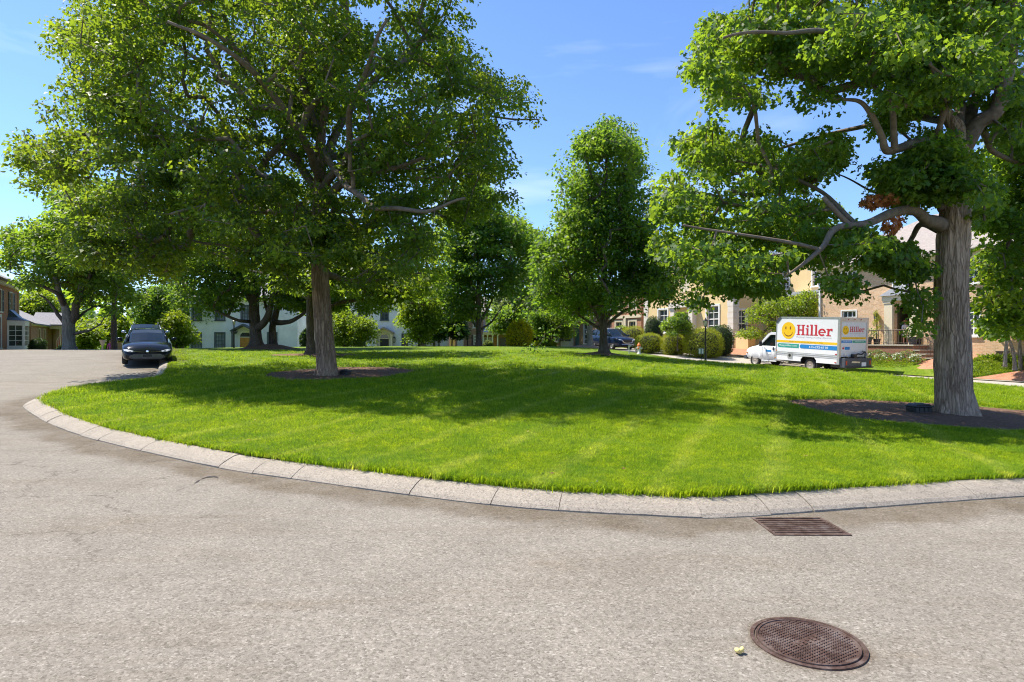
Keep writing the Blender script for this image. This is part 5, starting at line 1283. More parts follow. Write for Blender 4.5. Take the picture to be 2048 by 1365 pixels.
def window(root, side, c, u0, z0, u1, z1, cols=2, rows=4, trim='white', pane='pane', sill=True, surround=0.10, shutters=None, name='window', proud=0.035):
    f = fmap(side, c); mb = MB(); w = surround
    if w > 0:
        for (a, b, c2, d) in ((u0-w, z0, u0, z1), (u1, z0, u1+w, z1), (u0-w, z1, u1+w, z1+w)): fbox(mb, f, a, -0.02, b, c2, proud, d)
    fr = 0.06; rec = -0.12
    for (a, b, c2, d) in ((u0, z0, u0+fr, z1), (u1-fr, z0, u1, z1), (u0+fr, z0, u1-fr, z0+fr), (u0+fr, z1-fr, u1-fr, z1)): fbox(mb, f, a, rec-0.03, b, c2, rec+0.05, d)
    mu = 0.028
    for i in range(1, cols):
        x = u0 + (u1-u0)*i/cols; fbox(mb, f, x-mu, rec-.01, z0+fr, x+mu, rec+.028, z1-fr)
    for j in range(1, rows):
        z = z0 + (z1-z0)*j/rows; k = mu*1.5 if j*2 == rows else mu
        fbox(mb, f, u0+fr, rec-.008, z-k, u1-fr, rec+.024, z+k)
    if sill: fbox(mb, f, u0-w-.05, -0.02, z0-0.09, u1+w+.05, 0.10, z0-0.002)
    o = mb.build(name, M[trim], root)
    g = MB(); fbox(g, f, u0+.01, rec-.035, z0+.01, u1-.01, rec-.012, z1-.01); g.build('pane', M[pane], o)
    if shutters:
        for s in (-1, 1):
            sw = (u1-u0)*0.48; a = (u0-w-.03-sw) if s < 0 else (u1+w+.03); sm = MB()
            for (p, q, r, t) in ((a, z0, a+.05, z1), (a+sw-.05, z0, a+sw, z1), (a+.05, z0, a+sw-.05, z0+.07), (a+.05, z1-.07, a+sw-.05, z1), (a+.05, (z0+z1)/2-.04, a+sw-.05, (z0+z1)/2+.04)): fbox(sm, f, p, .005, q, r, .055, t)
            nl = 12
            for k in range(nl):
                zz = z0+.09 + (z1-z0-.18)*(k+.5)/nl
                fbox(sm, f, a+.05, .010, zz-.025, a+sw-.05, .038, zz+.03)
            sm.build('shutter', M[shutters], root)
    return o
def gable_roof(root, mat, x0, x1, y0, y1, ze, zr, over=0.3, axis='x', name='roof', th=0.12):
    mb = MB()
    if axis == 'x':
        ym = (y0+y1)/2; sl = (zr-ze)/(ym-y0); zo = ze - sl*over
        prof = [(y0-over, zo), (ym, zr), (y1+over, zo), (y1+over, zo+th), (ym, zr+th*1.15), (y0-over, zo+th)]
        mb.prism(prof, 'x', x0-over, x1+over)
    else:
        xm = (x0+x1)/2; sl = (zr-ze)/(xm-x0); zo = ze - sl*over
        prof = [(x0-over, zo), (xm, zr), (x1+over, zo), (x1+over, zo+th), (xm, zr+th*1.15), (x0-over, zo+th)]
        mb.prism(prof, 'y', y0-over, y1+over)
    return mb.build(name, mat, root)
def hip_roof(root, mat, x0, x1, y0, y1, ze, pitch=0.65, over=0.45, name='roof', th=0.10):
    x0 -= over; x1 += over; y0 -= over; y1 += over; d = min(x1-x0, y1-y0)/2; zr = ze + d*pitch
    if x1-x0 > y1-y0: r0, r1 = (x0+d, (y0+y1)/2, zr), (x1-d, (y0+y1)/2, zr)
    else: r0, r1 = ((x0+x1)/2, y0+d, zr), ((x0+x1)/2, y1-d, zr)
    mb = MB(); a, b, c, e = (x0, y0, ze), (x1, y0, ze), (x1, y1, ze), (x0, y1, ze)
    if x1-x0 > y1-y0: fs = [(0, 1, 5, 4), (1, 2, 5), (2, 3, 4, 5), (3, 0, 4)]
    else: fs = [(0, 1, 4), (1, 2, 5, 4), (2, 3, 5), (3, 0, 4, 5)]
    mb.add([a, b, c, e, r0, r1], fs)
    mb.add([(p[0], p[1], p[2]-th) for p in (a, b, c, e)] + [a, b, c, e], [(0, 3, 2, 1), (0, 1, 5, 4), (1, 2, 6, 5), (2, 3, 7, 6), (3, 0, 4, 7)])
    return mb.build(name, mat, root)
def band(root, mat, x0, x1, y0, y1, z0, z1, out, name='cornice'):
    """a ring of trim round a rectangular block"""
    mb = MB()
    mb.box(x0-out, y0-out, z0, x1+out, y0+.02, z1); mb.box(x0-out, y1-.02, z0, x1+out, y1+out, z1)
    mb.box(x0-out, y0+.02, z0+.002, x0+.02, y1-.02, z1-.002); mb.box(x1-.02, y0+.02, z0+.002, x1+out, y1-.02, z1-.002)
    return mb.build(name, M[mat] if isinstance(mat, str) else mat, root)
def arch_door(root, c, xc, w, z0, zsp, door, trim, glass='pane', depth=.25, leaf='door'):
    """round headed doorway in a front wall: surround, fanlight and leaf"""
    f = fmap('front', c); mb = MB(); r = w/2; n = 14; t = .16
    out = [(xc - r - t, z0), (xc - r - t, zsp)] + [(xc - (r+t)*math.cos(PI*i/n), zsp + (r+t)*math.sin(PI*i/n)) for i in range(1, n)] + [(xc + r + t, zsp), (xc + r + t, z0)]
    inn = [(xc - r, z0), (xc - r, zsp)] + [(xc - r*math.cos(PI*i/n), zsp + r*math.sin(PI*i/n)) for i in range(1, n)] + [(xc + r, zsp), (xc + r, z0)]
    k = len(out); vs = [f(p[0], .06, p[1]) for p in out] + [f(p[0], .06, p[1]) for p in inn] + [f(p[0], -.1, p[1]) for p in out] + [f(p[0], -.1, p[1]) for p in inn]
    fs = []
    for i in range(k-1): fs += [(i, i+1, k+i+1, k+i), (i, i+1, 2*k+i+1, 2*k+i), (k+i, k+i+1, 3*k+i+1, 3*k+i)]
    mb.add(vs, fs); mb.box(*f(xc-r, .03, zsp-.04), *f(xc+r, -.08, zsp+.04)); mb.build('door_surround', M[trim], root)
    g = MB(); pr = [(xc + r*.98, zsp+.04)] + [(xc + r*.98*math.cos(PI*i/n), zsp + .04 + (r*.98)*math.sin(PI*i/n)) for i in range(1, n)] + [(xc - r*.98, zsp+.04)]
    g.prism(pr, 'y', c+.02, c+.05); g.build('fanlight', M[glass], root)
    d = MB(); fbox(d, f, xc-r+.01, -.055, z0, xc+r-.01, -.02, zsp-.04)
    for sx in (-1, 1):
        for (a, b) in ((.15, .42), (.50, .86)):
            h = zsp - z0; fbox(d, f, xc + sx*r*.5 - r*.36, -.02, z0+h*a, xc + sx*r*.5 + r*.36, -.005, z0+h*b)
    dd = d.build(leaf, M[door], root)
    kn = MB(); kn.lathe([(.0, 0), (.03, .01), (.035, .03), (.0, .05)], 8, c=f(xc+r*.75, .02, z0+(zsp-z0)*.45)); kn.build('handle', M['alu'], dd)
def gable_hood(root, c, xc, w, z0, zp, depth, mat, post=None):
    mb = MB(); t = .16
    prof = [(xc-w/2, z0), (xc, zp-t), (xc+w/2, z0), (xc+w/2, z0+t), (xc, zp+t*.3), (xc-w/2, z0+t)]
    mb.prism(prof, 'y', c-depth, c-.005); mb.build('portico_roof', M[mat], root)
def lantern(name, label, loc, group=None, wall=True):
    root = thing(name, label, 'wall lantern', loc, group=group)
    b = MB(); b.lathe([(.0, .62), (.03, .6), (.03, .55), (.16, .45), (.17, .43), (.0, .43)], 6)
    for i in range(6):
        a = 2*PI*i/6; b.tube([(.15*math.cos(a), .15*math.sin(a), .43), (.10*math.cos(a), .10*math.sin(a), .05)], .012, 4)
    b.lathe([(.0, -.06), (.04, -.02), (.11, .03), (.11, .06), (.0, .06)], 6); b.build('cage', M['black_iron'], root)
    g = MB(); g.lathe([(.085, .06), (.135, .425)], 6); g.build('glass', M['lamp_glass'], root)
    return root

# ---- warm brick house behind the box truck
def brick_house():
    x, y = st(2.6, 10.0); g = 0.50
    R = thing('brick_house', 'warm brown brick house with pale roof behind the box truck and right maple', 'house', (x, y, g), math.radians(-66.5))
    W_, D_, H = 16.5, 9.0, 5.95
    holes = [(1.75, 1.45, 2.75, 3.10), (1.75, 4.25, 2.75, 5.65), (5.25, 0.96, 6.25, 3.25), (8.9, 1.45, 9.9, 3.1), (8.9, 4.25, 9.9, 5.65), (12.6, 1.45, 13.6, 3.1), (12.6, 4.25, 13.6, 5.65), (10.7, .42, 11.25, .62), (14.1, 0.05, 16.2, 2.2), (5.2, 4.25, 6.2, 5.65)]
    wall(R, M['brick_warm'], 'front', 0, 0, W_, -0.6, H, holes)
    wall(R, M['brick_warm'], 'left', 0, 0, D_, -0.6, H); wall(R, M['brick_warm'], 'right', W_, 0, D_, -.6, H); wall(R, M['brick_warm'], 'back', D_, 0, W_, -.6, H)
    for h in (holes[0], holes[1], holes[3], holes[4], holes[5], holes[6], holes[9]): window(R, 'front', 0, *h[:4], cols=3, rows=4, trim='white', surround=.07)
    hip_roof(R, M['slate_light'], 0, W_, 0, D_, H + .12, .62, .5)
    band(R, 'cream', 0, W_, 0, D_, H - .28, H + .01, .10); 
    b = MB(); b.box(-.5, -.5, H - .02, W_+.5, -.36, H + .11); b.build('rain_gutter', M['cream'], R)
    b = MB(); b.box(.06, -.10, -.3, .17, -.012, H - .3); b.box(-.02, -.12, H-.45, .20, -.01, H-.285); b.build('downspout', M['white'], R)
    v = MB(); 
    for i in range(5): v.box(10.70, -.01 + .0, .43 + i*.037, 11.25, .05, .45 + i*.037)
    v.box(10.66, -.02, .38, 11.29, -.002, .42); v.box(10.66, -.02, .62, 11.29, -.002, .66)
    v.build('vent', M['rail_iron'], R)
    # doorway: pilasters, lintel, gabled hood
    b = MB()
    for (a, c) in ((4.72, 5.23), (6.27, 6.78)):
        b.box(a, -.16, .96, c, -.003, 3.42); b.box(a-.05, -.20, .96, c+.05, -.004, 1.16); b.box(a-.05, -.20, 3.42, c+.05, -.004, 3.56)
    b.box(4.62, -.22, 3.56, 6.88, -.003, 3.86); b.build('door_surround', M['cream'], R)
    m = MB(); m.prism([(4.5, 3.865), (5.75, 4.52), (7.0, 3.865)], 'y', -.34, -.004); m.build('pediment', M['flat_roof'], R)
    d = MB(); d.box(5.25, 1.4, .96, 6.25, 1.44, 3.25); d.box(5.25, .28, .955, 5.27, 1.4, 3.25); d.box(6.23, .28, .955, 6.25, 1.4, 3.25); d.box(5.25, .28, 3.23, 6.25, 1.4, 3.25); d.box(5.25, .0, .93, 6.25, 1.4, .955); d.build('open_doorway', M['door_dark'], R)  # lining coloured near black in place of the shade indoors
    d = MB(); d.box(5.27, .30, .96, 5.31, 1.15, 3.1); d.build('door', M['door_green'], R)
    d = MB(); d.box(14.1, .25, .05, 16.2, .30, 2.2); d.build('garage_door', M['door_dark'], R)  # near-black sheet in the hole, painting the dark of an open garage
    # landing and steps
    b = MB(); b.box(2.7, -1.30, -.6, 7.25, -.01, .90); b.build('landing', M['terracotta'], R)
    b = MB(); b.box(2.62, -1.36, .902, 7.30, -.012, .965); b.build('landing_slab', M['stone'], R)
    n = 4
    for i in range(n):
        x0 = 7.255 + i*.33; zt = .90 - (i+1)*.215
        s = MB(); s.box(x0, -1.27, -.6, x0+.328, -.02, zt - .05); s.build('step', M['terracotta'], R)
        s = MB(); s.box(x0-.01, -1.31, zt-.048, x0+.35, -.015, zt); s.build('step_tread', M['stone'], R)
    # railing: along the front edge and down the steps
    r = MB(); r.tube([(2.75, -1.31, 1.80), (7.2, -1.31, 1.80)], .026, 6); r.tube([(7.2, -1.31, 1.80), (8.55, -1.31, .95)], .026, 6); r.tube([(2.75, -1.31, 1.06), (7.2, -1.31, 1.06)], .016, 5); r.tube([(2.75, -1.31, 1.80), (2.75, -.1, 1.80)], .026, 6)
    r.build('handrail', M['rail_iron'], R)
    me = None
    for i in range(30):
        xx = 2.78 + i*.152; m = MB(); m.tube([(0, 0, 0), (0, 0, .82)], .011 if i % 8 else .022, 5)
        o = m.build('baluster', M['rail_iron'], R); o.location = (xx, -1.31, .965)
    for i in range(9):
        xx = 7.3 + i*.15; z = 1.78 - (xx-7.2)*.63; m = MB(); m.tube([(0, 0, 0), (0, 0, .80)], .011, 5)
        o = m.build('baluster', M['rail_iron'], R); o.location = (xx, -1.31, z - .80)
    return R
BH = brick_house()
def bh(x, y, z=0):    # the brick house's own frame to the world
    X, Y = st(2.6 + x, 10.0 + y); return (X, Y, .50 + z)
lt = lantern('wall_lantern', 'white wall lantern left of the brick house doorway', bh(4.25, -.2, 2.35))

# ---- yellow house with quoins
def yellow_house():
    X, Y = 17.2, 48.0; g = 1.05
    R = thing('yellow_house', 'yellow stucco house with white corner quoins behind the clipped hedges', 'house', (X, Y, g), math.radians(-66.5))
    H = 7.55; L = -11.6; S = M['stucco']
    gw = [(-2.95, 1.35, -1.6, 3.45), (-9.4, 1.35, -8.1, 3.45)]; uw = [(-2.9, 4.9, -1.7, 6.7), (-9.3, 4.9, -8.1, 6.7)]; sh = [(-6.35, 4.9, -5.15, 6.7)]
    dr = (-6.3, .1, -5.0, 3.0)
    wall(R, S, 'front', 0, L, 0, -.8, H, gw + uw + sh + [dr])
    rw = [(0.45, .95, 1.35, 3.05), (.6, 4.9, 1.5, 6.6)]
    wall(R, S, 'right', 0, 0, 9, -.8, H, rw); wall(R, S, 'left', L, 0, 9, -.8, H); wall(R, S, 'back', 9, L, 0, -.8, H)
    for h in gw: window(R, 'front', 0, *h, cols=2, rows=4, surround=.16, proud=.06, sill=True)
    for h in uw: window(R, 'front', 0, *h, cols=2, rows=4, surround=.12)
    for h in rw: window(R, 'right', 0, *h, cols=2, rows=4, surround=.12)
    b = MB(); b.box(sh[0][0], .03, sh[0][1], -5.76, .09, sh[0][3]); b.box(-5.74, .03, sh[0][1], sh[0][2], .09, sh[0][3]); b.box(-6.42, -.04, 4.82, -5.08, -.004, 4.9); b.build('closed_shutter', M['cream'], R)
    # recessed door with white pilasters
    b = MB()
    for a in (-7.15, -4.75): b.box(a, -.45, -.3, a+.5, -.004, 3.5); b.box(a-.06, -.5, -.3, a+.56, -.005, 0.0); b.box(a-.06, -.5, 3.28, a+.56, -.005, 3.5)
    b.box(-7.3, -.58, 3.502, -4.1, -.003, 3.95); b.build('entrance_pilasters', M['quoin'], R)
    d = MB(); d.box(-6.3, .2, .1, -5.0, .26, 3.0); d.build('door', M['door_blue'], R)
    # quoins, each block its own piece
    q0 = [];  bh_ = .46
    n = int((H + .3)/bh_)
    for c, sgn in ((0.0, 1), (L, -1)):
        for i in range(n):
            z = -.35 + i*bh_; w = .62 if i % 2 == 0 else .56
            m = MB(); x0, x1 = (c - w, c + .05) if sgn > 0 else (c - .05, c + w)
            m.box(x0, -.05, z+.014, x1, w if i % 2 else .56, z + bh_ - .014)
            m.build('quoin', M['quoin'], R, bevel=.008)
    band(R, 'white', L, 0, 0, 9, H - .35, H, .16, 'cornice'); band(R, 'white', L, 0, 0, 9, H + .002, H + .22, .30, 'parapet_cap')
    b = MB(); b.box(L, .0, H - .1, 0, 9, H + .1); b.build('roof', M['flat_roof'], R)
    # low wall and plinth at the corner
    b = MB(); b.box(.62, -.35, -.8, 1.9, .35, 1.15); b.build('garden_wall', M['stucco'], R)
    b = MB(); b.box(.56, -.42, 1.152, 1.96, .42, 1.26); b.build('wall_coping', M['cream'], R)
    # small balcony rail with crossed bars
    r = MB(); 
    for z in (.95, 1.85): r.tube([(.35, .42, z), (.35, 1.4, z)], .02, 5)
    for yy in (.42, .91, 1.4): r.tube([(.35, yy, .95), (.35, yy, 1.85)], .018, 5)
    r.tube([(.35, .42, .95), (.35, .91, 1.85)], .012, 5); r.tube([(.35, .91, .95), (.35, .42, 1.85)], .012, 5); r.tube([(.35, .91, .95), (.35, 1.4, 1.85)], .012, 5); r.tube([(.35, 1.4, .95), (.35, .91, 1.85)], .012, 5)
    r.tube([(0, .42, 1.85), (.35, .42, 1.85)], .018, 5); r.tube([(0, 1.4, 1.85), (.35, 1.4, 1.85)], .018, 5); r.build('balcony_rail', M['black_iron'], R)
    b = MB(); b.box(.005, .35, .82, .42, 1.47, .93); b.build('balcony_slab', M['cream'], R)
    # one storey wing and the upper wall behind it
    wall(R, S, 'front', 3, .285, 9.0, -.8, 3.95, [(2.0, .9, 2.9, 2.7)]); window(R, 'front', 3, 2.0, .9, 2.9, 2.7, cols=2, rows=4)
    wall(R, S, 'right', 9.0, 3, 9, -.8, 3.95)
    b = MB(); b.box(.3, 2.85, 3.952, 9.15, 4.47, 4.3); b.build('wing_roof', M['flat_roof'], R)
    hu = [(.5, 4.75, 1.25, 6.45), (3.45, 4.75, 4.2, 6.45)]
    wall(R, S, 'front', 4.5, .285, 9.0, 3.96, H, hu); wall(R, S, 'right', 9.002, 4.5, 9, 3.96, H)
    for h in hu: window(R, 'front', 4.5, *h, cols=2, rows=6)
    b = MB(); b.box(.3, 4.2, H + .002, 9.3, 9.2, H + .2); b.build('upper_roof', M['flat_roof'], R)
yellow_house()

# ---- the two white houses at the far end of the green
def white_house_a():
    Z = 70.0; k = Z/F
    def X(px): return (px-1024)*k
    g = .45; x0 = X(379)
    R = thing('white_house', 'white painted brick house with golden arched door and slate grey windows', 'house', (x0, Z, g), 0)
    def U(px): return X(px) - x0
    w1 = X(562) - x0; w2 = X(598) - x0; H = 6.0
    gw = [(U(383.5), .35, U(402), 2.12), (U(430.5), .35, U(449), 2.12), (U(536), .35, U(553), 2.12)]
    uw = [(U(385), 3.55, U(402), 5.2), (U(431.5), 3.55, U(449), 5.2), (U(483), 3.55, U(500), 5.2), (U(536), 3.55, U(553), 5.2)]
    dx = U(491); dw = 1.25
    wall(R, M['brick_white'], 'front', 0, 0, w1, -.8, H, gw + uw + [(dx-.62, .0, dx+.62, 2.15)])
    wall(R, M['brick_white'], 'front', -.5, w1, w2, -.8, H); wall(R, M['brick_white'], 'left', w1, -.5, 0, -.8, H)
    wall(R, M['brick_white'], 'left', 0, 0, 9, -.8, H); wall(R, M['brick_white'], 'right', w2, -.5, 9, -.8, H)
    for h in gw + uw: window(R, 'front', 0, *h, cols=3, rows=4, trim='grey_trim', pane='pane_curtain', surround=.11)
    arch_door(R, -.006, dx, 1.24, 0.0, 1.66, 'door_gold', 'white')
    b = MB(); b.prism([(dx-1.35, 2.28), (dx, 2.95), (dx+1.35, 2.28), (dx+1.35, 2.42), (dx, 3.12), (dx-1.35, 2.42)], 'y', -.95, -.004); b.build('portico_roof', M['grey_trim'], R)
    for sx in (-1, 1):
        b = MB(); b.box(dx+sx*1.13-.10, -.85, -.3, dx+sx*1.13+.10, -.62, 2.0); b.prism([(dx+sx*1.28, 2.28), (dx+sx*.82, 2.28), (dx+sx*1.03, 2.0), (dx+sx*1.23, 2.0)], 'y', -.86, -.1); b.build('portico_post', M['grey_trim'], R)
    hip_roof(R, M['slate'], 0, w2, -.5, 9, H + .1, .5)
white_house_a()
def white_house_b():
    Z = 70.5; k = Z/F
    def X(px): return (px-1024)*k
    g = .45; x0 = X(700)
    R = thing('white_house', 'cream white house with arched dark door flanked by two black lanterns', 'house', (x0, Z, g), 0)
    def U(px): return X(px) - x0
    w = U(884); H = 5.8; dx = U(769)
    gw = [(U(717), .3, U(728), 2.0), (U(804.5), .3, U(815), 2.0), (U(838), .3, U(850), 2.0)]
    uw = [(U(717), 3.6, U(729), 5.1), (U(762), 3.6, U(776), 5.1), (U(838), 3.6, U(851), 5.1)]
    wall(R, M['brick_white'], 'front', 0, 0, w, -.8, H, gw + uw + [(dx-.5, 0, dx+.5, 1.95)])
    wall(R, M['brick_white'], 'left', 0, 0, 9, -.8, H); wall(R, M['brick_white'], 'right', w, 0, 9, -.8, H)
    for h in gw + uw: window(R, 'front', 0, *h, cols=2, rows=4, trim='grey_trim', pane='pane', surround=.09)
    arch_door(R, -.006, dx, 1.0, 0.0, 1.5, 'door_dark', 'cream')
    b = MB(); b.prism([(dx-1.15, 2.02), (dx, 2.62), (dx+1.15, 2.02), (dx+1.15, 2.18), (dx, 2.80), (dx-1.15, 2.18)], 'y', -.8, -.004); b.build('portico_roof', M['taupe'], R)
    for sx in (-1, 1):
        b = MB(); b.box(dx+sx*.88-.11, -.5, -.3, dx+sx*.88+.11, -.01, 1.98); b.box(dx+sx*.88-.15, -.54, 1.80, dx+sx*.88+.15, -.01, 2.016); b.build('portico_post', M['cream'], R)
    b = MB(); b.box(U(741.5), -.1, -.4, U(743.5), -.01, H); b.build('downspout', M['cream'], R)
    hip_roof(R, M['slate'], 0, w, 0, 9, H + .1, .5)
    for px, sd in ((750.5, 'left'), (789, 'right')):
        lantern('wall_lantern', 'black lantern at the %s of the arched dark door' % sd, (X(px), Z - .22, 2.05 + EYE*0 - .55), group='black lanterns by the arched door').scale = (1.15, 1.15, 1.15)
white_house_b()

# ---- pink brick house and its low wing in the middle distance
def pink_house():
    Z = 78.0; k = Z/F
    def X(px): return (px-1024)*k
    g = .35; x0 = X(911)
    R = thing('brick_house', 'pink brick house with low columned wing behind the distant upright tree', 'house', (x0, Z, g), 0)
    def U(px): return X(px) - x0
    w = U(966); H = 4.55
    ho = [(U(946.5), 3.0, U(953), 3.9), (U(948), .5, U(955), 2.05), (U(915), -.2, U(926), 1.9)]
    wall(R, M['brick_pink'], 'front', 0, 0, w, -.8, H, ho); wall(R, M['brick_pink'], 'left', 0, 0, 8, -.8, H); wall(R, M['brick_pink'], 'right', w, 0, 8, -.8, H)
    window(R, 'front', 0, *ho[0], cols=2, rows=2, surround=.06); window(R, 'front', 0, *ho[1], cols=2, rows=4, surround=.06, shutters='shutter_blue')
    b = MB(); b.box(U(915), -.03, -.2, U(920.2), .02, 1.9); b.box(U(920.6), -.03, -.2, U(926), .02, 1.9); b.build('door', M['white'], R)
    b = MB(); b.box(U(913.4), -.08, -.2, U(915), -.005, 2.05); b.box(U(926), -.08, -.2, U(927.6), -.005, 2.05); b.box(U(913.4), -.09, 2.052, U(927.6), -.005, 2.2); b.build('door_surround', M['cream'], R)
    gable_roof(R, M['slate_light'], 0, w, 0, 8, H, 7.0, .3)
    a, e = U(966.2), U(1016); h2 = 2.15
    ho = [(U(968.2), .6, U(972.5), 1.75), (U(978), .5, U(982.2), 1.75), (U(987.5), -.2, U(993), 1.85), (U(999), -.2, U(1012), 1.75)]
    wall(R, M['brick_pink'], 'front', .4, a, e, -.8, h2, ho); wall(R, M['brick_pink'], 'right', e, .4, 7, -.8, h2)
    window(R, 'front', .4, *ho[0], surround=.05); window(R, 'front', .4, *ho[1], surround=.05)
    b = MB(); b.box(ho[2][0], .45, -.2, ho[2][2], .5, 1.85); b.build('door', M['door_gold'], R)
    b = MB(); b.box(ho[3][0], .5, -.2, ho[3][2], .55, 1.75)
    for i in range(4): b.box(ho[3][0]+.05, .48, -.1 + i*.46, ho[3][2]-.05, .499, .27 + i*.46)
    b.build('garage_door', M['garage_grey'], R)
    for px in (966.8, 975.5, 985.5, 995.5):
        c = MB(); c.lathe([(.12, -.3), (.12, -.2), (.085, -.18), (.075, 1.95), (.12, 1.98), (.12, 2.1)], 10, c=(U(px), -.6, 0)); c.build('column', M['white'], R)
    b = MB(); b.box(a, -.8, 2.102, e+.1, .38, 2.42); b.build('porch_beam', M['cream'], R)
    b = MB(); b.prism([(-.9, 2.425), (3.4, 3.45), (7, 2.425)], 'x', a-.05 + .06, e+.25); b.build('wing_roof', M['flat_roof'], R)
pink_house()
def small_far_house(name, label, px0, px1, ytop, Z, g, wm, rm, ytopr, doors=(), mat_d='door_dark', rz=0):
    k = Z/F; x0 = (px0-1024)*k; w = (px1-px0)*k; H = EYE - (ytop-682.5)*k - g; HR = EYE - (ytopr-682.5)*k - g
    R = thing(name, label, 'house', (x0, Z, g), rz)
    ho = [((a-px0)*k, EYE - (d-682.5)*k - g, (b-px0)*k, EYE - (c-682.5)*k - g) for a, c, b, d in doors]
    wall(R, M[wm], 'front', 0, 0, w, -1.0, H, ho); wall(R, M[wm], 'left', 0, 0, 6, -1.0, H); wall(R, M[wm], 'right', w, 0, 6, -1, H)
    for h in ho: window(R, 'front', 0, *h, cols=2, rows=3, surround=.08)
    gable_roof(R, M[rm], 0, w, 0, 6, H, HR, .25)
    return R
small_far_house('small_house', 'low tan house half hidden by the dark small trees left of the pink brick house', 862, 910, 679, 84, .2, 'cream', 'slate_light', 668, [(876, 685, 879.5, 693), (884.5, 685, 888, 693)])
small_far_house('small_house', 'small grey roofed house behind the trunk of the forked street tree', 112, 134, 679, 82, -.3, 'stucco', 'slate', 662, [(117, 682, 121, 690)])
small_far_house('small_house', 'small red brick house partly hidden behind the magenta figure', 176, 210, 685, 88, -.6, 'brick_red', 'slate', 668, [(183, 687, 187, 695), (193, 687, 197, 695)])

# ---- cottage and orange brick townhouse along the right-hand street
def cottage():
    X0, Y0 = st(-37.5, 10.2); g = .95
    R = thing('brick_cottage', 'pink brick cottage with blue shutters behind the parked dark crossover', 'house', (X0, Y0, g), math.radians(-66.5)); L = 14.8; H = 3.3
    ho = [(1.2, .6, 2.2, 2.4), (4.2, .6, 5.3, 2.5), (6.3, -.2, 7.4, 2.5), (8.4, .4, 9.7, 2.6), (12.2, .6, 13.3, 2.5)]
    wall(R, M['brick_pink'], 'front', 0, 0, L, -.8, H, ho); wall(R, M['brick_pink'], 'right', L, 0, 7, -.8, H); wall(R, M['brick_pink'], 'left', 0, 0, 7, -.8, H)
    for i, h in enumerate(ho):
        if i == 2: continue
        window(R, 'front', 0, *h, cols=2, rows=4, surround=.08, shutters='shutter_blue' if i != 3 else None)
    b = MB(); b.box(ho[2][0], .1, -.2, ho[2][2], .15, 2.5); b.build('door', M['door_blue'], R)
    band(R, 'cream', 0, L, 0, 7, H - .35, H, .2); hip_roof(R, M['roof_dark'], 0, L, 0, 7, H + .1, .55, .4)
    # bowed bay with its own dark roof
    c = MB(); c.lathe([(1.35, -.8), (1.35, 2.9)], 16, c=(4.75, .5, 0), a0=PI, a1=2*PI); c.build('bay', M['cream'], R)
    c = MB(); c.lathe([(1.55, 2.9), (1.5, 3.0), (.05, 4.1)], 16, c=(4.75, .5, 0), a0=PI, a1=2*PI); c.build('bay_roof', M['roof_dark'], R)
    for a in (-.7, 0, .7):
        px_, py_ = 4.75 + 1.39*math.sin(a), .5 - 1.39*math.cos(a); m = MB(); m.box(-.36, -.02, .7, .36, .02, 2.4)
        o = m.build('bay_window', M['pane'], R); o.location = (px_, py_, 0); o.rotation_euler = (0, 0, a)
cottage()
def townhouse():
    X0, Y0 = st(-22.3, 9.6); g = 1.0
    R = thing('townhouse', 'orange brick townhouse with cream trim left of the yellow house', 'house', (X0, Y0, g), math.radians(-66.5)); L = 5.2; H = 6.2
    ho = [(.8, .3, 1.9, 2.6), (3.2, .3, 4.3, 2.6), (.8, 3.7, 1.9, 5.3), (3.2, 3.7, 4.3, 5.3)]
    wall(R, M['brick_red'], 'front', 0, 0, L, -.8, H, ho); wall(R, M['brick_red'], 'right', L, 0, 8, -.8, H); wall(R, M['brick_red'], 'left', 0, 0, 8, -.8, H)
    for h in ho: window(R, 'front', 0, *h, cols=2, rows=4, trim='cream', surround=.2)
    b = MB(); b.box(-.1, -.12, 2.95, L+.1, -.003, 3.25); b.build('string_course', M['cream'], R)
    b = MB(); b.box(2.35, -.14, -.5, 2.75, -.004, 2.94); b.build('pilaster', M['cream'], R)
    band(R, 'cream', 0, L, 0, 8, H - .35, H, .2); hip_roof(R, M['roof_dark'], 0, L, 0, 8, H + .1, .5, .35)
townhouse()

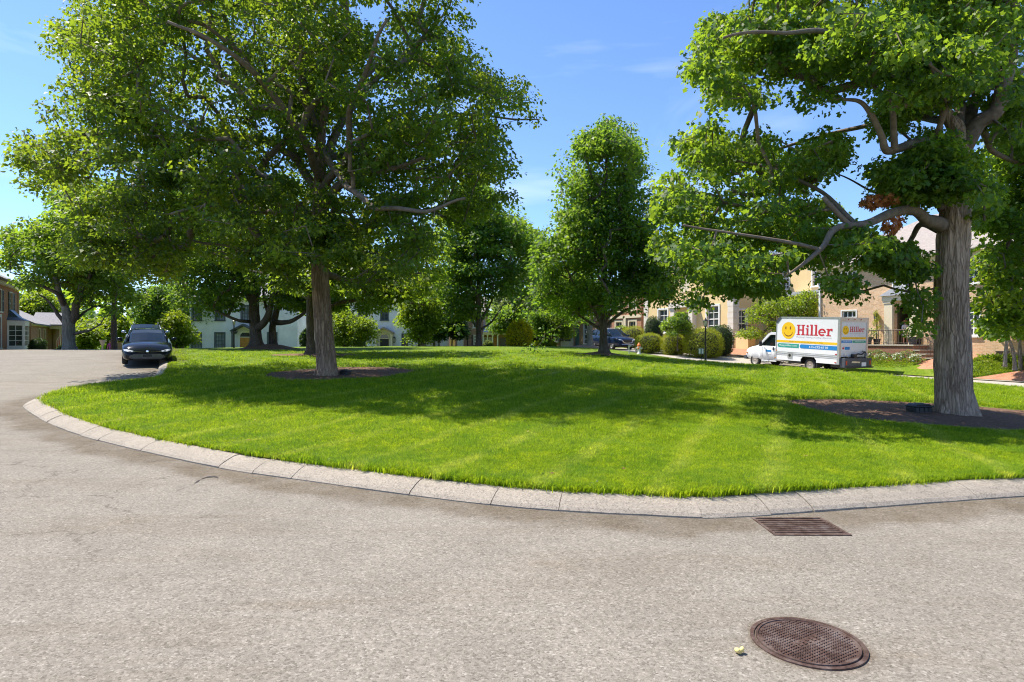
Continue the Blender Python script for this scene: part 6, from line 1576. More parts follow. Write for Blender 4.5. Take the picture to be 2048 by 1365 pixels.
# ---- brick house across the left street
def left_house():
    X0, Y0, g = -41.6, 52.0, .95
    R = thing('brick_house', 'red brick house with white bay window and low garage wing at the left edge', 'house', (X0, Y0, g), math.radians(119.0))
    H = 5.25; L = -9.0
    ho = [(-3.05, 2.95, -2.05, 4.6), (-6.9, 2.95, -5.9, 4.6), (-7.4, .2, -6.1, 2.5)]
    wall(R, M['brick_red'], 'front', 0, L, 0, -.8, H, ho); wall(R, M['brick_red'], 'right', 0, 0, 8, -.8, H); wall(R, M['brick_red'], 'left', L, 0, 8, -.8, H)
    window(R, 'front', 0, *ho[0], cols=2, rows=4, surround=.06, shutters='grey_trim'); window(R, 'front', 0, *ho[1], cols=2, rows=4, surround=.06, shutters='grey_trim')
    window(R, 'front', 0, *ho[2], cols=2, rows=4, surround=.25)
    band(R, 'cream', L, 0, 0, 8, H - .3, H, .3, 'cornice'); hip_roof(R, M['slate'], L, 0, 0, 8, H + .12, .55, .5)
    b = MB(); b.box(-.12, -.10, -.3, -.02, -.005, H - .31); b.build('downspout', M['cream'], R)
    # three sided bay window
    a0, a1, dp = -4.1, -.75, .95; z0, z1 = -.5, 2.35
    pl = [(a0, 0), (a0+.75, -dp), (a1-.75, -dp), (a1, 0)]
    b = MB()
    b.prism(pl, 'z', z0, .35); b.prism([(p[0]*1.0, p[1]*1.06) for p in pl], 'z', 1.95, z1); b.build('bay', M['white'], R)
    for (p, q) in zip(pl[:-1], pl[1:]):
        v = Vector((q[0]-p[0], q[1]-p[1], 0)); ln = v.length; an = math.atan2(v.y, v.x); m = MB(); cols = 2 if ln < 1.5 else 3
        m.box(0, -.04, .35, .14, .06, 1.95); m.box(ln-.14, -.04, .35, ln, .06, 1.95)
        for i in range(1, cols): m.box(.14+(ln-.28)*i/cols-.02, -.03, .35, .14+(ln-.28)*i/cols+.02, .02, 1.95)
        for j in range(1, 4): m.box(.14, -.028, .35+1.6*j/4-.02, ln-.14, .018, .35+1.6*j/4+.02)
        o = m.build('bay_window', M['white'], R); o.location = (p[0], p[1], 0); o.rotation_euler = (0, 0, an)
        gl = MB(); gl.box(.1, .03, .35, ln-.1, .05, 1.95); gl.build('pane', M['pane'], o)
    b = MB(); ap = (-2.4, -.02, 3.3); top = [(-3.3, -.01, 3.25), (-1.55, -.01, 3.25)]
    ev = [(a0-.15, -.0, z1), (a0+.68, -dp-.16, z1), (a1-.68, -dp-.16, z1), (a1+.15, 0, z1)]
    mid = [(a0+.30, -.0, z1+.28), (a0+.90, -dp*.6, z1+.28), (a1-.90, -dp*.6, z1+.28), (a1-.30, 0, z1+.28)]
    b.add(ev + mid + top, [(0, 1, 5, 4), (1, 2, 6, 5), (2, 3, 7, 6), (4, 5, 8), (5, 6, 9, 8), (6, 7, 9), (3, 2, 1, 0)]); b.build('bay_roof', M['roof_dark'], R)
    # low wing
    wx0, wx1, wy0, wy1, h2 = .02, 15.0, -.85, 5.5, 2.25
    hw = [(3.6, .6, 4.3, 1.8), (6.2, .6, 6.9, 1.8), (10.6, -.3, 11.7, 1.9)]
    wall(R, M['brick_red'], 'front', wy0, wx0, wx1, -.8, h2, hw); wall(R, M['brick_red'], 'left', wx0, wy0, -.002, -.8, h2); wall(R, M['brick_red'], 'right', wx1, wy0, wy1, -.8, h2)
    for h in hw[:2]: window(R, 'front', wy0, *h, cols=2, rows=3, trim='cream', surround=.08)
    b = MB(); b.box(10.6, wy0+.1, -.3, 11.7, wy0+.15, 1.9); b.build('door', M['door_green'], R)
    b = MB(); b.box(wx0-.1, wy0-.14, h2-.22, wx1+.1, wy0-.003, h2); b.build('cornice', M['cream'], R)
    gable_roof(R, M['slate'], wx0+.35, wx1, wy0, wy1, h2 + .02, 3.75, .32, name='wing_roof')
    for x_ in (8.6, 12.9):
        c = MB(); c.box(x_-.2, wy0-1.3, -.8, x_+.2, wy0-.95, 1.9); c.box(x_-.26, wy0-1.36, 1.75, x_+.26, wy0-.89, 1.9); c.build('column', M['cream'], R)
    b = MB(); b.box(8.2, wy0-1.5, 1.903, 13.4, wy0-.15, 2.2); b.build('porch_beam', M['cream'], R)
    m = MB(); m.prism([(8.1, 2.203), (10.75, 3.3), (13.5, 2.203)], 'y', wy0-1.55, wy0+1.2); m.build('porch_gable', M['cream'], R)
    m = MB(); m.prism([(7.95, 2.21), (10.75, 3.42), (13.65, 2.21), (13.65, 2.32), (10.75, 3.56), (7.95, 2.32)], 'y', wy0-1.6, wy0+1.3); m.build('porch_roof', M['slate'], R)
    c = MB(); c.box(18.2, -.5, -.8, 19.5, .7, 5.0); c.build('chimney', M['brick_red'], R)
    c = MB(); c.box(18.1, -.6, 5.003, 19.6, .8, 5.25); c.build('chimney_cap', M['brick_pink'], R)
    c = MB(); c.box(15.05, -.3, -.8, 18.15, 5, 1.9); c.build('end_wall', M['brick_red'], R)
left_house()

# ---- ground surfaces in front of the right-hand houses
def strip(name, poly, mat, off, label, step=.6, kind='structure', h=None):
    return sheet(name, poly, h or h_road_np, off, [(-60, -14, 62, 90, step)], mat, label=label)
# forecourt of brick pavers by the yellow house, garden path, drive at the right
strip('driveway', [st(s, t) for s, t in ((-8.2, 7.47), (2.6, 7.47), (3.2, 8.3), (2.55, 9.3), (-.5, 12.2), (-4.0, 12.2), (-4.2, 9.9), (-7.0, 8.6))], M['paver'], .045, 'brown brick paved forecourt beside the yellow house')
strip('garden_path', [st(s, t) for s, t in ((9.5, 7.47), (11.6, 7.47), (12.6, 8.6), (12.6, 10.0), (11.0, 10.0), (11.0, 8.7))], M['paver'], .05, 'brick garden path to the steps of the brick house')
strip('driveway', [st(s, t) for s, t in ((13.6, 7.47), (24, 7.47), (24, 10.0), (16.8, 10.0), (15.4, 8.9))], M['paver'], .05, 'brick paved drive at the right edge')
# planted beds
def plants_bed(name, label, poly_st, n, ls, mat, hgt, seed, tint=(.5, .25), cat='plants'):
    rng = np.random.default_rng(seed); P = np.array([st(*p) for p in poly_st]); lo, hi = P.min(0), P.max(0)
    q = rng.uniform(lo, hi, (n*3, 2)); q = q[inside(q, P)][:n]; z = h_road_np(q[:, 0], q[:, 1])
    bump = np.array([noise.noise(Vector((a*1.4, b*1.4, seed))) for a, b in q])
    zz = z + hgt*(0.55 + .5*bump)*np.power(rng.uniform(0, 1, len(q)), .45)
    me = leaves_mesh(name, np.column_stack([q, zz]), rng.normal(size=(len(q), 3)), rng.normal(size=(len(q), 3))*.5 + np.array([0, 0, 1.]), ls*rng.uniform(.6, 1.3, len(q)), np.clip(rng.normal(tint[0], tint[1], len(q)) + .3*bump, 0, 1), M[mat], LEAF4)
    o = bpy.data.objects.new(name, me); link(o); tag(o, label, cat, kind='stuff'); return o
plants_bed('groundcover', 'bright low groundcover between the box truck and the brick garden path', [(1.8, 7.5), (9.3, 7.5), (10.8, 8.3), (10.8, 8.4), (3.2, 8.4), (2.6, 8.3)], 15000, .055, 'yellowgreen', .16, 1, (.6, .25))
plants_bed('garden_perennials', 'soft green perennials in front of the brick landing', [(2.7, 8.35), (10.3, 8.35), (10.3, 8.68), (5.2, 8.68), (5.2, 9.95), (2.7, 9.95)], 5200, .09, 'greyleaf', .62, 2, (.5, .3))
plants_bed('groundcover', 'bright low groundcover right of the garden path behind the maple trunk', [(12.2, 7.5), (13.4, 7.5), (15.2, 8.9), (16.2, 9.9), (12.9, 9.9), (12.9, 8.6)], 9500, .06, 'yellowgreen', .26, 3, (.55, .3))
plants_bed('garden_plants', 'tangled green plants at the foot of the right wall', [(12.9, 9.0), (16.5, 9.2), (16.8, 9.95), (12.9, 9.95)], 3200, .10, 'maple2', .55, 4, (.6, .3))
def flower_clump(i, s, t, r, label):
    x, y = st(s, t); z = hR(x, y) - .03
    leafy('white_flowers', label, 'flowers', (x, y, z), [(0, 0, .18, r, r*.7, .22)], 260, .06, 'maple2', 200+i, core=None, box=2, flowers=('white_petal', 150, .085), group='white flowers edging the garden bed')
WF = ['white flower clump nearest the box truck in the row before the brick landing', 'second white flower clump from the box truck', 'third white flower clump from the box truck', 'white flower clump below the left flower pot', 'white flower clump just right of the one below the left pot', 'third white flower clump from the brick garden path', 'white flower clump below the right flower pot by the steps', 'white flower clump at the corner of the brick garden path']
for i in range(8): flower_clump(i, 3.4 + i*.98, 8.26 + .05*math.sin(i*2.2), .34 + .07*math.sin(i*5.1), WF[i])
def potted(name, label, loc, fl='white_petal', r=.48, pot='plastic_grey', n=330, fn=260):
    R = leafy(name, label, 'potted plant', loc, [(0, 0, .62, r, r, .34)], n, .08, 'maple2', int(abs(loc[0])*91) % 997, core=None, box=2, flowers=(fl, fn, .10))
    m = MB(); m.lathe([(.16, 0), (.18, .02), (.27, .36), (.31, .40), (.31, .44), (.25, .44), (.24, .38), (.0, .38)], 16); m.build('pot', M[pot], R)
    return R
potted('flower_pot', 'pot of white flowers left of the brick house doorway', bh(4.2, -.9, .965))
potted('flower_pot', 'pot of white flowers right of the brick house doorway', bh(6.95, -.9, .965))
def topiary(label, loc, mat):
    R = thing('topiary', label, 'topiary', loc)
    m = MB(); m.lathe([(.15, 0), (.2, .3), (.22, .34), (.18, .34), (.0, .3)], 12); m.build('pot', M['plastic_black'], R)
    m = MB(); m.tube([(0, 0, .3), (0, 0, 1.9)], .03, 6); m.build('stem', M['twig'], R)
    rng = np.random.default_rng(int(loc[1]*10)); P = []
    for i in range(1500):
        k = rng.uniform(); a = 2*PI*2.6*k; r = (.34*(1-k*.55)); c = np.array([math.cos(a), math.sin(a)])*r*.45; u = rnd_unit(rng, 1)[0]*rng.uniform(.7, 1)**.3*(.17*(1-.3*k)); P.append((c[0]+u[0], c[1]+u[1], .5+1.5*k+u[2]*.8))
    P = np.array(P); n = len(P)
    me = leaves_mesh('foliage', P, rng.normal(size=(n, 3)), rng.normal(size=(n, 3)) + P*[2, 2, 0] + [0, 0, .5], rng.uniform(.03, .06, n), rng.uniform(0.2, 1, n), M[mat], LEAF4)
    o = bpy.data.objects.new('foliage', me); link(o, R); o['kind'] = 'stuff'
topiary('spiral topiary left of the brick house doorway', bh(4.55, -.55, .965), 'boxwood'); topiary('spiral topiary right of the brick house doorway', bh(6.95, -.45, .965), 'boxwood')
for px_, nm in ((14, 'left'), (28, 'right')):
    x, y = (px_-1024)/F*49.2, 49.2; q = potted('flower_pot', 'pot of purple flowers under the white bay window, %s one of two' % nm, (x, y, hR(x, y)), 'purple_petal', .42, 'plastic_black', 200, 220); q['group'] = 'purple flower pots by the bay window'

# ------------------------------------------------------------------ vehicles
def boolean_cut(obj, cutters):
    objs = []
    for m in cutters:
        c = bpy.data.objects.new('cutter', m); COL.objects.link(c); c.parent = obj.parent; objs.append(c)
        md = obj.modifiers.new('cut', 'BOOLEAN'); md.operation = 'DIFFERENCE'; md.object = c; md.solver = 'EXACT'
    dg = bpy.context.evaluated_depsgraph_get(); dg.update()
    me = bpy.data.meshes.new_from_object(obj.evaluated_get(dg), depsgraph=dg)
    obj.modifiers.clear(); obj.data = me
    for c in objs: bpy.data.objects.remove(c)
def loft(stations, ring, per=5):
    """stations: parameter rows interpolated smoothly; ring(row) gives the half section (y, z), from bottom centre to top centre"""
    S = catmull([tuple(s) for s in stations], per); vs = []; n = None
    for s in S:
        h = ring(s); full = [(y, z) for y, z in h] + [(-y, z) for y, z in h[::-1][1:-1]]
        n = len(full); vs += [(s[0], y, z) for y, z in full]
    fs = [(i*n+k, i*n+(k+1) % n, (i+1)*n+(k+1) % n, (i+1)*n+k) for i in range(len(S)-1) for k in range(n)]
    fs.append(tuple(range(n))[::-1]); fs.append(tuple(range((len(S)-1)*n, len(S)*n)))
    return vs, fs
def wheel(R, x, y, r, w, side, rim='alu', spokes=5, dual=False):
    """tyre with rim as its sub-part; y is the outer face"""
    s = 1 if side > 0 else -1; t = MB()
    prof = [(r*.62, y - s*w), (r*.90, y - s*w), (r, y - s*w*.85), (r, y - s*w*.15), (r*.90, y), (r*.64, y - s*.005), (r*.62, y - s*.03)]
    t.lathe(prof + [(r*.62, y - s*w)], 28, c=(x, 0, r), axis='y'); o = t.build('tyre', M['rubber'], R, True)
    m = MB(); m.lathe([(r*.62, y - s*.02), (r*.64, y - s*.008), (r*.58, y - s*.02), (r*.55, y - s*.07)], 28, c=(x, 0, r), axis='y')
    m.lathe([(.0, y - s*.07), (r*.58, y - s*.075)], 28, c=(x, 0, r), axis='y') if rim == 'steel_rim' else None
    m.lathe([(0.001, y - s*.01), (r*.13, y - s*.015), (r*.15, y - s*.06)], 14, c=(x, 0, r), axis='y')
    if rim != 'steel_rim':
        for i in range(spokes):
            a = 2*PI*i/spokes + .3
            for da in (-.13, .13):
                m.tube([(x + r*.12*math.cos(a), y - s*.035, r + r*.12*math.sin(a)), (x + r*.58*math.cos(a+da), y - s*.03, r + r*.58*math.sin(a+da))], r*.055, 5)
    else:
        for i in range(8):
            a = 2*PI*i/8; m.lathe([(.0, y - s*.052), (.018, y - s*.055), (.018, y - s*.07)], 6, c=(x + r*.27*math.cos(a), 0, r + r*.27*math.sin(a)), axis='y')
    m.build('rim', M[rim], o, True)
    b = MB(); b.lathe([(.0, y - s*.085), (r*.6, y - s*.09)], 20, c=(x, 0, r), axis='y'); b.build('brake', M['plastic_black'], o)
def car(name, label, cat, loc, rot, L, W, H, belt, body_st, gh, paint, wr, axles, suv=False, group=None):
    R = thing(name, label, cat, loc, rot=rot, group=group)
    def ring(s):
        x, zb, ws, wb, zt, cr = s; zm = zb + (zt-zb)*.45
        return [(0, zb), (ws*.9, zb), (ws, zb+.07), (wb*1.0, zm), (wb*1.005, zm + (zt-zm)*.35), (wb*.985, zt-.05), (wb*.93, zt-.005), (wb*.75, zt+cr*.55), (wb*.4, zt+cr*.9), (0, zt+cr)]
    v, f = loft(body_st, ring, 6); m = MB(); m.add(v, f); b = m.build('body', M[paint], R, True)
    cut = []
    for ax in axles:
        c = MB(); c.lathe([(wr*1.16, -W), (wr*1.16, W)], 28, c=(ax, 0, wr*1.02), axis='y'); cut.append(c.mesh('cutter', M['plastic_black']))
    boolean_cut(b, cut)
    inn = MB(); x0 = body_st[0][0]; 
    inn.box(min(axles)-wr*1.3, -W*.36, wr*.55, max(axles)+wr*1.3, W*.36, wr*1.9); inn.build('underbody', M['plastic_black'], R)
    # greenhouse: (x, half width at base, z base, half width at top, z top)
    def gr(s): return [(0, s[2]-.05), (s[1], s[2]-.04), (s[1]*.5+s[3]*.5+.01, (s[2]+s[4])*.5), (s[3], s[4]-.045), (s[3]*.90, s[4]-.005), (s[3]*.45, s[4]+.02), (0, s[4]+.03)]
    vs = []; n = None
    for s in gh:
        h = gr(s); full = h + [(-y, z) for y, z in h[::-1][1:-1]]; n = len(full); vs += [(s[0], y, z) for y, z in full]
    fs = [(i*n+k, i*n+(k+1) % n, (i+1)*n+(k+1) % n, (i+1)*n+k) for i in range(len(gh)-1) for k in range(n)] + [tuple(range(n))[::-1], tuple(range((len(gh)-1)*n, len(gh)*n))]
    m = MB(); m.add(vs, fs); m.build('windows', M['car_glass'], R)
    # roof skin and pillars over the glass
    top = gh[2:-2] if len(gh) > 5 else gh[1:-1]; top = [g for g in gh if g[4] > H*.93]
    m = MB(); rv = []
    for g in top:
        rv += [(g[0], y*1.0, z + .012) for y, z in ((g[3]+.004, g[4]-.065), (g[3]*.92, g[4]-.005), (g[3]*.45, g[4]+.02), (0, g[4]+.03), (-g[3]*.45, g[4]+.02), (-g[3]*.92, g[4]-.005), (-g[3]-.004, g[4]-.065))]
    m.add(rv, [(i*7+k, i*7+k+1, (i+1)*7+k+1, (i+1)*7+k) for i in range(len(top)-1) for k in range(6)]); m.build('roof', M[paint], R, True)
    p = MB(); a, z = gh[0], gh[-1]; t0, t1 = top[0], top[-1]
    for s in (-1, 1):
        p.tube([(a[0], s*(a[1]), a[2]), (t0[0], s*(t0[3]-.01), t0[4]-.03)], .040, 6); p.tube([(z[0], s*(z[1]), z[2]), (t1[0], s*(t1[3]-.01), t1[4]-.03)], .065, 6)
        mid = [g for g in gh if a[2] < g[2]+1][len(gh)//2]
        for g in ([gh[len(gh)//2]] if not suv else [gh[len(gh)//2], gh[-3]]):
            p.tube([(g[0], s*(g[1]+.008), g[2]), (g[0]+.03, s*(g[3]+.012), g[4]-.05)], .038, 6)
    p.build('pillars', M[paint], R, True)
    sl = MB()
    for s in (-1, 1): sl.tube([(g[0], s*(g[1]+.012), g[2]-.005) for g in gh[1:-1]], .014, 5)
    sl.build('window_trim', M['chrome'], R)
    for s in (-1, 1):
        mr = MB(); xm = a[0]-.28; mr.lathe([(.0, -.11), (.055, -.10), (.085, 0), (.075, .09), (.0, .11)], 10, c=(xm, s*(W/2+.09), belt+.10), axis='y'); mr.tube([(xm, s*(W/2-.06), belt+.03), (xm, s*(W/2+.04), belt+.08)], .022, 5)
        mr.build('mirror', M[paint], R, True)
        dh = MB()
        for hx in ((.25, -.85) if not suv else (.15, -1.0)): dh.box(hx-.09, s*(W/2-.02), belt-.14, hx+.09, s*(W/2+.025), belt-.11)
        dh.build('door_handle', M['chrome'], R)
        sm = MB(); sm.box(max(axles)-wr*1.3, s*(W/2-.05), .20, min(axles)+wr*1.3, s*(W/2-.015), .26); sm.build('sill_trim', M['chrome'] if suv else M['plastic_black'], R)
    for ax in axles:
        for s in (-1, 1): wheel(R, ax, s*(W/2-.02), wr, .21, s)
    return R
from mathutils.bvhtree import BVHTree
def conform(R, name, mat, body, poly, off=.010, n=12, parent=None):
    """panel following the nose of the body; poly of (y, z), seen from the front"""
    bv = BVHTree.FromPolygons([v.co for v in body.data.vertices], [p.vertices[:] for p in body.data.polygons])
    P = np.array(poly, float); lo, hi = P.min(0), P.max(0); g = []
    ed = []
    for i in range(len(P)):
        a, b = P[i], P[(i+1) % len(P)]; k = max(1, int(np.linalg.norm(b-a)/.05))
        for j in range(k): ed.append(a + (b-a)*j/k)
    ed = np.array(ed); yy, zz = np.meshgrid(np.linspace(lo[0], hi[0], n+2)[1:-1], np.linspace(lo[1], hi[1], max(3, n//2)+2)[1:-1]); G = np.stack([yy.ravel(), zz.ravel()], 1); G = G[inside(G, ed)]
    allp = np.vstack([ed, G]); r = delaunay_2d_cdt([Vector(p) for p in allp], [], [list(range(len(ed)))], 1, 1e-5); vs = []
    for v in r[0]:
        h = bv.ray_cast(Vector((5, v.x, v.y)), Vector((-1, 0, 0)))
        vs.append((((h[0].x if h[0] is not None else 2.0) + off), v.x, v.y))
    m = MB(); m.add(vs, [tuple(f) for f in r[2]]); m.add([(x-.03, y, z) for x, y, z in vs], [tuple(f)[::-1] for f in r[2]])
    return m.build(name, M[mat], parent or R)
def bodyof(R): return [c for c in R.children if c.name.startswith('body')][0]
def nose_x(body, y, z):
    bv = BVHTree.FromPolygons([v.co for v in body.data.vertices], [p.vertices[:] for p in body.data.polygons]); h = bv.ray_cast(Vector((5, y, z)), Vector((-1, 0, 0)))
    return h[0].x if h[0] is not None else 2.2
def yz_plate(R, name, mat, x, poly, th=.02, slope=0.0, curve=0.0, parent=None):
    """panel on the nose, poly of (y, z); x recedes by curve*y^2 and slope*z"""
    m = MB(); n = len(poly)
    f = lambda p, d: (x - curve*p[0]**2 - slope*(p[1]-.5) + d, p[0], p[1])
    m.add([f(p, 0) for p in poly] + [f(p, th) for p in poly], [tuple(range(n)), tuple(range(n, 2*n))[::-1]] + [(i, (i+1) % n, n+(i+1) % n, n+i) for i in range(n)])
    return m.build(name, M[mat], parent or R)

# dark sedan facing us at the left kerb
def heading(v, pitch=0.0): return (0, -pitch, math.atan2(v[1], v[0]))
hv = Vector((0.51, -0.86, 0)).normalized()
cx, cy = -15.12, 25.6; cz = hR(cx, cy)
pz = hR(cx - hv.x*2.8, cy - hv.y*2.8); pit = math.atan2(cz - pz, 2.8)
def sedan_body():
    return [(-2.42, .42, .62, .66, .72, .04), (-2.36, .30, .76, .82, .90, .04), (-2.1, .24, .84, .89, 1.0, .05), (-1.3, .22, .87, .905, 1.0, .05), (0, .20, .88, .91, .95, .05), (1.0, .20, .88, .91, .90, .07), (1.6, .21, .87, .90, .84, .10), (2.05, .22, .83, .86, .74, .09), (2.32, .24, .74, .77, .60, .06), (2.44, .32, .60, .62, .50, .03)]
def sedan(name, label, loc, rot, paint, k=1.0):
    R = car(name, label, 'car', loc, rot, 4.85, 1.82, 1.45, .93, sedan_body(),
        [(1.12, .74, .92, .66, .95), (.55, .76, .93, .63, 1.28), (.20, .77, .94, .60, 1.415), (-.45, .78, .95, .60, 1.44), (-1.05, .77, .96, .58, 1.40), (-1.5, .74, .98, .58, 1.27), (-1.98, .70, 1.0, .60, 1.03)], paint, .33, (1.42, -1.40))
    B = bodyof(R)
    conform(R, 'grille', 'plastic_black', B, [(-.60, .44), (-.66, .36), (-.52, .245), (.52, .245), (.66, .36), (.60, .44), (.44, .50), (-.44, .50)], .012)
    for i in range(6):
        z = .275 + i*.036; w = (.50, .57, .62, .62, .58, .50)[i]; m = MB(); m.tube([(nose_x(B, y, z) + .018, y, z) for y in np.linspace(-w, w, 11)], .0075, 4); m.build('grille_bar', M['alu'], R)
    m = MB(); m.tube([(nose_x(B, y, .585 - .035*(1-abs(y)/.5)) + .012, y, .585 - .035*(1-abs(y)/.5)) for y in np.linspace(-.50, .50, 15)], .019, 6); m.build('chrome_bar', M['chrome'], R)
    bx = nose_x(B, 0, .56); m = MB(); m.lathe([(.0005, bx+.035), (.05, bx+.03), (.062, bx+.008)], 14, c=(0, 0, .565), axis='x'); m.build('badge', M['chrome'], R)
    for s in (-1, 1):
        conform(R, 'headlight', 'headlamp', B, [(s*.42, .565), (s*.60, .56), (s*.80, .60), (s*.83, .665), (s*.70, .665), (s*.50, .615)], .014, 10)
        conform(R, 'headlight_lens', 'plastic_black', B, [(s*.56, .580), (s*.64, .580), (s*.66, .625), (s*.58, .615)], .020, 5)
        conform(R, 'fog_light_recess', 'plastic_black', B, [(s*.70, .28), (s*.80, .32), (s*.81, .45), (s*.74, .42)], .012, 6)
    px_ = nose_x(B, 0, .42); m = MB(); m.box(px_ + .012, -.155, .37, px_+.034, .155, .46); m.build('number_plate', M['plastic_black'], R)
    for s in (-1, 1):
        m = MB(); m.tube([(1.16, s*.06, .945), (.98, s*.38, .985), (.94, s*.62, 1.0)], .009, 4); m.build('wiper', M['plastic_black'], R)
    return R
sd_ = sedan('parked_car', 'dark navy sedan parked nose towards us at the left kerb', (cx, cy, cz), heading(hv, pit), 'car_black'); sd_.scale = (.95, .95, .93)
def suv(name, label, loc, rot, paint, H=1.76):
    R = car(name, label, 'car', loc, rot, 5.0, 1.95, H, 1.10,
        [(-2.45, .55, .70, .74, .80, .03), (-2.40, .40, .84, .90, 1.02, .03), (-2.2, .32, .90, .95, 1.14, .03), (-1.2, .30, .93, .97, 1.14, .03), (0, .29, .94, .975, 1.11, .03), (1.0, .29, .94, .975, 1.08, .05), (1.6, .30, .93, .965, 1.05, .07), (2.1, .32, .88, .92, .98, .07), (2.38, .36, .80, .84, .86, .04), (2.48, .44, .70, .74, .74, .02)],
        [(1.28, .80, 1.10, .72, 1.12), (.80, .82, 1.11, .69, 1.44), (.42, .84, 1.12, .67, H-.06), (-.3, .85, 1.13, .67, H-.02), (-1.2, .85, 1.14, .66, H-.03), (-1.95, .83, 1.16, .64, H-.10), (-2.35, .80, 1.18, .64, 1.30)], paint, .38, (1.50, -1.42), suv=True)
    B = bodyof(R)
    conform(R, 'grille', 'plastic_black', B, [(-.38, .56), (.38, .56), (.52, .86), (-.52, .86)], .010)
    for s in (-1, 1):
        m = MB(); m.tube([(nose_x(B, s*y, z) + .02, s*y, z) for y, z in ((.58, .87), (.48, .74), (.36, .60), (.20, .58), (.0, .58))], .030, 6); m.build('chrome_trim', M['chrome'], R)
        conform(R, 'headlight', 'headlamp', B, [(s*.58, .80), (s*.80, .83), (s*.82, .92), (s*.60, .87)], .014, 8)
        m = MB(); m.box(-2.47, s*.70, .92, -2.28, s*.965, 1.14); m.build('tail_light', M['red_lens'], R)
        m = MB(); m.tube([(.35, s*.60, H+.02), (.25, s*.60, H+.07), (-1.7, s*.59, H+.04), (-1.8, s*.59, H-.02)], .018, 6); m.build('roof_rail', M['alu'], R)
    m = MB(); m.tube([(nose_x(B, y, .46) + .012, y, .46) for y in np.linspace(-.6, .6, 7)], .022, 6); m.build('skid_trim', M['chrome'], R)
    return R
hs = Vector((UX, UY, 0)).normalized(); sx, sy = 8.62, 53.6; sz = hR(sx, sy); fz = hR(sx + hs.x*2, sy + hs.y*2)
suv('parked_car', 'dark blue crossover parked behind the tall oval tree', (sx, sy, sz), heading(hs, math.atan2(fz - sz, 2.0)), 'car_navy')
px2, py2 = cx - hv.x*7.4 - .15, cy - hv.y*7.4; 
suv('parked_car', 'silver blue vehicle parked behind the dark navy sedan, only its roof showing', (px2 + .1, py2, hR(px2, py2)), heading(hv, .03), 'car_silver', 1.70).scale = (.9, .9, .88)

# ---- the box truck
def text_verts(body, size=1.0):
    cu = bpy.data.curves.new('lettering', 'FONT'); cu.body = body; cu.size = size; cu.resolution_u = 2
    o = bpy.data.objects.new('lettering', cu); me = o.to_mesh()
    v = [tuple(x.co) for x in me.vertices]; f = [tuple(p.vertices) for p in me.polygons]; o.to_mesh_clear(); bpy.data.objects.remove(o); bpy.data.curves.remove(cu)
    return v, f
def lettering(R, name, body, place, u0, v0, width, height, mat, bold=0.0):
    v, f = text_verts(body); xs = [p[0] for p in v]; ys = [p[1] for p in v]; ax, bx = min(xs), max(xs); ay, by = min(ys), max(ys)
    m = MB(); m.add([place(u0 + (p[0]-ax)/(bx-ax)*width, v0 + (p[1]-ay)/(by-ay)*height, .004) for p in v], f)
    if bold: m.add([place(u0 + bold + (p[0]-ax)/(bx-ax)*width, v0 + (p[1]-ay)/(by-ay)*height, .0045) for p in v], f)
    me = m.mesh(name, M[mat]); o = bpy.data.objects.new(name, me); link(o, R); return o
def slab_word(R, name, place, u0, v0, k, ky, mat, d=.005):
    """the word Hiller in heavy slab letters"""
    m = MB(); t = .003
    def bar(a, b, c, e): 
        P = [place(u0+x*k, v0+z*ky, d) for x, z in ((a, b), (c, b), (c, e), (a, e))]; Q = [place(u0+x*k, v0+z*ky, d+t) for x, z in ((a, b), (c, b), (c, e), (a, e))]
        m.add(P+Q, [(0, 1, 2, 3), (7, 6, 5, 4), (0, 4, 5, 1), (1, 5, 6, 2), (2, 6, 7, 3), (3, 7, 4, 0)])
    def poly(pts):
        n = len(pts); P = [place(u0+x*k, v0+z*ky, d) for x, z in pts]; Q = [place(u0+x*k, v0+z*ky, d+t) for x, z in pts]
        m.add(P+Q, [tuple(range(n)), tuple(range(n, 2*n))[::-1]] + [(i, (i+1) % n, n+(i+1) % n, n+i) for i in range(n)])
    s = .09
    x = 0
    for a in (.10, .56): bar(x+a, s, x+a+.17, 1-s); bar(x+a-.10, 0, x+a+.27, s); bar(x+a-.10, 1-s, x+a+.27, 1)
    bar(x+.27, .44, x+.56, .56); x += .90
    bar(x+.10, s, x+.27, .68-s); bar(x, 0, x+.37, s); bar(x, .68-s, x+.27, .68)
    poly([(x+.185+.115*math.cos(2*PI*i/14), .88+.115*math.sin(2*PI*i/14)) for i in range(14)]); x += .42
    for _ in range(2): bar(x+.10, s, x+.27, 1.03-s); bar(x, 0, x+.37, s); bar(x, 1.03-s, x+.27, 1.03); x += .42
    n = 20; cxx, czz, ro, ri = x+.33, .335, .355, .195
    for i in range(n):
        a0 = 2*PI*(i/n)*.875; a1 = 2*PI*((i+1)/n)*.875
        poly([(cxx+ri*math.cos(a0), czz+ri*1.02*math.sin(a0)), (cxx+ro*math.cos(a0), czz+ro*math.sin(a0)), (cxx+ro*math.cos(a1), czz+ro*math.sin(a1)), (cxx+ri*math.cos(a1), czz+ri*1.02*math.sin(a1))])
    bar(cxx-ri+.005, .29, cxx+ri-.003, .375); bar(cxx+ri, .295, cxx+ro-.005, .332); x += .74
    bar(x+.10, s, x+.27, .68-s); bar(x, 0, x+.42, s); bar(x, .68-s, x+.27, .68)
    poly([(x+.273, .42), (x+.34, .52), (x+.42, .54), (x+.42, .47), (x+.56, .47), (x+.56, .69), (x+.40, .70), (x+.273, .62)])
    return m.build(name, M[mat], R)
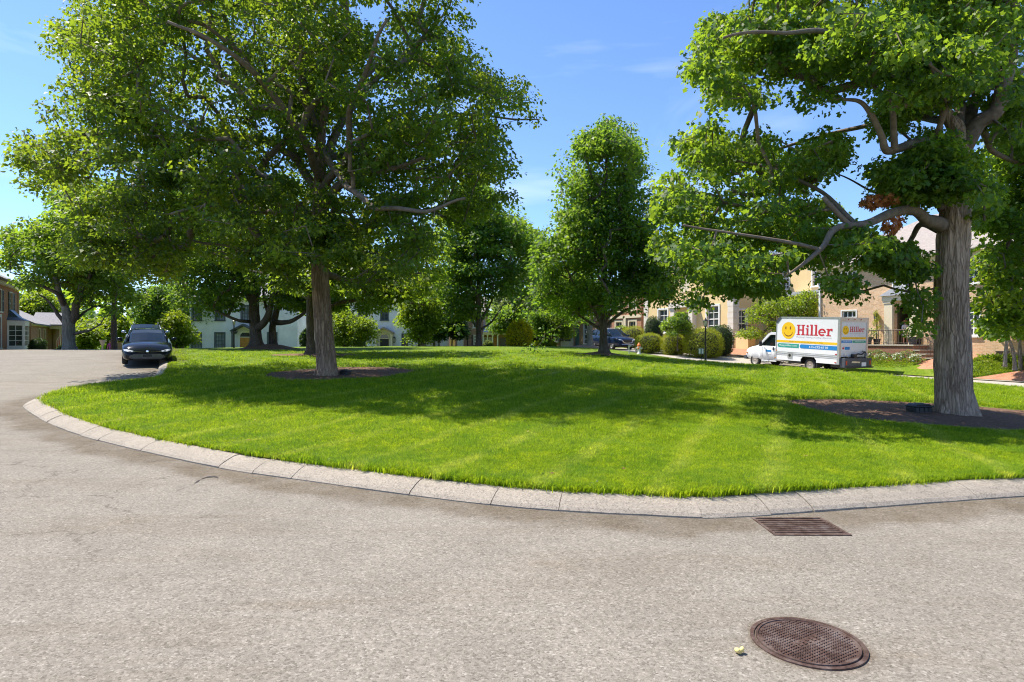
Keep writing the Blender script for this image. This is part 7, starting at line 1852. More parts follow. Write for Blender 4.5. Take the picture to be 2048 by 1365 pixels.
def smiley(R, place, u, v, r):
    def disc(cu, cv, ru, rv, d, n=30, a0=0, a1=2*PI): return [place(cu + ru*math.cos(a0+(a1-a0)*i/n), cv + rv*math.sin(a0+(a1-a0)*i/n), d) for i in range(n)]
    m = MB(); a = disc(u, v, r, r, .004); b = disc(u, v, r, r, .007); m.add(a+b, [tuple(range(30)), tuple(range(30, 60))[::-1]] + [(i, (i+1) % 30, 30+(i+1) % 30, 30+i) for i in range(30)])
    o = m.build('smiling_face_logo', M['yellow_paint'], R)
    e = MB()
    for s in (-1, 1): e.add(disc(u + s*r*.33 - r*.05, v + r*.30, r*.085, r*.20, .0085, 14), [tuple(range(14))])
    n = 16; pts = []
    for i in range(n+1):
        t = PI*(1.08 + .84*i/n); w = r*.05*math.sin(PI*i/n) + r*.012
        pts.append((place(u + (r*.68+w)*math.cos(t), v + r*.02 + (r*.68+w)*math.sin(t), .0085), place(u + (r*.68-w)*math.cos(t), v + r*.02 + (r*.68-w)*math.sin(t), .0085)))
    for i in range(n): e.add([pts[i][0], pts[i+1][0], pts[i+1][1], pts[i][1]], [(0, 1, 2, 3)])
    e.build('eyes_and_smile', M['brown_print'], o)
def decal(R, name, place, poly, mat, d=.004):
    m = MB(); n = len(poly); P = [place(a, b, d) for a, b in poly]; Q = [place(a, b, d+.002) for a, b in poly]
    m.add(P+Q, [tuple(range(n)), tuple(range(n, 2*n))[::-1]] + [(i, (i+1) % n, n+(i+1) % n, n+i) for i in range(n)]); return m.build(name, M[mat], R)
def box_truck():
    fwd = Vector((-UX, -UY, 0)).normalized(); ox, oy = 17.8 + 1.1*TX, 33.7 + 1.1*TY; oz = EYE - 1.86
    R = thing('box_truck', 'white box truck with a smiling yellow face and red lettering on its side', 'truck', (ox, oy, oz), rot=heading(fwd, .042)); L = 4.35; Wd = 1.1; z0, z1 = .57, 3.15
    # cargo body
    m = MB(); r = .34; side = [(0, .98), (L, .98), (L, z1 - r)] + [(L - r + r*math.cos(a), z1 - r + r*math.sin(a)) for a in (PI/8, PI/4, 3*PI/8)] + [(L - r, z1), (0, z1)]
    m.prism(side, 'y', -Wd, Wd); m.build('cargo_box', M['truck_white'], R, bevel=.012)
    # skirt with the wheel opening cut from it
    for s in (-1, 1):
        m = MB(); y0, y1 = s*(Wd - .035), s*(Wd - .002)
        for a, b in ((0.0, 1.45), (2.52, L)): m.box(a, y0, z0, b, y1, .976)
        m.box(1.45, y0, .865, 2.52, y1, .976); m.prism([(1.45, .70), (1.6, .865), (1.45, .865)], 'y', y0, y1); m.prism([(2.52, .70), (2.37, .865), (2.52, .865)], 'y', y0, y1)
        m.build('side_skirt', M['truck_white'], R)
        m = MB(); m.box(0, s*Wd, .975, L, s*(Wd+.018), 1.005); m.box(0, s*Wd, .90 - .02, L, s*(Wd+.012), .895); m.box(0, s*Wd, 1.06, L, s*(Wd+.010), 1.072); m.build('side_rail', M['alu'], R)
        m = MB(); m.box(0, s*Wd, z0, .10, s*(Wd+.03), z1+.01); m.box(.10, s*Wd, z1-.07, L-.34, s*(Wd+.02), z1+.012); m.box(L-.035, s*Wd, z0+.02, L+.012, s*(Wd+.02), z1-.36); m.build('corner_trim', M['alu'], R)
        m = MB(); m.prism([(L+.01, z1-.36), (L-.01, z1-.26), (L-.09, z1-.11), (L-.20, z1-.02), (L-.34, z1+.008), (L-.37, z1-.07), (L-.10, z1-.38)], 'y', s*Wd, s*(Wd+.022)); m.build('corner_cap', M['plastic_grey'], R)
        for (xx, zz, mt) in ((.10, 1.10, 'red_lens'), (L-.12, 1.10, 'amber_lens'), (.12, .64, 'red_lens'), (L-.08, .64, 'amber_lens')):
            m = MB(); m.box(xx+.03, s*(Wd-.001), zz, xx+.13, s*(Wd+.022), zz+.05); m.build('marker_light', M[mt], R)
    P = lambda u, v, d: (L - u, Wd + d, v)          # left side, read from the front to the back
    T = lambda t: L - t
    smiley(R, P, T(3.45), 2.345, .50)
    slab_word(R, 'lettering_name', P, T(2.85), 2.10, 2.40/3.46, .60, 'red_paint')
    lettering(R, 'lettering_trades', 'Plumbing | Heating | Cooling | Electrical', P, T(2.86), 1.925, 2.36, .105, 'grey_print')
    decal(R, 'yellow_stripe', P, [(.04, 1.63), (L-.11, 1.63), (L-.11, 1.76), (.04, 1.76)], 'yellow_paint')
    lettering(R, 'lettering_stripe', 'HAPPY YOU\'LL BE OR THE SERVICE IS FREE', P, T(3.35), 1.668, 2.3, .055, 'brown_print').location = (0, .003, 0)
    def pill(u0, u1, v0, v1, round_l=True): 
        r_ = (v1-v0)/2; c = (v0+v1)/2
        return [(u0 + r_ + r_*math.cos(a), c + r_*math.sin(a)) for a in np.linspace(PI/2, 3*PI/2, 9)] + [(u1, v0), (u1, v1)]
    decal(R, 'green_panel', P, pill(.13, T(2.66), 1.33, 1.565), 'green_paint')
    decal(R, 'blue_panel', P, pill(T(2.60), L-.11, 1.33, 1.565), 'blue_paint')
    lettering(R, 'lettering_address', 'HappyHiller.com', P, .24, 1.385, 1.32, .125, 'white_print').location = (0, .003, 0)
    lettering(R, 'lettering_phone', '615-292-6110', P, T(1.95), 1.385, 1.25, .13, 'white_print').location = (0, .003, 0)
    m = MB(); m.box(3.12, Wd, .72, 3.44, Wd+.03, 1.04); m.build('filler_panel', M['alu'], R)
    m = MB(); m.lathe([(.0, Wd+.04), (.085, Wd+.045), (.09, Wd+.031)], 14, c=(3.28, 0, .88), axis='y'); m.build('filler_cap', M['plastic_black'], R)
    # rear
    Q = lambda u, v, d: (-d - .004, Wd - u, v)
    m = MB(); m.box(-.035, Wd-.10, z0, .0, Wd+.03, z1+.01); m.box(-.035, -Wd-.03, z0, .0, -Wd+.10, z1+.01); m.box(-.035, -Wd+.10, z1-.22, .0, Wd-.10, z1+.01); m.build('rear_frame', M['alu'], R)
    n = 7; hh = (z1-.24-1.0)/n
    for i in range(n):
        m = MB(); m.box(-.014, -Wd+.11, 1.0+i*hh+.006, -.002, Wd-.11, 1.0+(i+1)*hh-.006); m.build('door_panel', M['truck_white_shaded'], R)
    Q = lambda u, v, d: (-.014 - d, Wd - u, v)
    smiley(R, Q, .44, 2.45, .245)
    slab_word(R, 'rear_lettering_name', Q, .76, 2.36, 1.16/3.46, .29, 'red_paint')
    lettering(R, 'rear_lettering_trades', 'Plumbing | Heating | Cooling | Electrical', Q, .78, 2.26, 1.12, .05, 'grey_print')
    decal(R, 'rear_yellow_stripe', Q, [(.13, 1.96), (2.06, 1.96), (2.06, 2.07), (.13, 2.07)], 'yellow_paint')
    lettering(R, 'rear_lettering_stripe', "HAPPY YOU'LL BE OR THE SERVICE IS FREE", Q, .3, 1.99, 1.5, .045, 'brown_print').location = (-.003, 0, 0)
    decal(R, 'rear_blue_panel', Q, [(.13, 1.76), (.96, 1.76), (.96, 1.89), (.13, 1.89)], 'blue_paint')
    decal(R, 'rear_green_panel', Q, [(1.0, 1.76), (2.06, 1.76), (2.06, 1.89), (1.0, 1.89)], 'green_paint')
    lettering(R, 'rear_lettering_phone', '615-292-6110', Q, .25, 1.795, .6, .065, 'white_print').location = (-.003, 0, 0)
    lettering(R, 'rear_lettering_address', 'HappyHiller.com', Q, 1.2, 1.795, .7, .07, 'white_print').location = (-.003, 0, 0)
    decal(R, 'small_blue_label', Q, [(.42, 1.38), (.80, 1.38), (.80, 1.54), (.42, 1.54)], 'blue_paint'); decal(R, 'small_red_label', Q, [(.22, 1.41), (.37, 1.41), (.37, 1.51), (.22, 1.51)], 'red_paint')
    for yy in (-.5, 0, .5):
        m = MB(); m.lathe([(.0, -.06), (.03, -.055), (.03, -.034)], 8, c=(0, yy, z1-.1), axis='x'); m.build('clearance_light', M['red_lens'], R)
    m = MB(); m.box(-.34, -Wd+.02, .42, -.036, Wd-.06, .93); m.build('rear_bumper', M['plastic_grey'], R, bevel=.02)
    m = MB(); m.box(-.42, -Wd-.02, .40, -.341, Wd-.02, .47); m.build('step_bar', M['plastic_black'], R)
    m = MB(); m.box(-.35, -.62, .48, -.343, -.26, .70); m.build('number_plate', M['white_print'], R)
    m = MB(); m.prism([(.55, .68), (-.1, .66), (-.15, .74), (.5, .78)], 'x', -.352, -.343); m.build('step_plate', M['alu'], R)
    for s in (-1, 1):
        m = MB(); m.box(-.352, s*.93-.05, .56, -.341, s*.93+.05, .80); m.build('tail_light', M['red_lens'], R)
    m = MB(); m.tube([(-.16, .15, 1.05), (-.18, -.15, 1.16), (-.15, -.5, 1.12), (-.14, -.72, 1.24)], .04, 6); m.box(-.26, .02, .94, -.05, .22, 1.14); m.tube([(-.14, -.75, .94), (-.14, -.8, 1.28), (-.10, -.6, 1.30)], .025, 6); m.build('lift_gear', M['plastic_black'], R)
    m = MB(); m.tube([(-.15, .5, .98), (-.15, .75, 1.04), (-.12, .8, 1.16)], .022, 6); m.box(-.2, -.98, 1.05, -.1, -.86, 1.2); m.build('lift_arm', M['alu'], R)
    # chassis
    m = MB()
    for s in (-1, 1): m.box(-.3, s*.40-.05, .50, 6.6, s*.40+.05, .72)
    m.box(.1, -.6, .36, .9, .6, .55); m.box(2.75, -.85, .38, 3.9, -.4, .66); m.box(2.7, .45, .40, 3.6, .86, .64); m.box(1.86, -.85, .34, 2.08, .85, .44); m.build('chassis', M['plastic_black'], R)
    for s in (-1, 1):
        wheel(R, 1.97, s*(Wd-.12), .385, .20, s, 'steel_rim'); wheel(R, 1.97, s*(Wd-.36), .385, .20, s, 'steel_rim'); wheel(R, 6.18, s*(Wd-.16), .385, .20, s, 'steel_rim')
        m = MB(); m.box(1.42, s*(Wd-.05), .30, 1.46, s*(Wd-.5), .86); m.build('mud_flap', M['rubber'], R)
    # cab
    HW = .97
    def ring(q):
        x, zb, w, zt, cr = q; zm = zb + (zt-zb)*.5
        return [(0, zb), (w*.88, zb), (w*.98, zb+.08), (w, zm), (w*.985, zt-.10), (w*.93, zt-.02), (w*.6, zt+cr*.7), (0, zt+cr)]
    v, f = loft([(L-.12, .46, HW, 1.36, .01), (5.2, .46, HW, 1.36, .01), (5.9, .46, HW, 1.34, .03), (6.35, .46, HW*.985, 1.28, .05), (6.75, .48, HW*.95, 1.17, .05), (6.97, .50, HW*.90, 1.04, .03), (7.03, .56, HW*.84, .92, .01)], ring, 6)
    m = MB(); m.add(v, f); b = m.build('cab', M['truck_white'], R, True)
    c = MB(); c.lathe([(.47, -2), (.47, 2)], 28, c=(6.18, 0, .42), axis='y'); boolean_cut(b, [c.mesh('cutter', M['plastic_black'])])
    m = MB(); m.box(5.6, -.7, .45, 6.75, .7, .95); m.build('engine_bay', M['plastic_black'], R)
    # upper cab: rear wall, roof, pillars; windscreen and side glass between them
    zb, zt = 1.35, 2.20
    prof = [(L-.12, zb), (L-.12, zt-.06), (L+.05, zt), (4.95, zt-.01), (5.12, zt-.10), (5.92, zb+.02)]
    m = MB(); m.prism([(L-.10, zb-.03), (L-.10, zt-.10), (L+.08, zt-.05), (4.93, zt-.06), (5.06, zt-.13), (5.86, zb+.01)], 'y', -HW*.90, HW*.90); m.build('cab_glass', M['car_glass'], R)
    m = MB()
    for s in (-1, 1):
        y0, y1 = s*HW*.905, s*HW*.975
        m.prism([(L-.12, zb-.02), (L-.12, zt-.07), (L+.20, zt-.07), (L+.20, zb-.02)], 'y', y0, y1)                           # rear quarter
        m.prism([(L+.202, zt-.07), (L+.202, zt-.15), (4.90, zt-.16), (5.02, zt-.20), (5.74, zb+.03), (5.93, zb+.01), (5.13, zt-.09), (5.0, zt-.06)], 'y', y0, y1)  # header and A pillar
    m.prism([(L-.12, zt-.068), (L+.05, zt), (4.92, zt-.005), (5.06, zt-.05), (5.0, zt-.058)], 'y', -HW*.975, HW*.975)
    m.build('cab_frame', M['truck_white'], R, bevel=.012)
    m = MB()
    for s in (-1, 1):
        for pts in ([(L+.20, s*(HW+.003), .52), (L+.20, s*(HW+.002), 1.34)], [(5.55, s*(HW+.003), .60), (5.56, s*(HW-.005), 1.33)], [(L+.2, s*(HW+.003), .52), (5.5, s*(HW+.003), .52)]): m.tube(pts, .006, 4)
    m.build('door_gap', M['plastic_grey'], R)
    for s in (-1, 1):
        m = MB(); m.box(L+.28, s*HW, 1.10, L+.36, s*(HW+.03), 1.30); m.build('door_handle', M['plastic_black'], R)
        m = MB(); m.box(5.44, s*(HW+.14), 1.30, 5.50, s*(HW+.34), 1.62); m.build('mirror', M['plastic_black'], R, bevel=.02)
        m = MB(); m.tube([(5.50, s*HW*.98, 1.36), (5.48, s*(HW+.18), 1.42)], .02, 5); m.tube([(5.50, s*HW*.97, 1.50), (5.48, s*(HW+.18), 1.52)], .02, 5); m.build('mirror_arm', M['plastic_black'], R)
        m = MB(); m.prism([(6.985, .78), (7.03, .79), (6.93, 1.04), (6.86, 1.02)], 'y', s*.62, s*.86); m.build('headlight', M['headlamp'], R)
        m = MB(); m.box(6.82, s*(HW*.90), .80, 6.92, s*(HW*.965), .88); m.build('marker_light', M['amber_lens'], R)
        D = (lambda u, v, d: (5.35 - u, HW + .004 + d, v)) if s > 0 else (lambda u, v, d: (4.8 + u, -HW - .004 - d, v))
        decal(R, 'door_label', D, [(.12, .98), (.50, .98), (.52, 1.10), (.12, 1.10)], 'blue_paint'); 
        decal(R, 'door_label', D, [(.14, .85), (.50, .85), (.50, .965), (.14, .965)], 'white_print')
        m = MB(); m.box(L+.1, s*(HW-.06), .40, 5.6, s*(HW-.005), .47); m.build('running_board', M['truck_white'], R)
    m = MB(); m.box(6.90, -HW*.94, .42, 7.14, HW*.94, .66); m.build('front_bumper', M['plastic_grey'], R, bevel=.03)
    m = MB(); m.box(7.0, -.58, .70, 7.05, .58, .92); m.build('grille', M['plastic_black'], R)
    for i in range(3):
        m = MB(); m.box(7.051, -.58, .74+i*.06, 7.06, .58, .755+i*.06); m.build('grille_bar', M['alu'], R)
    m = MB(); m.lathe([(.16, 0), (.18, .012), (.16, .024)], 18, c=(5.05, .42, 0), axis='z'); 
    w = MB(); pts = [(5.28 + .06*math.sin(a)*.4, .42 + .19*math.cos(a), 1.30 + .19*math.sin(a)*.9) for a in np.linspace(0, 2*PI, 17)]; w.tube(pts, .014, 5); w.build('steering_wheel', M['plastic_black'], R)
box_truck()

# ------------------------------------------------------------------ street furniture
def lamp_post(label, loc, H=2.5):
    R = thing('lamp_post', label, 'lamp post', loc, group='black lantern lamp posts along the streets'); k = H/2.5
    m = MB(); m.lathe([(.075*k, -.1), (.075*k, .12*k), (.06*k, .16*k), (.052*k, .5*k), (.046*k, 1.85*k), (.05*k, 1.88*k), (.03*k, 1.92*k), (.045*k, 1.96*k), (.03*k, 1.98*k)], 12); m.build('pole', M['black_iron'], R, True)
    m = MB(); n = 6; b, t = .075*k, .125*k; z0, z1 = 2.0*k, 2.30*k
    m.lathe([(.03*k, 1.97*k), (.085*k, 1.99*k), (.085*k, 2.005*k)], n)
    for i in range(n):
        a = 2*PI*i/n; m.tube([(b*math.cos(a), b*math.sin(a), z0), (t*math.cos(a), t*math.sin(a), z1)], .009*k, 4)
    m.lathe([(.14*k, z1), (.145*k, z1+.015*k), (.06*k, z1+.085*k), (.045*k, z1+.11*k), (.02*k, z1+.12*k), (.028*k, z1+.15*k), (.0, z1+.20*k)], n); m.build('lantern_frame', M['black_iron'], R)
    g = MB(); g.lathe([(b*.9, z0+.006), (t*.93, z1-.004)], n); g.build('lantern_glass', M['lamp_glass'], R)
    return R
p = pix(1411, 727, 35.5); lamp_post('black lantern lamp post on the green in front of the big golden hedge', (p.x, p.y, hL(p.x, p.y)), 2.62)
p = pix(468, 699, 50); lamp_post('black lantern lamp post left of the golden arched door of the white house', (p.x, p.y, pix(468, 699, 50).z), 2.45)
p = pix(935, 697, 58); lamp_post('distant black lantern lamp post in front of the pink brick house', (p.x, p.y, pix(935, 697, 58).z), 2.5)
p = pix(1404, 716, 37.2)
R = thing('yard_sign', 'small blue grey sign on a thin post next to the lamp post', 'sign', (p.x - .05, p.y, hL(p.x, p.y)), -.35)
m = MB(); m.box(-.15, -.012, .45, .15, .012, .80); m.build('panel', M['sign_back'], R)
m = MB(); m.box(-.13, -.018, .48, -.04, -.0125, .77); m.box(.04, -.018, .48, .13, -.0125, .77); m.build('panel_face', M['alu'], R)
m = MB(); m.box(-.022, .013, -.1, .022, .04, .78); m.build('post', M['black_iron'], R)
# hydrant
p = pix(1278, 708, 41.0)
R = thing('fire_hydrant', 'white fire hydrant with an orange top beside the parked dark crossover', 'hydrant', (p.x, p.y, p.z + .0), -.4)
m = MB(); m.lathe([(.15, -.1), (.15, .03), (.10, .05), (.095, .42), (.13, .44), (.13, .48)], 14); m.build('barrel', M['hyd_white'], R, True)
m = MB(); m.lathe([(.13, .481), (.14, .52), (.12, .60), (.07, .67), (.03, .69), (.03, .75), (.0, .75)], 14); m.build('bonnet', M['hyd_orange'], R, True)
for a, l in ((0, .17), (PI, .17), (-PI/2, .2)):
    m = MB(); m.tube([(0, 0, .36), (math.cos(a)*l, math.sin(a)*l, .36)], .05, 10); m.build('outlet', M['hyd_white'], R, True)
    m = MB(); m.tube([(math.cos(a)*l, math.sin(a)*l, .36), (math.cos(a)*(l+.045), math.sin(a)*(l+.045), .36)], .062, 8); m.build('outlet_cap', M['hyd_orange'] if a < 0 else M['hyd_white'], R, True)
p = pix(1258, 706, 40.5)
R = thing('marker_stake', 'short white stake with a crosspiece left of the fire hydrant', 'stake', (p.x, p.y, p.z))
m = MB(); m.box(-.03, -.015, -.1, .03, .015, .42); m.build('post', M['hyd_white'], R); m = MB(); m.box(-.04, -.016, .422, .16, .016, .48); m.build('crosspiece', M['hyd_white'], R)
p = pix(1272, 709, 40.2)
R = thing('marker_rod', 'thin dark rod standing just left of the fire hydrant', 'rod', (p.x, p.y, p.z))
m = MB(); m.tube([(0, 0, -.1), (0, 0, .62)], .014, 6); m.build('shaft', M['rail_iron'], R); m = MB(); m.lathe([(.0, .62), (.025, .63), (.0, .66)], 6); m.build('cap', M['rail_iron'], R)
# flag by the left porch
x, y = (113-1024)/F*57, 57.0; z = hR(x, y)
R = thing('garden_flag', 'small red and white striped flag by the brick porch at the left', 'flag', (x, y, z), .2)
m = MB(); m.tube([(0, 0, -.1), (0, 0, 1.0), (.32, 0, 1.55)], .015, 5); m.build('pole', M['white'], R)
for i in range(7):
    m = MB(); a = .02 + i*.055; m.add([(a, 0, 1.02 + a*1.5), (a+.055, .0, 1.02 + (a+.055)*1.5), (a+.055+.02*math.sin(i), .05*math.sin(i*1.3+1), .42 + a*.6), (a+.02*math.sin(i), .05*math.sin(i*1.3), .42 + a*.6)], [(0, 1, 2, 3)])
    m.build('stripe', M['red_paint'] if i % 2 == 0 else M['white_print'], R)
# black cases by the two near trunks
def case(label, px, py, Z, w, d, h, rz):
    p = pix(px, py, Z); R = thing('equipment_case', label, 'box', (p.x, Z, p.z + .0), rz)
    m = MB(); m.box(-w/2, -d/2, -.03, w/2, d/2, h*.62)
    m.build('body', M['plastic_black'], R, bevel=.018)
    m = MB(); m.box(-w/2-.012, -d/2-.012, h*.63, w/2+.012, d/2+.012, h*.78); m.prism([(-w/2, h*.785), (w/2, h*.785), (w/2-.05, h), (-w/2+.05, h)], 'y', -d/2+.02, d/2-.02); m.build('lid', M['plastic_black'], R, bevel=.01)
    for s in (-.28, 0, .28):
        m = MB(); m.box(s*w-.012, -d/2-.012, .03, s*w+.012, -d/2-.001, h*.6); m.build('rib', M['plastic_black'], R)
    m = MB(); m.box(-w*.16, -d*.2, h+.001, w*.16, d*.2, h+.012); m.build('lid_label', M['plastic_grey'], R)
case('low black plastic case with a ribbed lid left of the right maple trunk', 1838, 825, 12.95, .38, .30, .185, .15)
case('small black plastic case right of the left maple trunk', 691, 749, 19.1, .27, .22, .15, -.35)

# ------------------------------------------------------------------ iron in the road
def frame_z(x, y): return hR(x, y)
gx0, gy0, gx1, gy1 = GR; gcx, gcy = (gx0+gx1)/2, (gy0+gy1)/2; gzv = hR(gcx, gcy)
R = thing('storm_grate', 'rusty rectangular storm drain grate against the kerb', 'drain grate', (gcx, gcy, gzv)); w, d = (gx1-gx0)/2 - .004, (gy1-gy0)/2 - .004
m = MB(); t = .028
m.box(-w, -d, -.06, w, -d+t, .006); m.box(-w, d-t, -.06, w, d, .006); m.box(-w, -d+t, -.06, -w+t, d-t, .006); m.box(w-t, -d+t, -.06, w, d-t, .006); m.build('frame', M['rust'], R)
nb = 8
for i in range(nb):
    yy = -d + t + (2*d-2*t)*(i+.5)/nb; m = MB(); m.prism([(yy-.013, -.05), (yy+.013, -.05), (yy+.0175, .002), (yy-.0175, .002)], 'x', -w+t, w-t); m.build('bar', M['rust'], R)
m = MB(); m.box(-.008, -d+t, -.052, .008, d-t, -.03); m.build('cross_bar', M['rust'], R)
m = MB(); m.box(-w+.001, -d+.001, -.092, w-.001, d-.001, -.088); m.build('pit', M['void'], R)  # thin black plate under the bars; its colour stands for the dark depth
mz = hR(MH_X, MH_Y)
R = thing('manhole_cover', 'round rusty manhole cover with a raised grid in the foreground asphalt', 'manhole cover', (MH_X, MH_Y, mz + .002), .52); r = MH_R
m = MB(); m.lathe([(r, -.02), (r, .006), (r-.022, .007), (r-.024, -.004)], 72); m.build('frame', M['rust'], R)
m = MB(); m.lathe([(0.001, .0045), (r-.046, .0045), (r-.044, .010), (r-.032, .010), (r-.029, -.003)], 72); m.build('lid', M['rust'], R)
m = MB(); s = .0205
for i in range(-14, 15):
    for j in range(-14, 15):
        x, y = i*s + (s/2 if j % 2 else 0), j*s
        if math.hypot(x, y) > r - .056: continue
        a = .0066; b = .0062
        if abs(x+y*.15) < .10 and abs(y) < .035: continue
        m.add([(x-a, y-b, .0045), (x+a, y-b, .0045), (x+a, y+b, .0045), (x-a, y+b, .0045), (x-a*.8, y-b*.8, .0095), (x+a*.8, y-b*.8, .0095), (x+a*.8, y+b*.8, .0095), (x-a*.8, y+b*.8, .0095)], [(4, 5, 6, 7), (0, 1, 5, 4), (1, 2, 6, 5), (2, 3, 7, 6), (3, 0, 4, 7)])
o = m.build('raised_grid', M['rust'], R); o['kind'] = 'stuff'
m = MB(); 
for i in range(5):
    x = -.085 + i*.038
    m.box(x, -.022, .0046, x+.020, -.010, .0092); m.box(x+.004, -.004, .0046, x+.018, .016, .0092)
m.build('worn_emblem', M['rust'], R)
# crumb
p = pix(1480, 1303, 3.30); R = thing('popcorn_piece', 'pale yellow crumb on the asphalt left of the manhole cover', 'crumb', (p.x, p.y, hR(p.x, p.y)))
rr = random.Random(3); M['crumb'] = plain('pale_crumb', (0.78, 0.62, 0.24), .8, var=.12, scale=60)
for i in range(9):
    m = MB(); rad = rr.uniform(.010, .015); c = (rr.uniform(-.017, .017), rr.uniform(-.009, .009), .008 + rr.uniform(0, .016))
    m.lathe([(.0005, -rad), (rad*.7, -rad*.7), (rad, 0), (rad*.7, rad*.7), (.0005, rad)], 8, c=c); vs = []
    for v in m.v: vs.append(tuple(Vector(v) + noise.noise_vector(Vector(v)*160)*.003))
    m.v = vs; m.build('lump', M['crumb'], R, True)
# dark scar in the asphalt
m = MB(); pts = []
for (px_, py_, w_) in ((352, 985, .02), (375, 976, .035), (392, 968, .06), (400, 962, .075), (415, 957, .06), (430, 956, .03), (436, 959, .01)):
    Zz = (1.625)/((py_-682.5)/F); q = pix(px_, py_, Zz); pts.append((q.x, q.y, w_))
tp = [(x, y + w_*.7) for x, y, w_ in pts]; bt = [(x, y - w_*.7) for x, y, w_ in pts]
poly = tp + bt[::-1]
tar = sheet('asphalt_scar', [(a + .01*noise.noise(Vector((a*20, b*20, 1))), b + .012*noise.noise(Vector((a*20, b*20, 5)))) for a, b in poly], h_road_np, .005, [(-60, 0, 60, 60, .05)], plain('tar', (.045, .038, .036), .9, var=.5, scale=30))
tar['label'] = 'dark scar in the asphalt near the kerb at the left'

# ------------------------------------------------------------------ people
def person(name, label, loc, rz, H, joints, edges, zones, hair='hair', hat=None, lean=0, group=None, head=None):
    """one continuous skinned body; zones assign cloth by height and reach"""
    R = thing(name, label, 'person', loc, rz, group=group)
    me = bpy.data.meshes.new('body'); me.from_pydata([tuple(Vector(j[:3])*H) for j in joints], edges, [])
    o = bpy.data.objects.new('body', me); link(o, R)
    md = o.modifiers.new('skin', 'SKIN'); me.skin_vertices.new() if not me.skin_vertices else None
    sv = me.skin_vertices[0].data
    for i, j in enumerate(joints): sv[i].radius = (j[3]*H, j[4]*H); sv[i].use_root = (i == 0)
    md.use_smooth_shade = True
    s = o.modifiers.new('sub', 'SUBSURF'); s.levels = 2; s.render_levels = 2
    dg = bpy.context.evaluated_depsgraph_get(); dg.update()
    m2 = bpy.data.meshes.new_from_object(o.evaluated_get(dg), depsgraph=dg); o.modifiers.clear(); o.data = m2; m2.name = 'body'
    m2.materials.clear()
    for z in zones: m2.materials.append(M[z[1]])
    for p in m2.polygons:
        c = p.center/H
        for i, z in enumerate(zones):
            if z[0](c): p.material_index = i; break
        p.use_smooth = True
    hc = Vector(head)*H; k = H*.066
    h = MB(); h.lathe([(.0005, k*1.22), (k*.55, k*1.12), (k*.95, k*.7), (k*1.12, k*.1), (k*1.02, -k*.5), (k*.7, -k*.9)], 14, c=tuple(hc + Vector((0, k*.16, k*.1)))); h.build('hair', M[hair], R, True)
    f = MB(); f.lathe([(.0005, -.0), (k*.10, k*.2), (k*.16, k*.45), (.0005, k*.6)], 6, c=tuple(hc + Vector((0, -k*1.12, -k*.35)))); f.build('nose', M['skin'], R, True)
    for sx in (-1, 1):
        e = MB(); e.lathe([(.0005, -k*.1), (k*.12, 0), (.0005, k*.1)], 6, c=tuple(hc + Vector((sx*k*.38, -k*.98, k*.08)))); e.build('eye', M['hair_dark'], R)
        e = MB(); e.lathe([(.0005, -k*.2), (k*.16, 0), (.0005, k*.2)], 6, c=tuple(hc + Vector((sx*k*.98, -k*.05, -k*.05)))); e.build('ear', M['skin'], R)
    e = MB(); e.box(*(hc + Vector((-k*.28, -k*.98, -k*.52))), *(hc + Vector((k*.28, -k*.90, -k*.44)))); e.build('mouth', M['red_paint'], R)
    if hat:
        m = MB(); m.lathe([(k*2.1, k*.45), (k*2.05, k*.50), (k*1.1, k*.70), (k*1.0, k*1.35), (k*.7, k*1.55), (.0005, k*1.6)], 18, c=tuple(hc)); m.build('hat', M[hat], R, True)
    return R
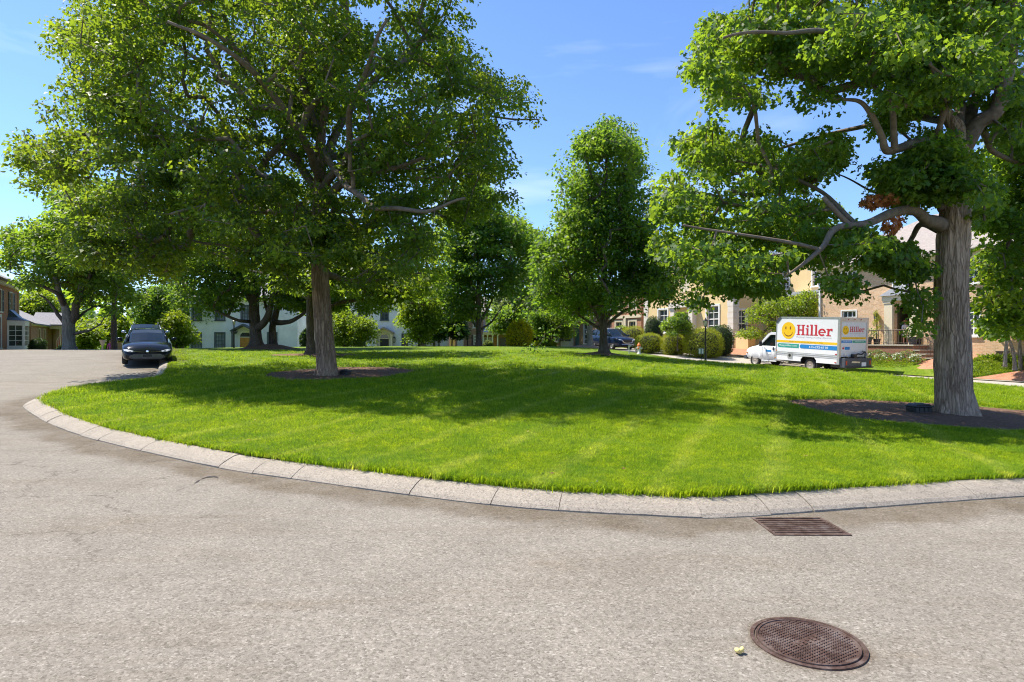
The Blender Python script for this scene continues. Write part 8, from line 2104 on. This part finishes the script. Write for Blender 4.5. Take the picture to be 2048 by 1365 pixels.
def std_skeleton(lh, rh, stride=0.02, le=None, re_=None, fold=0.0):
    """joints in units of body height, facing -y"""
    J = [(0, 0, .53, .085, .06), (0, 0, .62, .072, .052), (0, 0, .72, .088, .058), (0, 0, .80, .070, .05), (0, -.005, .845, .032, .032), (0, -.008, .885, .046, .05), (0, -.008, .93, .055, .062), (0, -.004, .975, .038, .042),
         (.11, 0, .795, .038, .036), le or (.135, .01, .64, .028, .027), lh, (-.11, 0, .795, .038, .036), re_ or (-.135, .01, .64, .028, .027), rh,
         (.055, 0, .49, .056, .056), (.06, -stride, .28, .037, .038), (.06, 0, .045, .024, .026), (.06, -.07, .016, .024, .015),
         (-.055, 0, .49, .056, .056), (-.06, stride, .28, .037, .038), (-.06, .01, .045, .024, .026), (-.06, -.06, .016, .024, .015)]
    E = [(0, 1), (1, 2), (2, 3), (3, 4), (4, 5), (5, 6), (6, 7), (3, 8), (8, 9), (9, 10), (3, 11), (11, 12), (12, 13), (0, 14), (14, 15), (15, 16), (16, 17), (0, 18), (18, 19), (19, 20), (20, 21)]
    b = len(J)
    for hj, ej, e_i in ((lh, J[9], 10), (rh, J[12], 13)):
        d = (Vector(hj[:3]) - Vector(ej[:3])).normalized(); sidev = Vector((1, 0, 0)) if abs(d.x) < .8 else Vector((0, 1, 0))
        palm = Vector(hj[:3]) + d*.030; J.append((*palm, .020, .012)); E.append((e_i, b)); pb = b; b += 1
        for k in range(4):
            off = sidev*(-.018 + .012*k); ln = (.030, .040, .043, .036)[k]
            J.append((*(palm + off + d*.018), .0062, .0062)); J.append((*(palm + off*1.15 + d*(.018+ln) + Vector((0, -.010, 0))), .0045, .0045)); E += [(pb, b), (b, b+1)]; b += 2
        J.append((*(palm - sidev*.030*1 + d*.004), .007, .007)); J.append((*(palm - sidev*.040 + d*.026), .005, .005)); E += [(pb, b), (b, b+1)]; b += 2
    return J, E
def dressed(top, bottom, legs='skin', hem=.50, knee=.30, sleeve=.66):
    arm = lambda c: abs(c.x) > .118 and c.z < .80
    return [(lambda c: c.z > .835, 'skin'), (lambda c: arm(c) and c.z < sleeve, 'skin'), (lambda c: c.z >= hem, top), (lambda c: abs(c.x) > .118 and c.z < sleeve, 'skin'), (lambda c: c.z >= knee, bottom), (lambda c: c.z >= .03, legs), (lambda c: True, 'white_cloth')]
J, E = std_skeleton((.16, -.05, .51, .018, .016), (-.16, -.03, .50, .018, .016), .05)
x, y = (221.5-1024)/F*52, 52.0
person('person', 'fair haired person in a magenta top walking beyond the crest of the left street', (x, y, EYE + .06 - 1.55), .35, 1.55, J, E, dressed('pink_cloth', 'tan_cloth'), head=(0, -.008, .93))
J, E = std_skeleton((.10, -.20, .66, .017, .015), (-.12, -.16, .62, .017, .015), .02, (.145, -.04, .66, .027, .026), (-.145, -.03, .66, .027, .026))
q = bh(5.62, .45, .97); person('person', 'person in a white top and orange sun hat standing in the brick house doorway', q, math.radians(-66.5) + 1.1, 1.40, J, E, dressed('white_cloth', 'tan_cloth', hem=.52, knee=.30), hair='hair', hat='straw', head=(0, -.008, .93))
J, E = std_skeleton((.13, -.10, .56, .017, .015), (-.14, -.08, .53, .017, .015), .01)
q = bh(6.02, .62, .97); person('person', 'shorter person in pale blue clothes at the right of the brick house doorway', q, math.radians(-66.5) + .3, 1.12, J, E, dressed('blue_cloth', 'blue_cloth', hem=.52, knee=.12), hair='hair_dark', head=(0, -.008, .93))
x, y = (205-1024)/F*53, 53.0
R = thing('garden_vase', 'pale stone vase on the far side of the left street beside the magenta figure', 'vase', (x, y, hR(x, y)))
m = MB(); m.lathe([(.16, -.1), (.16, .1), (.07, .16), (.06, .7), (.12, .8), (.24, 1.15), (.26, 1.2), (.2, 1.2), (.0, 1.1)], 14); m.build('bowl', M['stone'], R, True)
m = MB(); m.box(-.2, -.2, -.3, .2, .2, -.101); m.build('base', M['stone'], R)
